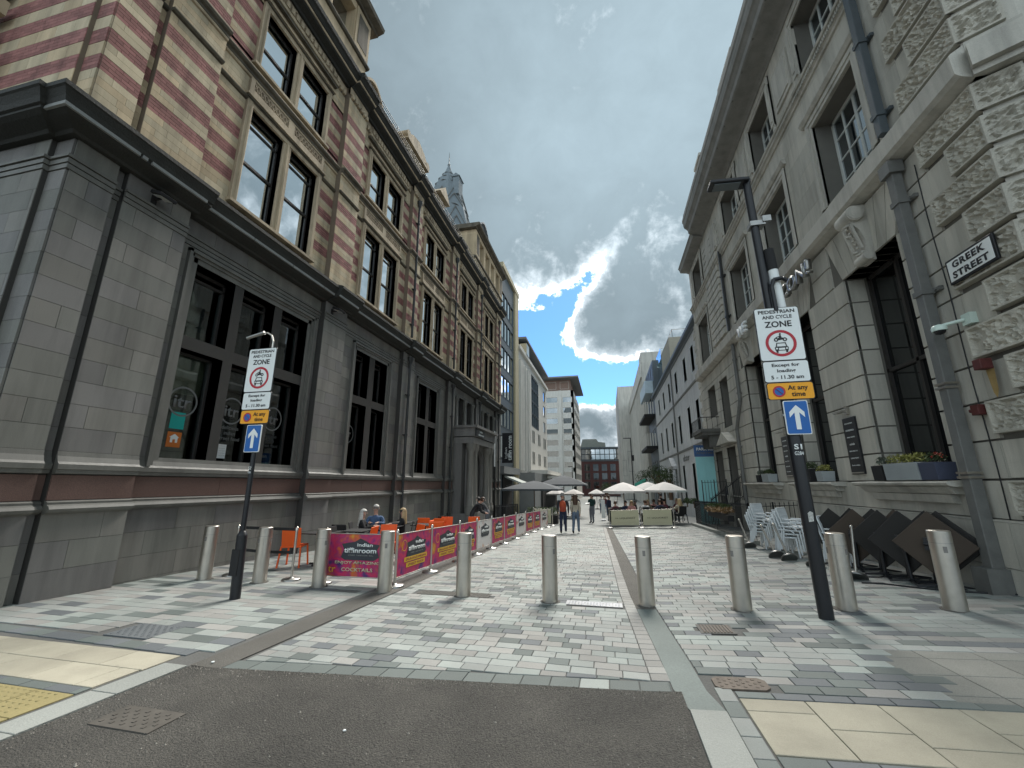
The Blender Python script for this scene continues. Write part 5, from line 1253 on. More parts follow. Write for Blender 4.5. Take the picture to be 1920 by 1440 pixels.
# right side
t = thing('stucco_building', (6.2, 40, -1), 'long pale stucco building with quoins and a projecting dark eaves', 'building')
FS = Fac(6.2, -1)
ys_ = [33.1, 37.3, 41.4, 45.4, 49.4]; hl = []
for y in ys_: hl += [(y-1.1, y, 4.9, 7.2), (y-1.1, y, 9.2, 11.0)]
hl += [(37.4-1.0, 37.4, .1, 3.1), (33.3-1.0, 33.3, .1, 3.1), (29.0, 30.0, 4.9, 7.2), (29.0, 30.0, 9.2, 11.0), (44.2,45.2,0.2,3.1), (47.5,48.5,.2,3.1), (50.5,51.5,.2,3.1), (41,42,-.9,2.6)]
f = fy(6.2, -1); q = MB(); wallholes(q, f, 26.15, 53, -2, 12.0, .4, hl); q.box(6.9, 20, 26.2, 53, -2, 12.0); q.build('wall', m_stucco, t)
gridwin(t, f, hl, m_glH, m_wsash, rec=.22)
q = MB(); FS.mould(q, [(-.1,11.75),(.06,11.8),(.10,11.95),(.34,12.02),(.36,12.22),(-.1,12.35)], 26.15, 53.2); q.build('eaves', m_dclad, t)
q = MB(); FS.mould(q, [(-.05,8.38),(.07,8.42),(.1,8.52),(-.05,8.58)], 26.2, 53); FS.mould(q, [(-.05,4.15),(.08,4.2),(.12,4.32),(-.05,4.4)], 26.2, 53); q.build('string', m_pipe, t, kind='stuff')
q = MB(); k = 0; z = -1.2
while z < 11.7: FS.box(q, 27.0, 28.3 if k % 2 else 27.9, 0, .09, z+.02, z+.40); z += .42; k += 1
q.build('quoins', m_port[0], t, kind='stuff')
q = MB(); FS.box(q, 38.9, 39.05, 0, .12, -1.2, 11.8); q.build('drainpipe', m_pipe, t)
q = MB(); q.prism([(40.4,3.2),(42.0,4.05),(43.6,3.2)], lambda u, v, w: FS.P(u, w, v), 0, .45); FS.box(q, 40.5, 43.5, 0, .35, 2.95, 3.2)
for y in (40.7, 43.2): q.lathe(FS.P(y, .25, -1.1), [(.16,0),(.14,4.0)], n=10)
q.build('door_surround', m_stucco, t)
text('ulster', t, m_pipe, FS.P(35.3, .04, 3.65), (0,-1,0), (0,0,1), width=2.6, height=.5, depth=.03)
t = thing('rooftop_block', (8, 44, 12), 'buff plant room with glass rail standing above the stucco eaves', 'building')
q = MB(); q.box(6.75, 14, 42, 48, 12.0, 16.1); q.build('wall', M('buff_render', (.30,.29,.24), .85, var=.08), t); q = MB(); q.box(7.2, 14, 42.5, 50, 16.12, 16.16)
for k in range(6): q.box(7.2, 7.24, 42.5+k*1.3, 42.55+k*1.3, 16.1, 17.1); q.box(7.2+k*1.2, 7.24+k*1.2, 42.5, 42.54, 16.1, 17.1)
q.box(7.2, 14, 42.5, 42.54, 17.06, 17.12); q.box(7.2, 7.24, 42.5, 50, 17.06, 17.12); q.build('rail', m_steeld, t, kind='stuff')
q = MB(); q.box(6.9, 7.0, 48, 55, 12.2, 15.6); q.build('glazing', m_glB, t); q = MB(); q.box(6.7, 9, 48.0, 52, 15.7, 16.9); q.build('glass_screen', glass('screen_glass', .2, tintc=(.7,.8,.8)), t)
t = thing('balcony_building', (6.2, 58, -1.3), 'dark glass building with stacked slatted balconies beyond the stucco front', 'building')
q = MB(); q.box(6.3, 20, 53.1, 63, -2, 17.0); q.build('wall', m_dclad, t)
gridwin(t, fy(6.3, -1), [(53.6+2.3*k, 55.6+2.3*k, z, z+2.3) for k in range(4) for z in (-1, 2.2, 6.3, 10.6, 14.2)], m_glB, m_blk)
for z in (5.9, 9.9):
    q = MB(); q.box(4.95, 6.3, 54, 62.5, z, z+.35); q.build('balcony_slab', m_blkm, t); q = MB()
    for k in range(18): q.box(4.98, 5.03, 54.1+k*.48, 54.28+k*.48, z+.35, z+1.9)
    for k in range(4): q.box(5.1+k*.3, 5.25+k*.3, 54.02, 54.06, z+.35, z+1.9)
    q.build('slat_screen', m_offw, t, kind='stuff')
q = MB(); q.box(5.3, 6.3, 54.2, 62.3, 13.0, 14.6); q.build('pale_fascia', M('pale_blue_fascia', (.45,.55,.62), .6), t)
t = thing('cream_clad_building', (7, 70, -1.3), 'tall cream building with vertical cladding and angular stepped roof on the right', 'building')
f = fx(64); q = MB(); q.prism([(5.95,-2),(5.95,19.9),(20,19.9),(20,-2)], lambda u, v, w: (u, w, v), 64, 99); q.box(6.0, 12, 64.2, 68, 19.9, 21.6); q.build('wall', m_creamc, t)
q = MB()
for k in range(44): q.box(5.90, 5.96, 64.3+k*.78, 64.5+k*.78, -1.5, 17.5)
q.build('cladding_ribs', m_creamc, t, kind='stuff')
q = MB(); q.box(5.72, 6.0, 64, 99, 17.6, 19.95); q.build('parapet', m_creamc, t)
gridwin(t, fy(5.95, -1), [(67,69,7.5,10.5),(73,76.5,3.2,6.8),(84,87,1.6,5.0),(92,94,2.8,4.8)], m_glM, m_dclad, rec=.1)
t = thing('cream_tower', (5, 100, -1.3), 'plain cream tower behind the clad building at the right of the gap', 'building')
q = MB(); q.box(3.45, 20, 100, 125, -2, 24.5); q.box(3.40, 3.46, 100, 125, -2, 24.6); q.build('wall', m_creamc, t); gridwin(t, fx(100), [(3.7,4.4,3.5,7.0),(4.9,6.3,4.5,9.0)], m_glM, m_dclad)
# distant shrubs
def shrub(name, loc, r, n, mat, lab, cat='shrub', size=.12, stem=True, group=None):
    t = thing(name, loc, lab, cat, group); q = MB(); leafball(q, (loc[0], loc[1], loc[2]+r*.9), r, n, int(loc[0]*10+loc[1]), flat=.95, size=size); q.build('foliage', mat, t, kind='stuff', fix=False)
    q = MB(); q.tube(loc, (loc[0], loc[1], loc[2]+r*1.2), r*.12, n=8)
    for k in range(4): a = k*1.7; q.tube((loc[0], loc[1], loc[2]+r*.6), (loc[0]+math.cos(a)*r*.5, loc[1]+math.sin(a)*r*.5, loc[2]+r*1.2), r*.06, r*.03, n=6)
    q.build('stem', m_wood, t); return t
shrub('climbing_plant', (5.6, 41.5, .2), 1.5, 900, m_leaf, 'dark bushy plant against the stucco front above the second cream parasol')
shrub('climbing_plant', (5.3, 47.5, .6), 1.6, 900, m_leaf, 'farther dark bushy plant beside the balcony building')
shrub('climbing_plant', (4.9, 58, .4), 1.6, 800, m_leaf, 'dark planting above the green signs at the cream clad building')
shrub('topiary', (4.35, 26.0, .35), .26, 420, m_leaf, 'round clipped bush beside the seated crowd', size=.05)
shrub('topiary', (4.9, 27.0, .25), .3, 420, m_leaf, 'round clipped bush just left of the turquoise hoarding', size=.05)
shrub('street_tree', (-.2, 75, -.6), 1.3, 700, m_leaf, 'small green tree far away at the end of the street', cat='tree')
t = thing('green_sign', (3.5, 50, .9), 'bright green and white fascia sign above the parasols', 'sign')
q = MB(); q.prism([(0,0),(1.6,0),(1.6,.7),(0,.7)], lambda u, v, w: (2.95+u*.7, 50+u*-.8+w, 1.0+v+u*.35), 0, .1); q.build('board', M('sign_green', (.08,.45,.35), .5), t); q = MB(); q.box(4.15, 4.9, 48.6, 48.7, 1.7, 2.3); q.build('panel', m_white, t)
# ------------------------------------------------------------------ bollards
b0 = localthing('bollard', '', 'bollard', 'steel bollards across the street')
q = MB(); r = .124; q.tube((0,0,-.05), (0,0,.835), r, n=40); q.tube((0,0,.841), (0,0,.985), r, n=40, cap=False); q.lathe((0,0,.985), [(r,.0),(r-.004,.009),(r-.012,.013)], n=40); q.build('post', m_steel, b0)
q = MB(); q.lathe((0,0,.80), [(r-.003,.034),(r-.003,.043)], n=36); q.build('groove_band', m_steeld, b0)
q = MB()
for a in (.6, 2.6, 4.7):
    for k in range(5):
        a0 = a+k*.07; q.add([((r+.0012)*math.cos(a0+j), (r+.0012)*math.sin(a0+j), z) for j, z in ((0,.72),(.07,.72),(.07,.80),(0,.80))], [(0,1,2,3)])
q.build('reflector', M('reflector_grey', (.17,.16,.15), .5), b0, fix=False)
q = MB(); q.lathe((0,0,0), [(r+.035,-.03),(r+.035,.004),(r+.005,.006)], n=28); q.build('collar', m_strip, b0)
BX = [(-7.84,7.21),(-6.57,7.23),(-5.24,7.18),(-3.89,7.12),(-2.46,7.16),(-.99,7.13),(.49,7.24),(1.78,7.02),(3.12,7.10),(4.40,7.14)]
BL = ['steel bollard nearest the striped building, leftmost of the row', 'steel bollard just right of the slim sign pole', 'steel bollard at the left end of the pink cocktail banner',
      'steel bollard at the right end of the pink cocktail banner', 'steel bollard in front of the long row of street food banners', 'steel bollard in the middle of the street below the two walkers',
      'steel bollard on the dark drain channel in front of the parasols', 'steel bollard above the slotted drain grating', 'steel bollard just right of the tall dark lamp post', 'steel bollard nearest the pale building, in front of the folded tables']
for i, (x, y) in enumerate(BX):
    loc = (x, y, gz(x, y)); (place(b0, loc, i*.7) if i == 0 else dup(b0, loc, i*1.3+.4))
bs = [o for o in COL.objects if o.name.startswith('bollard') and o.type == 'EMPTY' and not o.name.startswith('bollard_')]
for o, lb in zip(bs, BL): o['label'] = lb
# ------------------------------------------------------------------ traffic signs
def plate(parent, name, C, w, h, mat, edge=m_ink, r=.03, rim=.008, roty=0.0):
    """rounded plate facing -y, centred at C; built in the plane then returned"""
    def rr(w, h, r):
        P = []
        for (cx, cz, a0) in ((w/2-r, h/2-r, 0), (-w/2+r, h/2-r, 90), (-w/2+r, -h/2+r, 180), (w/2-r, -h/2+r, 270)):
            for k in range(5): a = math.radians(a0+k*22.5); P.append((cx+r*math.cos(a), cz+r*math.sin(a)))
        return P
    q = MB(); q.prism(rr(w, h, r), lambda u, v, t_: (C[0]+u, C[1]+t_, C[2]+v), 0, .018); o = q.build(name, edge, parent)
    q = MB(); q.prism(rr(w-2*rim, h-2*rim, r), lambda u, v, t_: (C[0]+u, C[1]+t_, C[2]+v), -.002, .0); q.build('face', mat, parent); return o
def ring(mb, C, r0, r1, y, n=40):
    for k in range(n):
        a0, a1 = 2*math.pi*k/n, 2*math.pi*(k+1)/n
        mb.prism([(r0*math.cos(a0), r0*math.sin(a0)), (r1*math.cos(a0), r1*math.sin(a0)), (r1*math.cos(a1), r1*math.sin(a1)), (r0*math.cos(a1), r0*math.sin(a1))] if r0 > 0 else [(0,0),(r1*math.cos(a0), r1*math.sin(a0)),(r1*math.cos(a1), r1*math.sin(a1))],
                 lambda u, v, w: (C[0]+u, y+w, C[2]+v), 0, .002)
def signs(parent, X, Y, zt, s=1.0):
    """zone plate, exception plate, yellow plate, blue arrow plate; zt top height"""
    yy = Y; H1 = .83*s
    c = (X, yy, zt-H1/2); plate(parent, 'zone_plate', c, .60*s, H1, m_white)
    T = lambda st, z, w, h, m=m_ink, x=0, b=.02: text(st, parent, m, (X+x, yy-.004, z), (1,0,0), (0,0,1), width=w*s, height=h*s, depth=.002, bold=b)
    T('PEDESTRIAN', zt-.065*s, .49, .055); T('AND CYCLE', zt-.15*s, .40, .055); T('ZONE', zt-.265*s, .36, .095)
    cz = zt-.565*s; q = MB(); ring(q, (X, 0, cz), .165*s, .205*s, yy-.006); q.build('red_ring', m_red, parent, fix=False)
    # car from the front
    q = MB(); f3 = lambda u, v, w: (X+u*s, yy-.006+w, cz-.07*s+v*s)
    q.prism([(-.085,-.045),(.085,-.045),(.092,.005),(.075,.02),(-.075,.02),(-.092,.005)], f3, 0, .003); q.prism([(-.075,-.075),(-.05,-.075),(-.05,-.045),(-.08,-.045)], f3, 0, .003); q.prism([(.075,-.075),(.05,-.075),(.05,-.045),(.08,-.045)], f3, 0, .003)
    for P in ([(-.075,.02),(-.062,.02),(-.05,.068),(-.062,.078)], [(.075,.02),(.062,.02),(.05,.068),(.062,.078)], [(-.062,.078),(.062,.078),(.05,.066),(-.05,.066)]): q.prism(P, f3, 0, .003)
    # motorcycle above
    g3 = lambda u, v, w: (X+u*s, yy-.006+w, cz+.055*s+v*s)
    q.prism([(-.05,.01),(-.02,.032),(.0,.03),(.03,.03),(.055,.02),(.03,.0),(-.02,-.01)], g3, 0, .003); q.prism([(-.02,.03),(-.008,.07),(.012,.07),(.02,.03)], g3, 0, .003); q.prism([(-.055,.028),(-.005,.05),(-.005,.06),(-.06,.038)], g3, 0, .003)
    ring(q, (X+.003*s, 0, cz+.142*s), 0, .014*s, yy-.006, 12)
    ring(q, (X-.058*s, 0, cz+.055*s), .014*s, .030*s, yy-.006, 18); ring(q, (X+.058*s, 0, cz+.055*s), .014*s, .030*s, yy-.006, 18)
    q.build('vehicle_symbols', m_ink, parent, kind='stuff', fix=False)
    q = MB(); ring(q, (X-.066*s, 0, cz-.082*s), 0, .013*s, yy-.008, 12); ring(q, (X+.066*s, 0, cz-.082*s), 0, .013*s, yy-.008, 12)
    q.prism([(-.04,-.035),(.04,-.035),(.04,-.005),(-.04,-.005)], lambda u, v, w: (X+u*s, yy-.0085+w, cz-.07*s+v*s), 0, .002); q.build('lamp_symbols', m_white, parent, fix=False)
    z2 = zt-H1-.006; H2 = .32*s; plate(parent, 'exception_plate', (X+.012, yy, z2-H2/2), .60*s, H2, m_white)
    T('Except for', z2-.07*s, .36, .062, x=.012); T('loading', z2-.155*s, .24, .062, x=.012); T('5 - 11.30 am', z2-.245*s, .42, .055, x=.012)
    z3 = z2-H2-.006; H3 = .25*s; plate(parent, 'yellow_plate', (X+.024, yy, z3-H3/2), .60*s, H3, m_yel)
    T('At any\ntime', z3-.125*s, .26, .165, x=.12)
    q = MB(); ring(q, (X-.125*s, 0, z3-.13*s), 0, .062*s, yy-.006, 30); q.build('no_waiting_disc', m_blue, parent, fix=False)
    q = MB(); ring(q, (X-.125*s, 0, z3-.13*s), .060*s, .082*s, yy-.0075, 30); q.bar((X-.125*s-.045*s, yy-.007, z3-.13*s+.045*s), (X-.125*s+.045*s, yy-.007, z3-.13*s-.045*s), .002, .018*s, up=(0,1,0)); q.build('no_waiting_ring', m_red, parent, fix=False)
    z4 = z3-H3-.02; H4 = .48*s; C = (X+.055, yy, z4-H4/2); plate(parent, 'arrow_plate', C, .31*s, H4, m_blue, edge=m_white, r=.02, rim=.01)
    q = MB(); q.prism([(-.03,-.17),(.03,-.17),(.03,.07),(.095,.0),(.095,.075),(.0,.175),(-.095,.075),(-.095,.0),(-.03,.07)], lambda u, v, w: (C[0]+u*s, yy-.007+w, C[2]+v*s), 0, .003); q.build('white_arrow', m_white, parent)
    q = MB()
    for z in (zt-.2, zt-.6, z2-.16, z3-.12, z4-.2): q.box(X-.12, X+.16, yy+.018, yy+.05, z-.015, z+.015)
    q.build('fixing', m_steeld, parent)
# left pole
lx, ly = -5.93, 6.05; g0 = gz(lx, ly)
t = thing('sign_pole', (lx, ly, g0), 'slim black pole on the left with pedestrian zone signs and a curved lamp arm', 'sign pole')
q = MB(); q.tube((lx+.02, ly, g0-.05), (lx-.02, ly, g0+.96), .078, .078, n=20); q.lathe((lx-.02, ly, g0+.96), [(.078,0),(.05,.06),(.04,.07)], n=20); q.tube((lx-.02, ly, g0+1.0), (lx-.03, ly, 4.0), .040, n=16); q.build('pole', m_blk, t)
q = MB(); q.box(lx-.09, lx+.05, ly-.085, ly-.07, g0+.35, g0+.75); q.build('access_door', m_blkm, t)
q = MB(); arc = [(lx+.09, 4.0), (lx+.09, 4.15), (lx+.04, 4.27), (lx-.06, 4.33), (lx-.16, 4.33)]; q.path([(x, ly-.05, z) for x, z in arc], .016, n=8)
q.build('lamp_arm', m_steel, t); q = MB(); q.tube((lx-.13, ly-.05, 4.34), (lx-.45, ly-.10, 4.24), .035, .028, n=12); q.build('lamp_head', m_steeld, t)
signs(t, -6.0, 5.97, 4.02, .98)
text('S2', t, m_white, (lx-.02, ly-.045, 1.88), (1,0,0), (0,0,1), width=.055, height=.05, depth=.001); text('G26', t, m_white, (lx-.02, ly-.045, 1.81), (1,0,0), (0,0,1), width=.055, height=.035, depth=.001)
# right lamp post
rx, ry = 2.66, 6.62; g1 = gz(rx, ry)
t = thing('lamp_post', (rx, ry, g1), 'tall black lamp post on the right with flat lantern and pedestrian zone signs', 'lamp post')
q = MB(); q.tube((rx, ry, g1-.05), (rx-.055, ry, 2.9), .088, .086, n=24); q.tube((rx-.055, ry, 2.9), (rx-.14, ry, 6.5), .066, .060, n=20); q.build('post', m_blk, t)
q = MB(); q.obox((rx-.42, ry, 6.53), (1,0,-.06), (0,1,0), (.06,0,1), .30, .13, .03); q.box(rx-.2, rx-.08, ry-.05, ry+.05, 6.48, 6.56); q.build('lantern', m_blk, t, bevel=.015)
q = MB(); q.obox((rx-.45, ry, 6.49), (1,0,-.06), (0,1,0), (.06,0,1), .2, .09, .006); q.build('lens', M('lantern_lens', (.10,.12,.13), .3), t)
q = MB(); q.tube((rx+.06, ry-.02, 4.2), (rx+.03, ry-.02, 4.86), .07, n=16); q.build('white_canister', m_white, t); q = MB(); q.tube((rx+.03, ry-.02, 4.86), (rx+.012, ry-.02, 5.22), .075, n=16); q.build('dark_canister', m_blkm, t)
q = MB(); q.path([(rx-.05, ry-.12, 4.15), (rx-.06, ry-.12, 4.55), (rx-.02, ry-.12, 4.66), (rx+.10, ry-.13, 4.67), (rx+.16, ry-.12, 4.62)], .03, n=10); q.build('hose', m_blk, t)
q = MB(); q.box(rx-.2, rx+.02, ry-.08, ry+.1, 5.66, 5.74); q.box(rx-.02, rx+.10, ry-.1, ry-.06, 5.70, 5.80); q.build('strap', m_steeld, t)
signs(t, 2.60, 6.50, 4.20, 1.0)
text('S1', t, m_white, (rx-.045, ry-.095, 2.12), (1,0,0), (0,0,1), width=.10, height=.075, depth=.001, bold=.03); text('G284', t, m_white, (rx-.045, ry-.095, 2.03), (1,0,0), (0,0,1), width=.11, height=.05, depth=.001)
q = MB(); q.prism([(-.03,0),(.03,.01),(.035,.12),(.0,.14),(-.03,.11)], lambda u, v, w: (rx-.03+u, ry-.093+w, 1.12+v), 0, .003); q.build('torn_sticker', M('torn_paper', (.4,.4,.38), .9, var=.5, scale=60), t)
# ------------------------------------------------------------------ barrier posts and banners
p0 = localthing('barrier_post', '', 'barrier post', 'steel barrier posts on round feet')
q = MB(); q.tube((0,0,.02), (0,0,.97), .024, n=14); q.build('tube', m_steel, p0); q = MB(); q.lathe((0,0,.97), [(.032,-.05),(.032,.0),(.024,.012),(.0,.03)], n=14); q.build('cap', m_steel, p0)
q = MB(); q.lathe((0,0,0), [(.175,-.01),(.175,.022),(.16,.036),(.05,.045),(.03,.06)], n=28); q.build('foot', m_steeld, p0)
m_bp = bpy.data.materials.new('banner_print'); m_bp.use_nodes = True; tt = m_bp.node_tree
def banner_mat(m, cols, scale, seed):
    t_ = m.node_tree; t_.nodes.clear(); g = t_.nodes.new('ShaderNodeNewGeometry'); n_ = t_.nodes.new('ShaderNodeTexNoise'); mp = t_.nodes.new('ShaderNodeMapping'); mp.inputs[1].default_value = (seed, seed*2, 0)
    t_.links.new(g.outputs['Position'], mp.inputs[0]); t_.links.new(mp.outputs[0], n_.inputs['Vector']); n_.inputs['Scale'].default_value = scale; n_.inputs['Detail'].default_value = 2.5
    r = t_.nodes.new('ShaderNodeValToRGB'); t_.links.new(n_.outputs[0], r.inputs[0]); cr_ = r.color_ramp
    cr_.elements[0].position = .30; cr_.elements[0].color = (*cols[0], 1); cr_.elements[1].position = .72; cr_.elements[1].color = (*cols[-1], 1)
    for i, c in enumerate(cols[1:-1]): e = cr_.elements.new(.30+.42*(i+1)/(len(cols)-1)); e.color = (*c, 1)
    p = t_.nodes.new('ShaderNodeBsdfPrincipled'); p.inputs['Roughness'].default_value = .55; t_.links.new(r.outputs[0], p.inputs['Base Color']); o = t_.nodes.new('ShaderNodeOutputMaterial'); t_.links.new(p.outputs[0], o.inputs[0])
banner_mat(m_bp, [(.07,.02,.13), (.36,.012,.13), (.50,.02,.08), (.30,.02,.12), (.50,.10,.02), (.52,.28,.03)], 3.8, 3.0)
m_bw = bpy.data.materials.new('banner_white_print'); m_bw.use_nodes = True; banner_mat(m_bw, [(.45,.08,.05), (.58,.56,.55), (.60,.58,.57), (.60,.58,.57), (.5,.3,.2)], 3.0, 8.0)
m_emb = M('banner_dark_shape', (.035,.04,.05), .6, var=.1); m_by = M('banner_yellow', (.68,.42,.03), .6, var=.05); m_bline = M('banner_maroon', (.20,.02,.05), .6); m_bcream = M('banner_cream', (.50,.48,.33), .7, var=.05)
def banner(A, B, kind, lab, nm='banner', wide=None):
    A, B = Vector((*A, gz(*A))), Vector((*B, gz(*B))); d = (B-A); L_ = d.length; d.normalize(); U = Vector((0,0,1)); nrm = d.cross(U).normalized()
    t = thing(nm, tuple(A), lab, 'banner', 'cafe banners hung between steel posts')
    m0 = .035; z0, z1 = .14, .90
    def F3(u, v, w): p = A+d*(m0+u*(L_-2*m0))+U*(z0+v*(z1-z0)); s = .012*math.sin(math.pi*u)*(1 if v > .5 else -.6); return tuple(p+nrm*(w+.0012*math.sin(u*7+v*2))+U*(-s))
    q = MB(); q.grid(lambda u, v: F3(u, v, .004), 12, 4); q.grid(lambda u, v: F3(u, v, -.004), 12, 4)
    q.build('cloth', {'pink': m_bp, 'white': m_bw, 'cream': m_bcream}[kind], t, fix=False)
    P3 = lambda x, y: (lambda u, v, w: F3(x+u, y+v, w))
    def at(u, v, w=.016): return Vector(F3(u, v, w))
    Wd = L_-2*m0; Hh = z1-z0
    if kind != 'cream':
        q = MB(); poly = [(-.28,-.20),(-.22,-.26),(.22,-.26),(.30,-.18),(.26,.0),(.30,.12),(.16,.15),(.10,.20),(.0,.27),(-.08,.19),(-.18,.16),(-.28,.13),(-.24,.0)]
        q.add([F3(.52+u*1.02, .64+v*1.0, .010) for u, v in poly], [tuple(range(len(poly)))]); q.build('emblem', m_emb, t, fix=False)
        text('indian', t, m_white, at(.60, .76), d, U, width=Wd*.24, height=Hh*.085, depth=.002, bold=.02); text('tiffinroom', t, m_white, at(.53, .63), d, U, width=Wd*.50, height=Hh*.12, depth=.002, bold=.025)
        text('STREET  TANDOORI  BAR', t, m_kerb, at(.54, .49), d, U, width=Wd*.38, height=Hh*.025, depth=.001)
    if kind == 'pink' and wide:
        text('ENJOY AMAZING', t, m_bcream, at(.50, .31), d, U, width=Wd*.70, height=Hh*.085, depth=.002, bold=.02); text('COCKTAILS', t, m_bcream, at(.50, .16), d, U, width=Wd*.48, height=Hh*.085, depth=.002, bold=.02)
        text('itr', t, m_by, at(.10, .17), d, U, width=Wd*.14, height=Hh*.15, depth=.002)
    elif kind == 'pink':
        q = MB()
        for (a, b, c, e) in ((.18,.86,.30,.41), (.24,.80,.16,.27)): q.add([F3(a, c, .010), F3(b, c, .010), F3(b, e, .010), F3(a, e, .010)], [(0,1,2,3)])
        q.build('yellow_strip', m_by, t, fix=False)
        text('DELICIOUS INDIAN', t, m_bline, at(.52, .355), d, U, width=Wd*.60, height=Hh*.06, depth=.001, bold=.01); text('STREET FOOD', t, m_bline, at(.52, .215), d, U, width=Wd*.48, height=Hh*.06, depth=.001, bold=.01)
        q = MB()
        for k in range(20):
            a0, a1 = 2*math.pi*k/20, 2*math.pi*(k+1)/20
            q.add([F3(.17+r_*math.cos(a)*.75/max(.8,Wd), .72+r_*math.sin(a), .0105) for a, r_ in ((a0,.12),(a0,.135),(a1,.135),(a1,.12))], [(0,1,2,3)])
        q.build('ring_print', m_by, t, fix=False)
    if kind == 'cream':
        text('LIQUORIST', t, m_ink, at(.60, .45), d, U, width=Wd*.56, height=Hh*.12, depth=.002); text('THE', t, m_ink, at(.20, .46), d, U, width=Wd*.12, height=Hh*.06, depth=.002)
    q = MB()
    for v in (0, 1): q.tube(tuple(at(-.02, v, 0)), tuple(at(1.02, v, 0)), .010, n=8)
    q.build('rail', m_steel, t); return t
PP = [(-3.91,7.52),(-3.88,9.06),(-3.80,10.66),(-3.76,12.01),(-3.72,13.45),(-3.67,14.95),(-3.62,16.7),(-3.57,18.45),(-3.50,20.0),(-3.42,21.6),(-3.30,23.3)]
KD = ['pink','pink','pink','white','pink','pink','white','pink','pink','white']
OR = ['first','second','third','fourth','fifth','sixth','seventh','eighth','ninth','farthest']
posts = []
def post(loc, lab, rot=None, rz=0):
    l3 = loc if len(loc) == 3 else (*loc, gz(*loc))
    if not posts: place(p0, l3, rz, rot); p0['label'] = lab; posts.append(p0)
    else: posts.append(dup(p0, l3, rz, lab, rot))
for i, (x, y) in enumerate(PP): post((x, y), 'steel barrier post '+('at the corner where the cocktail banner meets the street food banners' if i == 0 else 'at the far end of the banner row' if i == 10 else f'between the {OR[i-1]} and {OR[i]} street side banners'))
for i in range(10): banner(PP[i], PP[i+1], KD[i], (f'{OR[i]} banner of the long street side row, '+('pink and orange with white tiffinroom lettering' if KD[i] == 'pink' else 'white with a dark emblem')))
post((-5.36, 7.44), 'steel barrier post hidden behind the bollard at the left end of the cocktail banner'); banner((-5.36,7.44), (-3.95,7.46), 'pink', 'pink banner facing the camera reading ENJOY AMAZING COCKTAILS', wide=True)
post((-6.14, 7.56), 'steel belt post right of the second bollard'); post((-7.66, 7.68), 'steel belt post beside the leftmost bollard')
t = thing('barrier_belt', (-6.9, 7.6, .7), 'black retractable belts between the two left belt posts', 'belt'); q = MB()
q.add([(-7.66,7.67,.70),(-6.14,7.55,.70),(-6.14,7.55,.755),(-7.66,7.67,.755)], [(0,1,2,3)]); q.add([(-7.66,7.67,.27),(-6.9,7.6,.25),(-6.14,7.55,.27),(-6.14,7.55,.325),(-6.9,7.6,.305),(-7.66,7.67,.325)], [(0,1,2,3,4,5)]); q.build('belt', m_blkm, t, fix=False)
for (x, y, w) in ((-.01,23.9,'left end'),(1.60,23.5,'middle'),(3.15,22.95,'right end')): post((x, y), f'steel barrier post at the {w} of the two cream LIQUORIST banners')
banner((.04,23.88), (1.52,23.52), 'cream', 'cream banner reading THE LIQUORIST, the left one of two'); banner((1.66,23.48), (3.08,22.97), 'cream', 'cream banner reading THE LIQUORIST, the right one of two')
post((-4.3,24.6), 'steel barrier post left of the small cream banner by the charcoal parasols'); post((-3.2,24.6), 'steel barrier post right of the small cream banner by the charcoal parasols'); banner((-4.25,24.6), (-3.25,24.6), 'cream', 'small cream banner by the charcoal parasols')
# spare posts leaning at the right wall
def lean(base, top, lab):
    b = Vector((*base, gz(*base)+.05)); d = (Vector(top)-b).normalized(); rot = d.to_track_quat('Z', 'Y').to_euler(); post(tuple(b), lab, rot=rot)
lean((4.30, 9.25), (4.62, 9.75, 1.0), 'steel barrier post leaning beside the folded tables, nearest')
lean((4.25, 10.7), (4.42, 11.4, 1.0), 'steel barrier post leaning half hidden behind the black lamp post')
lean((4.08, 11.6), (4.05, 12.5, .9), 'steel barrier post leaning in front of the white chairs, right one')
lean((3.98, 12.1), (3.92, 13.2, .9), 'steel barrier post leaning in front of the white chairs, left one')
lean((4.0, 14.2), (3.95, 15.2, .9), 'steel barrier post leaning at the far end of the white chairs')
# ------------------------------------------------------------------ chairs and tables
def chair(name, mat, lmat, lab, lattice=False, hgt=.46):
    t = localthing(name, lab, 'chair'); q = MB()
    q.obox((0, 0, hgt), (1,0,0), (0,1,.03), (0,-.03,1), .23, .23, .016); q.build('seat', mat, t, bevel=.01)
    q = MB()
    if lattice:
        fr = lambda u, v: (u*(.20+.03*v), -.22-.10*v, hgt+.02+v*.42)
        for s_ in (-1, 1): q.bar(fr(s_, 0), fr(s_, 1), .035, .03, up=(0,1,0))
        q.bar(fr(-1, 1), fr(1, 1), .03, .04, up=(0,1,0)); q.bar(fr(-1, .08), fr(1, .08), .025, .04, up=(0,1,0))
        rn = random.Random(4)
        for k in range(9):
            a = -1+2*(k+.5)/9; q.bar(fr(a, .08), fr(max(-.95, min(.95, a+.5)), 1), .012, .026, up=(0,1,0)); q.bar(fr(a, .08), fr(max(-.95, min(.95, a-.5)), 1), .012, .026, up=(0,1,0))
        for v in (.22, .38, .54, .70, .86): q.bar(fr(-1, v), fr(1, v), .012, .022, up=(0,1,0))
        for s_ in (-1, 1): q.path([(s_*.25, -.2, hgt+.18), (s_*.25, .12, hgt+.18), (s_*.25, .2, hgt+.1)], .016, n=8)
    else:
        q.obox((0, -.235, hgt+.20), (1,0,0), (0,1,.18), (0,-.18,1), .215, .012, .22)
    q.build('backrest', mat, t, bevel=0 if lattice else .012)
    for (sx, sy) in ((1,1),(-1,1),(1,-1),(-1,-1)):
        q = MB(); q.bar((sx*.215, sy*.20, hgt), (sx*.245, sy*.25, 0), .034, .034, up=(0,1,0)); q.build('leg', lmat, t, bevel=.005)
    return t
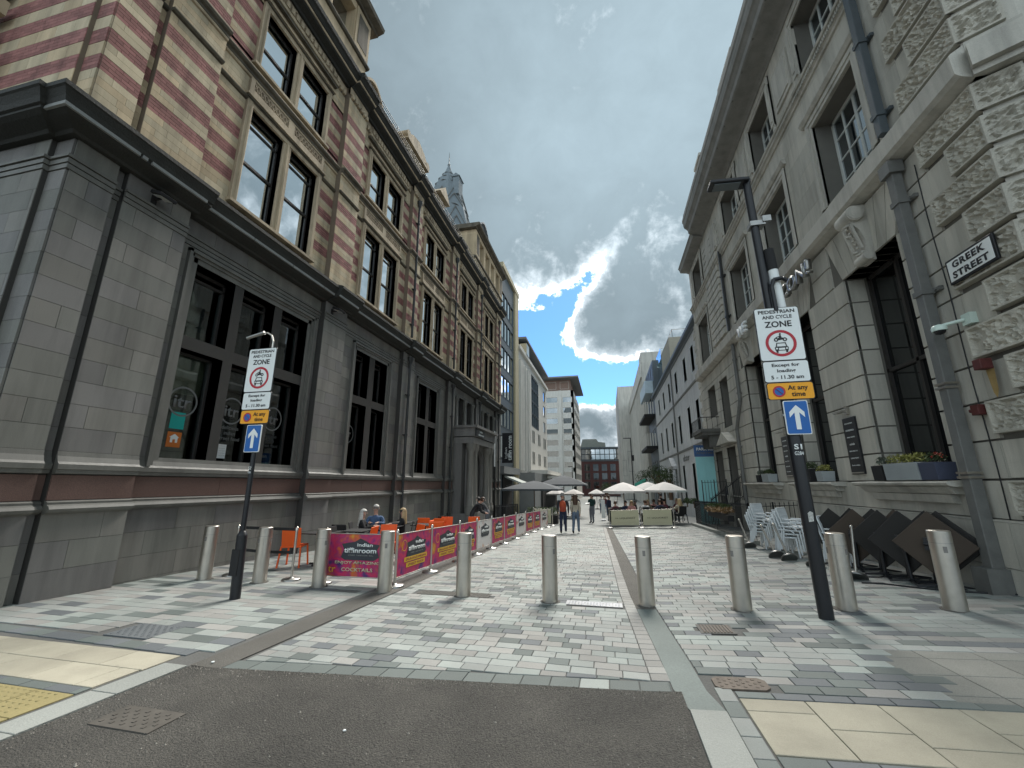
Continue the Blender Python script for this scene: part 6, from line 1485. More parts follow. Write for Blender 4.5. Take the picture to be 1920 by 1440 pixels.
co_ = chair('cafe_chair', m_orng, m_orng, ''); co_['group'] = 'orange and black cafe chairs'
ck_ = chair('cafe_chair', m_blkm, m_blkm, ''); ck_['group'] = 'orange and black cafe chairs'
OC = [(-7.28,8.95,.3,'orange chair standing alone behind the belt posts'), (-5.86,9.55,1.7,'orange edged chair side on beside the bollard left of the cocktail banner'), (-5.55,10.0,3.3,'orange chair just behind the cocktail banner'),
      (-5.0,10.35,2.5,'orange chair right behind the first street side banner'), (-5.1,12.2,.4,'orange chair between the seated couple and the banner'), (-5.6,13.3,3.0,'orange chair behind the second banner post'),
      (-6.35,14.2,.2,'orange chair near the wall beyond the seated people'), (-5.7,14.4,3.2,'orange chair pushed up to the far orange table'), (-5.0,15.6,.3,'orange chair nearest the white banner')]
for i, (x, y, r_, lb) in enumerate(OC):
    if i == 0: place(co_, (x, y, gz(x, y)), r_); co_['label'] = lb
    else: dup(co_, (x, y, gz(x, y)), r_, lb)
BC = [(-6.35,9.35,-1.5,'black chair beside the orange one behind the belt posts'), (-6.9,10.3,0,'black chair at the near black table by the wall'), (-6.2,12.6,2.0,'black chair beyond the seated blonde woman'), (-6.5,15.6,1.2,'black chair by the porch end of the terrace')]
for i, (x, y, r_, lb) in enumerate(BC):
    if i == 0: place(ck_, (x, y, gz(x, y)), r_); ck_['label'] = lb
    else: dup(ck_, (x, y, gz(x, y)), r_, lb)
def table(mat, lab, w=.35):
    t = localthing('cafe_table', lab, 'table', 'square cafe tables'); q = MB(); q.box(-w, w, -w, w, .715, .74); q.build('tabletop', mat, t, bevel=.006)
    q = MB(); q.tube((0,0,.03), (0,0,.715), .03, n=12); q.build('column', m_blkm, t); q = MB(); q.bar((-.28,0,.02), (.28,0,.02), .05, .03); q.bar((0,-.28,.02), (0,.28,.02), .05, .03); q.build('foot', m_blkm, t); return t
tb = table(m_blkm, ''); to = table(m_orng, 'orange topped table further along the terrace')
for i, (x, y, lb) in enumerate([(-6.85,9.35,'black table beside the lone orange chair'), (-6.45,10.15,'black table between the white haired woman and the cocktail banner'), (-6.35,11.55,'black table the three seated people share'), (-5.7,12.75,'black table behind the second street side banner'), (-6.9,13.6,'black table against the granite wall')]):
    if i == 0: place(tb, (x, y, gz(x, y))); tb['label'] = lb
    else: dup(tb, (x, y, gz(x, y)), 0, lb)
place(to, (-6.1, 14.9, gz(-6.1, 14.9)))
# white chairs in stacks
wc = chair('white_chair', m_wpl, m_wpl, '', lattice=True); wc['group'] = 'stacked white plastic chairs'; first = True
for (x, y, rz, n, lb) in ((4.38,14.2,-2.5,5,'far stack of white chairs'), (4.45,12.35,-2.3,4,'near stack of white chairs'), (4.75,13.3,-2.6,3,'middle stack of white chairs'), (4.95,11.1,-2.4,2,'small stack of white chairs right of the lamp post')):
    for k in range(n):
        a = rz+math.pi; dx, dy = -math.sin(rz)*-.0, 0; px_, py_ = x+.055*k*math.sin(rz)*-1, y+.055*k*math.cos(rz)
        l3 = (px_, py_, gz(x, y)+.085*k); lab = ('bottom' if k == 0 else 'top' if k == n-1 else OR[k])+f' chair of the {lb}'
        if k not in (0, n-1): lab = f'{OR[k]} chair from the bottom in the {lb}'
        if first: place(wc, l3, rz); wc['label'] = lab; first = False
        else: dup(wc, l3, rz, lab)
# folded tables: square tops swung upright on their pedestals
m_tt = M('dark_table_top', (.013,.012,.011), .6, var=.2); m_tt2 = M('brown_table_underside', (.055,.042,.032), .8, var=.15)
def ftable(mat, lab):
    t = localthing('folded_table', lab, 'table', 'folded tables leaning along the pale building'); s_ = .37; q = MB()
    q.obox((0, 0, .66), (.7071,0,.7071), (0,1,0), (-.7071,0,.7071), s_, .014, s_); q.build('tabletop', mat, t, bevel=.012)
    q = MB(); q.obox((0, -.045, .66), (1,0,0), (0,1,0), (0,0,1), .10, .02, .10); q.tube((-.10,-.08,.66), (.10,-.08,.66), .028, n=10); q.build('hinge', m_blk, t)
    q = MB(); q.tube((0,-.09,.04), (0,-.09,.64), .03, n=12); q.build('column', m_blk, t); q = MB()
    for a in (.5, 2.07, 3.64, 5.21): q.bar((0,-.09,.05), (.30*math.cos(a), -.09+.30*math.sin(a), .015), .045, .03)
    q.build('foot', m_blk, t); return t
ft = ftable(m_tt, ''); ft2 = ftable(m_tt2, '')
TB = [(5.14,8.52,1,'brown backed folded table nearest the drainpipe, in front of its pair'), (5.32,8.60,0,'black folded table nearest the drainpipe, behind the brown one'), (5.05,9.02,0,'black folded table second group from the drainpipe, front one'), (5.30,8.85,0,'black folded table second group from the drainpipe, rear one'),
      (4.98,9.62,0,'black folded table in the middle of the row'), (5.25,9.45,1,'brown folded table in the middle of the row, rear one'), (4.92,10.35,1,'brown folded table right of the leaning steel post'), (5.2,10.15,0,'black folded table behind the middle brown one'),
      (4.85,11.0,0,'black folded table nearest the white chairs, front one'), (5.15,10.8,0,'black folded table nearest the white chairs, rear one')]
seen = set()
for (x, y, k, lb) in TB:
    src = ft2 if k else ft; rz = -.72+random.uniform(-.10, .10); l3 = (x, y, gz(x, y)); rot = (random.uniform(-.06, .02), random.uniform(-.05, .05), rz)
    if k not in seen: place(src, l3, rot=rot); src['label'] = lb; seen.add(k)
    else: dup(src, l3, label=lb, rot=rot)
q = MB(); rn = random.Random(2)
t = thing('chain', (4.9, 8.3, 0), 'loose black security cable trailing on the paving under the folded tables', 'cable')
pts = [(4.2+.25*k+.05*math.sin(k*2.1), 8.9-.16*k+.1*math.sin(k*1.3)) for k in range(9)]; q.path([(x, y, gz(x, y)+.015) for x, y in pts], .014, n=6); q.build('cable_loop', m_blk, t); q = MB()
pts = [(4.3+.14*k, 9.6-.05*k+.08*math.sin(k*1.9)) for k in range(9)]; q.path([(x, y, gz(x, y)+.015) for x, y in pts], .012, n=6); q.build('cable_loop', m_blk, t)
# ------------------------------------------------------------------ parasols
def parasol(x, y, w, zt, ze, mat, lab, n=8, pole=m_wood):
    g = gz(x, y); t = thing('parasol', (x, y, g), lab, 'parasol', 'cafe parasols'); q = MB(); R_ = w/2
    for k in range(n):
        a0, a1 = 2*math.pi*(k+.5)/n, 2*math.pi*(k+1.5)/n; am = (a0+a1)/2; rs = R_/math.cos(math.pi/n) if n == 4 else R_
        P0, P1 = (x+rs*math.cos(a0), y+rs*math.sin(a0), ze), (x+rs*math.cos(a1), y+rs*math.sin(a1), ze); T = (x, y, zt)
        ml = lambda p, s_: (x+(p[0]-x)*s_, y+(p[1]-y)*s_, zt+(ze-zt)*s_**1.25)
        mid = (x+rs*.90*math.cos(am)*math.cos(math.pi/n)*1.04, y+rs*.90*math.sin(am)*math.cos(math.pi/n)*1.04, ze+.03)
        for a_, b_ in ((0,.35),(.35,.7),(.7,1)):
            q.add([ml(P0,a_), ml(P1,a_), ml(P1,b_), ml(P0,b_)], [(0,1,2,3)])
        q.add([P0, P1, (P1[0],P1[1],ze-.12), (P0[0],P0[1],ze-.12)], [(0,1,2,3)])
    q.build('canopy', mat, t, fix=False); q = MB(); q.tube((x, y, g), (x, y, zt), .03, n=10); q.build('pole', pole, t)
    q = MB()
    for k in range(n): a0 = 2*math.pi*(k+.5)/n; q.bar((x, y, zt-.08), (x+R_*.97*math.cos(a0), y+R_*.97*math.sin(a0), ze-.01), .02, .02)
    q.build('ribs', pole, t, kind='stuff'); q = MB(); q.lathe((x, y, g), [(.3,0),(.3,.06),(.05,.1)], n=16); q.build('base', m_blkm, t)
parasol(.92, 27.2, 2.75, 1.74, 1.22, m_cfab, 'large cream parasol in the middle, above the left LIQUORIST banner')
parasol(3.35, 27.2, 2.6, 1.76, 1.27, m_cfab, 'large cream parasol above the right LIQUORIST banner')
parasol(2.75, 31.5, 2.5, 1.78, 1.28, m_cfab, 'cream parasol half hidden between the two large ones')
parasol(4.0, 33.0, 2.4, 1.7, 1.2, m_cfab, 'cream parasol farthest back on the right')
parasol(-5.2, 30.2, 3.9, 1.86, 1.30, m_gfab, 'wide charcoal parasol on the left beyond the banner row', n=4)
parasol(-3.6, 35.5, 3.8, 2.35, 1.6, m_gfab, 'dark parasol behind the wide charcoal one', n=4)
parasol(-3.0, 38.0, 1.9, 1.2, .8, m_cfab, 'small white parasol below the dark one, right'); parasol(-4.6, 38.5, 1.9, 1.2, .8, m_cfab, 'small white parasol below the dark one, left')
parasol(-1.6, 60, 2.4, .95, .4, m_cfab, 'distant pale parasol at the end of the street'); parasol(1.2, 62, 2.6, 1.0, .4, m_cfab, 'distant pale parasol beyond the large cream ones')
# left terrace screen and details
t = thing('planter_hedge', (-4.2, 26.5, -.7), 'long dark planter with clipped hedge below the charcoal parasol', 'planter'); q = MB(); q.box(-5.0, -3.1, 26.3, 26.9, gz(-4,26.5), gz(-4,26.5)+.5); q.build('trough', m_blkm, t); q = MB(); rn = random.Random(8)
for k in range(1500):
    p = Vector((rn.uniform(-5, -3.1), rn.uniform(26.25, 26.95), gz(-4,26.5)+rn.uniform(.5, .95))); d = Vector((rn.uniform(-1,1), rn.uniform(-1,1), rn.uniform(-1,1))).normalized()*.06; s_ = d.orthogonal()*.4; q.add([p, p+d*.5+s_, p+d, p+d*.5-s_], [(0,1,2,3)])
q.build('foliage', m_leaf, t, kind='stuff', fix=False)
def railing(name, A, B, h, lab, sp=.13, dz=0.0, r_=.010, cat='railing', mat=m_blk):
    A, B = Vector(A), Vector(B); L_ = (B-A).length; n = int(L_/sp); t = thing(name, tuple(A), lab, cat)
    q = MB(); q.bar(A+Vector((0,0,h)), B+Vector((0,0,h)), .04, .02); q.bar(A+Vector((0,0,.12)), B+Vector((0,0,.12)), .03, .015); q.build('rail', mat, t)
    q = MB()
    for k in range(n+1): p = A+(B-A)*k/n; q.tube(p, p+Vector((0,0,h+.06)), r_, n=6, cap=False); q.lathe(p+Vector((0,0,h+.05)), [(.018,0),(.012,.03),(.0,.08)], n=5)
    q.build('bars', mat, t, kind='stuff', fix=False)
    q = MB()
    for p in (A, (A+B)/2, B): q.box(p.x-.02, p.x+.02, p.y-.02, p.y+.02, p.z-.05, p.z+h+.12)
    q.build('standard', mat, t); return t
k0 = .12
railing('railing', (4.32,15.0,gz(4.32,15)+k0), (4.45,24.3,gz(4.45,24.3)+k0), 1.02, 'black area railing along the pale building behind the hanging flowers')
railing('railing', (4.32,15.0,gz(4.32,15)+k0), (5.75,15.0,gz(5.7,15)+k0), 1.02, 'short black railing returning to the wall behind the white chairs')
railing('stair_rail', (4.9,22.6,gz(4.9,22)+.3), (5.7,20.2,1.0), .95, 'sloping black stair rail in front of the turquoise hoarding')
railing('gate', (4.62,22.9,gz(4.6,22)+.1), (5.75,22.9,gz(5.7,22)+.1), 2.0, 'tall black gate in front of the turquoise hoarding', cat='gate')
t = thing('area_kerb', (4.35, 19, -.3), 'stone kerb carrying the black area railing', 'kerb')
for k in range(8):
    y0 = 14.9+k*1.2; q = MB(); q.add([(x, y, gz(x, y)+z) for z in (-.05, .12) for (x, y) in ((4.2,y0+.01),(4.5,y0+.01),(4.5,y0+1.19),(4.2,y0+1.19))], [(0,3,2,1),(4,5,6,7),(0,1,5,4),(1,2,6,5),(2,3,7,6),(3,0,4,7)]); q.build('kerb_stone', m_kerb, t)
railing('railing', (-6.6,24.5,-.75), (-6.6,31,-.95), 1.05, 'black railing below the hanging tiffin room sign')
railing('railing', (-6.6,24.5,-.75), (-5.2,24.5,-.7), 1.05, 'short black railing end on beside the porch')
t = thing('hanging_basket', (4.3, 18.3, .5), 'hanging trough of russet and green flowers on the black railing', 'flowers')
q = MB()
for k in range(9): leafball(q, (4.18, 16.9+k*.33, gz(4.2,17+k*.33)+.92), .26, 190, 50+k, flat=.7, size=.06, up=-.1)
q.build('foliage', m_leafo, t, kind='stuff', fix=False); q = MB()
for k in range(9): leafball(q, (4.18, 17.0+k*.33, gz(4.2,17+k*.33)+1.05), .2, 90, 80+k, flat=.6, size=.05)
q.build('green_leaves', m_leaf, t, kind='stuff', fix=False); q = MB(); q.box(4.1, 4.3, 16.7, 19.8, .32, .52); q.build('trough', m_blkm, t)
t = thing('hoarding', (5.5, 25, -.5), 'turquoise hoarding with a blue PARK ROW board on top', 'hoarding')
for k in range(3): q = MB(); q.box(4.84+k*.48, 4.84+(k+1)*.48-.008, 25.0, 25.08, gz(5,25)-.2, 3.10); q.build('panel', m_turq, t)
q = MB(); q.box(4.80, 6.28, 24.96, 25.06, 3.11, 3.74); bd = q.build('name_board', m_navy, t)
text('PARK ROW', t, m_white, (5.5, 24.95, 3.52), (1,0,0), (0,0,1), width=1.15, height=.17, depth=.004, bold=.03); text('APARTMENTS', t, m_pipe, (5.5, 24.95, 3.30), (1,0,0), (0,0,1), width=1.2, height=.13, depth=.004)
t = thing('notice_stand', (-.42, 31.3, -.85), 'white upright notice stand at the left edge of the parasols', 'sign'); q = MB(); q.obox((-.42,31.3,-.10), (1,0,0), (0,1,.05), (0,-.05,1), .13, .015, .62); q.build('panel', m_white, t, bevel=.005); q = MB(); q.box(-.58, -.26, 31.1, 31.5, gz(0,31.3), gz(0,31.3)+.05); q.build('foot', m_steeld, t)
def lamp(x, y, h, arm, lab):
    g = gz(x, y); t = thing('street_lamp', (x, y, g), lab, 'street lamp'); q = MB(); q.tube((x, y, g), (x, y, g+1.2), .1, n=12); q.tube((x, y, g+1.2), (x, y, g+h), .06, .05, n=12); q.build('post', m_blk, t)
    q = MB(); q.box(x-arm, x+.05, y-.08, y+.08, g+h-.02, g+h+.06); q.build('lantern', m_blk, t)
    q = MB(); q.box(x+.04, x+.25, y-.08, y+.08, g+h-2.4, g+h-1.8); q.build('control_box', m_blkm, t)
lamp(2.62, 46.5, 7.75, .75, 'black street lamp rising behind the cream parasols'); lamp(-5.0, 62, 5.8, .6, 'small street lamp in front of the hotel')
t = thing('awning', (-7.9, 38, 1.9), 'pale shop awning on the dark clad building', 'awning'); q = MB(); q.prism([(-8.7,2.35),(-7.2,1.75),(-7.2,1.6),(-8.7,2.2)], lambda u, v, w: (u, w, v), 35.5, 38.5); q.build('fabric', M('awning_pale', (.42,.45,.42), .8), t)
q = MB(); q.tube((-8.6,35.7,1.5), (-7.3,35.7,1.7), .02); q.tube((-8.6,38.3,1.5), (-7.3,38.3,1.7), .02); q.build('arm', m_steeld, t)
# ------------------------------------------------------------------ people
m_skin = M('skin_pale', (.46,.27,.20), .6, var=.05); m_skin2 = M('skin_tan', (.30,.17,.11), .6, var=.05)
CL = {k: M('cloth_'+k, v, .85, var=.15, scale=9, fine=.12) for k, v in dict(black=(.012,.012,.014), navy=(.02,.028,.06), blue=(.07,.12,.22), cream=(.42,.38,.30), denim=(.10,.14,.20), grey=(.14,.15,.17), green=(.015,.045,.04),
      maroon=(.10,.03,.04), white=(.5,.5,.5), pink=(.35,.18,.17), khaki=(.16,.14,.09), charcoal=(.03,.032,.035)).items()}
HR = {k: M('hair_'+k, v, .6, var=.25, scale=20) for k, v in dict(white=(.55,.54,.50), blonde=(.42,.31,.17), brown=(.06,.032,.018), black=(.012,.01,.009), grey=(.22,.21,.20)).items()}
def person(loc, rz, lab, pose='stand', top='black', legs='navy', hair='brown', long=False, skin=None, h=1.75, group=None, female=False, wide=1.0, tilt=0.0):
    s = h/1.75; skin = skin or m_skin
    W_ = (.19 if not female else .165)*wide; Hp = .095 if not female else .10
    J = dict(pel=(0,0,.95), wai=(0,.0,1.08), che=(0,.01,1.28), nek=(0,.0,1.47), hed0=(0,.01,1.55), hed1=(0,.02,1.66))
    for sd, g in ((1,'r'),(-1,'l')):
        J['sh'+g] = (sd*W_,0,1.40); J['el'+g] = (sd*(W_+.05),-.03,1.12); J['wr'+g] = (sd*(W_+.04),.05,.88); J['ha'+g] = (sd*(W_+.035),.08,.79)
        J['hi'+g] = (sd*Hp,0,.90); J['kn'+g] = (sd*(Hp+.005),.02,.50); J['an'+g] = (sd*(Hp+.005),-.01,.09); J['to'+g] = (sd*(Hp+.02),.14,.035)
    if pose == 'walk':
        J['knr'] = (Hp,.16,.52); J['anr'] = (Hp,.20,.10); J['tor'] = (Hp,.35,.06); J['knl'] = (-Hp,-.04,.50); J['anl'] = (-Hp,-.30,.14); J['tol'] = (-Hp,-.20,.03)
        J['elr'] = (W_+.06,-.12,1.13); J['wrr'] = (W_+.05,-.14,.90); J['har'] = (W_+.05,-.12,.82); J['wrl'] = (-W_-.04,.16,.93); J['hal'] = (-W_-.03,.20,.85)
    if pose in ('sit', 'sit_lean'):
        dz = -.47; ly = .0 if pose == 'sit' else .16
        for k in ('pel','wai','che','nek','hed0','hed1','shr','shl','elr','ell','wrr','wrl','har','hal','hir','hil'):
            x, y, z = J[k]; J[k] = (x, y+ly*max(0, (z-.95))/.6, z+dz)
        for sd, g in ((1,'r'),(-1,'l')):
            J['kn'+g] = (sd*.11,.42,.48); J['an'+g] = (sd*.12,.40,.09); J['to'+g] = (sd*.13,.54,.035)
            J['el'+g] = (sd*(W_+.06),.10+ly,.74); J['wr'+g] = (sd*.13,.36+ly*.5,.80); J['ha'+g] = (sd*.09,.44+ly*.5,.80)
    if pose == 'tablet':
        for sd, g in ((1,'r'),(-1,'l')): J['el'+g] = (sd*(W_+.05),.02,1.12); J['wr'+g] = (sd*.12,.26,1.14); J['ha'+g] = (sd*.07,.33,1.15)
        J['hed1'] = (0,.06,1.65)
    if pose == 'bend':
        for k in ('che','nek','hed0','hed1','shr','shl','elr','ell','wrr','wrl','har','hal','wai'):
            x, y, z = J[k]; t_ = (z-.95)*1.0; J[k] = (x, y+t_*.62, .95+t_*.72)
        for sd, g in ((1,'r'),(-1,'l')): J['el'+g] = (sd*(W_+.08),.38,1.0); J['wr'+g] = (sd*.16,.55,.93); J['ha'+g] = (sd*.10,.62,.92)
    R_ = dict(pel=.140, wai=.122, che=.140, nek=.055, hed0=.064, hed1=.084, sh=.072, el=.054, wr=.036, ha=.030, hi=.098, kn=.074, an=.056, to=.040)
    E_ = [('pel','wai','t'),('wai','che','t'),('che','nek','t'),('nek','hed0','h'),('hed0','hed1','h')]
    for g in 'rl': E_ += [('che','sh'+g,'t'),('sh'+g,'el'+g,'t'),('el'+g,'wr'+g,'t'),('wr'+g,'ha'+g,'s'),('pel','hi'+g,'l'),('hi'+g,'kn'+g,'l'),('kn'+g,'an'+g,'l'),('an'+g,'to'+g,'f')]
    keys = list(J); bm = bmesh.new(); sk = bm.verts.layers.skin.verify(); V = {k: bm.verts.new(Vector(J[k])*s) for k in keys}
    for k in keys:
        r = R_.get(k, R_.get(k[:2])); V[k][sk].radius = (r*s*(1.18 if k in ('pel','che','wai') else 1), r*s*(.80 if k in ('pel','che','wai') else 1)); V[k][sk].use_root = (k == 'pel')
    for a, b, _ in E_: bm.edges.new((V[a], V[b]))
    # five fingers on each hand, each a short bent chain
    for g, sd in (('r',1),('l',-1)):
        w_, h_ = Vector(J['wr'+g]), Vector(J['ha'+g]); d = (h_-w_).normalized(); sdv = Vector((0,1,0)) if abs(d.z) > .6 else Vector((1,0,0)); n_ = d.cross(sdv).normalized()
        for i, (off, ln) in enumerate(((-.027,.055),(-.009,.065),(.009,.060),(.026,.046))):
            a = h_+sdv*off+d*.015; b = a+d*ln*.6; c = b+(d*.75+n_*.5*-sd).normalized()*ln*.5
            pv_ = V['ha'+g]
            for p_, r in ((a,.011),(b,.010),(c,.008)): q_ = bm.verts.new(p_*s); q_[sk].radius = (r*s, r*s); bm.edges.new((pv_, q_)); pv_ = q_
        a = w_+d*.03+sdv*.03; b = a+(d+sdv*.7).normalized()*.035; pv_ = V['wr'+g]
        for p_, r in ((a,.013),(b,.010)): q_ = bm.verts.new(p_*s); q_[sk].radius = (r*s, r*s); bm.edges.new((pv_, q_)); pv_ = q_
    me = bpy.data.meshes.new('body'); bm.to_mesh(me); bm.free(); ob = bpy.data.objects.new('tmp', me); COL.objects.link(ob)
    md = ob.modifiers.new('s', 'SKIN'); md.use_smooth_shade = True; m2 = ob.modifiers.new('u', 'SUBSURF'); m2.levels = 1; m2.render_levels = 1
    dg = bpy.context.evaluated_depsgraph_get(); me2 = bpy.data.meshes.new_from_object(ob.evaluated_get(dg)); bpy.data.objects.remove(ob)
    me2.materials.clear()
    for m in (skin, CL[top], CL[legs], m_blk): me2.materials.append(m)
    segs = [(Vector(J[a])*s, Vector(J[b])*s, c) for a, b, c in E_]; idx = {'h':0,'s':0,'t':1,'l':2,'f':3}; nk = Vector(J['nek'])*s
    for p in me2.polygons:
        c = p.center; best = None; bd = 9
        for a, b, k in segs:
            ab = b-a; u = max(0, min(1, (c-a).dot(ab)/ab.length_squared)); dd = (c-(a+ab*u)).length-(.10 if k in 't' and ab.z > .05 else 0)*0
            if dd < bd: bd = dd; best = (k, u)
        k, u = best; p.material_index = idx[k]; p.use_smooth = True
    me2.name = 'body'
    t = thing('person', (0,0,0), lab, 'person', group); o = bpy.data.objects.new('body', me2); COL.objects.link(o); o.parent = t
    H0 = Vector(J['hed1'])*s; up = (Vector(J['hed1'])-Vector(J['nek'])).normalized()
    # head detail: skull shape and hair
    q = MB(); rr = .098*s
    def shell(a0, a1, e0, e1, r, cz=0, cy=0, sc=(1,1,1)):
        q.smooth = True
        q.grid(lambda u, v: tuple(H0+Vector((math.cos(a0+(a1-a0)*u)*math.cos(e0+(e1-e0)*v)*r*sc[0], math.sin(a0+(a1-a0)*u)*math.cos(e0+(e1-e0)*v)*r*sc[1]+cy, math.sin(e0+(e1-e0)*v)*r*sc[2]+cz))), 14, 7); q.smooth = False
    shell(0, 2*math.pi, .45, math.pi/2, rr*1.03, cy=-.012*s, sc=(.98,1.12,1.15)); shell(math.pi*.98, math.pi*2.02, -.55, .5, rr*1.03, cy=-.012*s, sc=(.98,1.1,1.12))
    if long:
        q.smooth = True; Ln = .38*s
        q.grid(lambda u, v: tuple(H0+Vector((math.cos(math.pi*(.92+1.16*u))*rr*(1.05+.35*math.sin(v*2.4)), math.sin(math.pi*(.92+1.16*u))*rr*(1.15+.2*v)-.02*s+.01*math.sin(u*30)*v, -v*Ln))), 22, 8); q.smooth = False
    q.build('hair', HR[hair], t, fix=False)
    q = MB(); F = H0+Vector((0,.088*s,-.02*s)); q.lathe(tuple(F), [(.016*s,-.012*s),(.011*s,.016*s),(.003*s,.026*s)], n=8, axis=(0,1,.1)); 
    for sd in (-1, 1): q.lathe(tuple(H0+Vector((sd*.088*s, .0, -.015*s))), [(.022*s,-.008*s),(.026*s,.004*s),(.012*s,.012*s)], n=8, axis=(sd,-.2,0))
    q.build('nose_and_ears', skin, t); q = MB()
    for sd in (-1, 1): q.lathe(tuple(H0+Vector((sd*.034*s, .083*s, .008*s))), [(.011*s,-.004*s),(.009*s,.004*s),(0,.006*s)], n=8, axis=(sd*.3,1,0))
    q.box(*(H0.x-.024*s, H0.x+.024*s, H0.y+.076*s, H0.y+.088*s, H0.z-.062*s, H0.z-.056*s)); q.build('eyes_and_mouth', HR['brown'], t, kind='stuff')
    place(t, (loc[0], loc[1], (loc[2] if len(loc) == 3 else gz(*loc))), rz); return t
pw = person((-2.08,19.8), .06, 'walker seen from behind in dark clothes with an orange backpack', 'walk', 'charcoal', 'navy', 'grey', h=1.78)
person((-1.52,19.95), -.05, 'walker seen from behind with long brown hair, cream jacket and flared jeans', 'walk', 'cream', 'denim', 'brown', long=True, h=1.70, female=True)
t = thing('backpack', (-2.08, 19.6, gz(-2.08,19.8)+1.0), 'orange red backpack on the back of the left walker', 'backpack'); c = (-2.07, 19.61, gz(-2.08,19.8)+1.20)
q = MB(); q.lathe((c[0], c[1], c[2]-.24), [(.10,0),(.145,.04),(.15,.25),(.13,.40),(.07,.47),(.0,.49)], n=14); o = q.build('bag', M('orange_red_cloth', (.42,.075,.03), .8, var=.15), t)
q = MB(); q.lathe((c[0], c[1]-.09, c[2]-.20), [(.06,0),(.095,.03),(.095,.16),(.05,.2)], n=12); q.build('pocket', M('red_pocket', (.30,.05,.03), .8), t); q = MB()
for s_ in (-1, 1): q.path([(c[0]+s_*.08, c[1]+.05, c[2]+.2), (c[0]+s_*.12, c[1]+.2, c[2]+.24), (c[0]+s_*.13, c[1]+.33, c[2]+.1)], .015, n=6)
q.build('strap', m_blk, t)
person((-1.08,27.6), 2.4, 'waiter standing in a dark green top and grey trousers holding a pad', 'tablet', 'green', 'grey', 'brown', h=1.80)
t = thing('order_pad', (-.9, 27.4, .3), 'pale order pad held by the standing waiter', 'pad'); q = MB(); q.obox((-1.32, 27.34, gz(-1.1,27.6)+1.22), (1,-.2,.1), (.2,1,.3), (-.1,-.3,1), .13, .09, .008); q.build('pad', m_white, t)
person((-6.95,11.2,gz(-7,11.2)), -1.2, 'white haired woman in a black coat seated at the shared black table', 'sit', 'black', 'black', 'white', long=True, female=True, h=1.66)
person((-7.1,12.15,gz(-7,12)), -2.7, 'white haired man in a blue checked shirt seated facing the street', 'sit', 'blue', 'navy', 'white', h=1.80)
person((-6.15,12.1,gz(-6,12)), 2.0, 'blonde woman in a black coat seated with her back to the banner', 'sit', 'black', 'black', 'blonde', long=True, female=True, h=1.68)
for (x, y, r_) in ((-6.95,11.15,-1.2),(-7.1,12.1,-2.7),(-6.15,12.1,2.0)):
    pass
dup(ck_, (-7.02,11.2,gz(-7,11.2)), -1.2, 'black chair under the white haired woman'); dup(ck_, (-7.1,12.2,gz(-7,12)), -2.7, 'black chair under the man in the blue shirt'); dup(ck_, (-6.1,12.1,gz(-6,12)), 2.0, 'black chair under the blonde woman')
person((-5.55,17.0), -1.3, 'person in a black printed top bending over at the far end of the terrace', 'bend', 'black', 'charcoal', 'brown', h=1.75)
person((-5.3,18.5), 1.6, 'person in black with grey trousers bending forward near the porch', 'bend', 'charcoal', 'grey', 'black', h=1.75)
cr_tops = ['maroon','navy','pink','white','khaki','navy','maroon','cream','charcoal','pink','grey','maroon','navy','black']
cr_h = ['brown','black','blonde','brown','blonde','brown','black','blonde','grey','brown','black','blonde','brown','black']
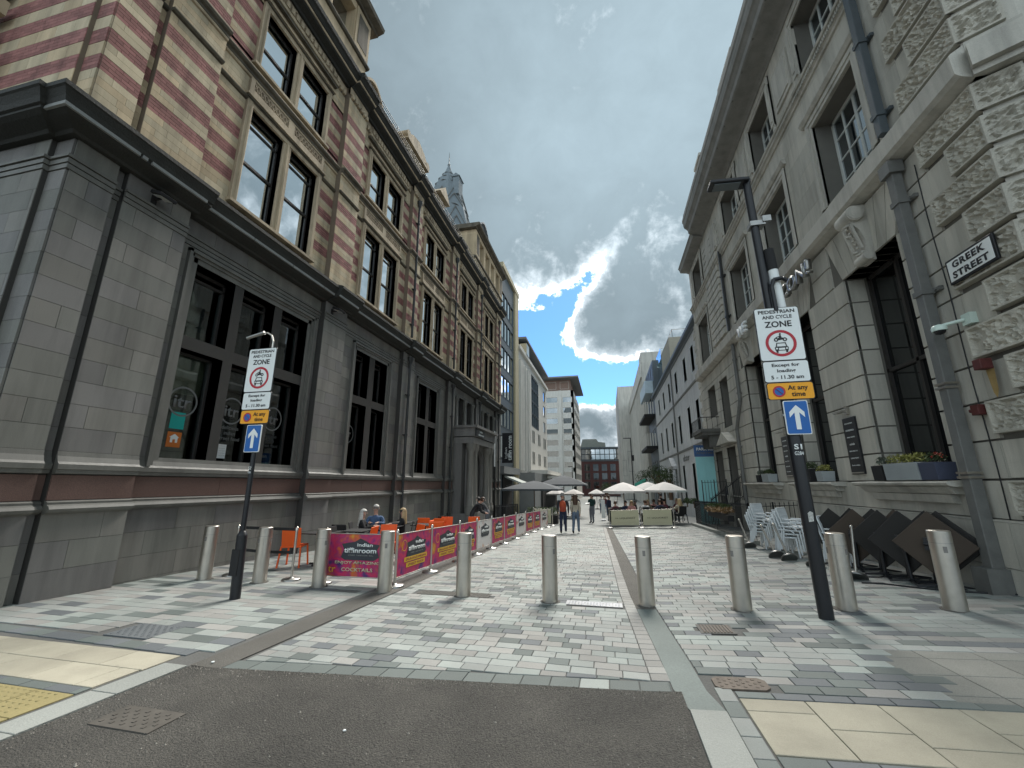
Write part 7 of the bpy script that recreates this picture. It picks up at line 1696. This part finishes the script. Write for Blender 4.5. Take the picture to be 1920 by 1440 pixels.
spots = [(.35,25.2,.3,'seated'),(.95,26.2,-2.8,'seated'),(1.25,25.3,2.9,'seated'),(2.0,25.4,.2,'seated'),(2.25,26.6,-2.5,'seated'),(2.75,25.0,.5,'seated'),(3.1,26.0,2.6,'seated'),(3.75,24.7,.4,'seated'),(1.6,27.6,1.4,'seated'),(2.7,27.8,-.6,'seated'),(.4,28.2,1.2,'seated'),(3.9,26.8,2.0,'seated'),(.0,29.0,-1.0,'standing'),(3.3,29.2,.5,'standing')]
wh = ['at the left end behind the left LIQUORIST banner','facing the street in the middle of the left parasol','second along behind the left LIQUORIST banner','behind the gap between the LIQUORIST banners','just behind the gap between the banners, facing out','at the left part of the right LIQUORIST banner','in the middle under the right parasol','on a stool at the right end of the right LIQUORIST banner','under the left parasol further back','under the right parasol further back','behind the left parasol pole','by the topiary at the right','left of the parasols further away','behind the right parasol further away']
bar = table(m_wood, ''); bar['group'] = 'tables under the cream parasols'; fb = True
for i, (x, y, r_, p) in enumerate(spots):
    st = p == 'standing'
    person((x, y, gz(x, y)+(.0 if st else .12)), r_, f'{p} customer, {cr_tops[i]} top, {wh[i]}', 'stand' if st else 'sit', cr_tops[i], 'charcoal', cr_h[i], long=i in (2,4,7,11), h=1.70, female=i % 2 == 0, group='customers under the cream parasols')
    if not st: dup(ck_, (x, y, gz(x, y)+.12), r_, f'dark chair {wh[i]}')['group'] = 'dark chairs under the parasols'
for i, (x, y, lb) in enumerate(((.9,25.65,'left table under the left cream parasol'),(2.2,26.0,'table between the two cream parasols'),(3.4,25.4,'table under the right cream parasol'),(2.2,27.6,'table further back between the parasols'))):
    if fb: place(bar, (x, y, gz(x, y)+.1)); bar['label'] = lb; fb = False
    else: dup(bar, (x, y, gz(x, y)+.1), 0, lb)
far = [(-2.8,26.3,2.9,'grey','passer by half hidden left of the walker with the backpack'),(-2.4,33,.1,'navy','distant passer by between the two walkers'),(-.75,44,0,'white','distant figure in white at the end of the street'),(-1.5,41,.2,'black','distant figure in black beyond the waiter'),(-.3,39,3,'maroon','distant figure in maroon left of the parasols'),(-3.4,41,1,'khaki','distant figure in khaki below the dark parasol'),(-.55,52,2,'cream','pale figure farthest down the street')]
for (x, y, r_, c_, lb) in far: person((x, y), r_, lb, 'stand', c_, 'denim', 'brown', h=1.72)
# far cars / nothing else; strip helper properties
for o in list(bpy.data.objects):
    if '_w' in o.keys(): del o['_w']
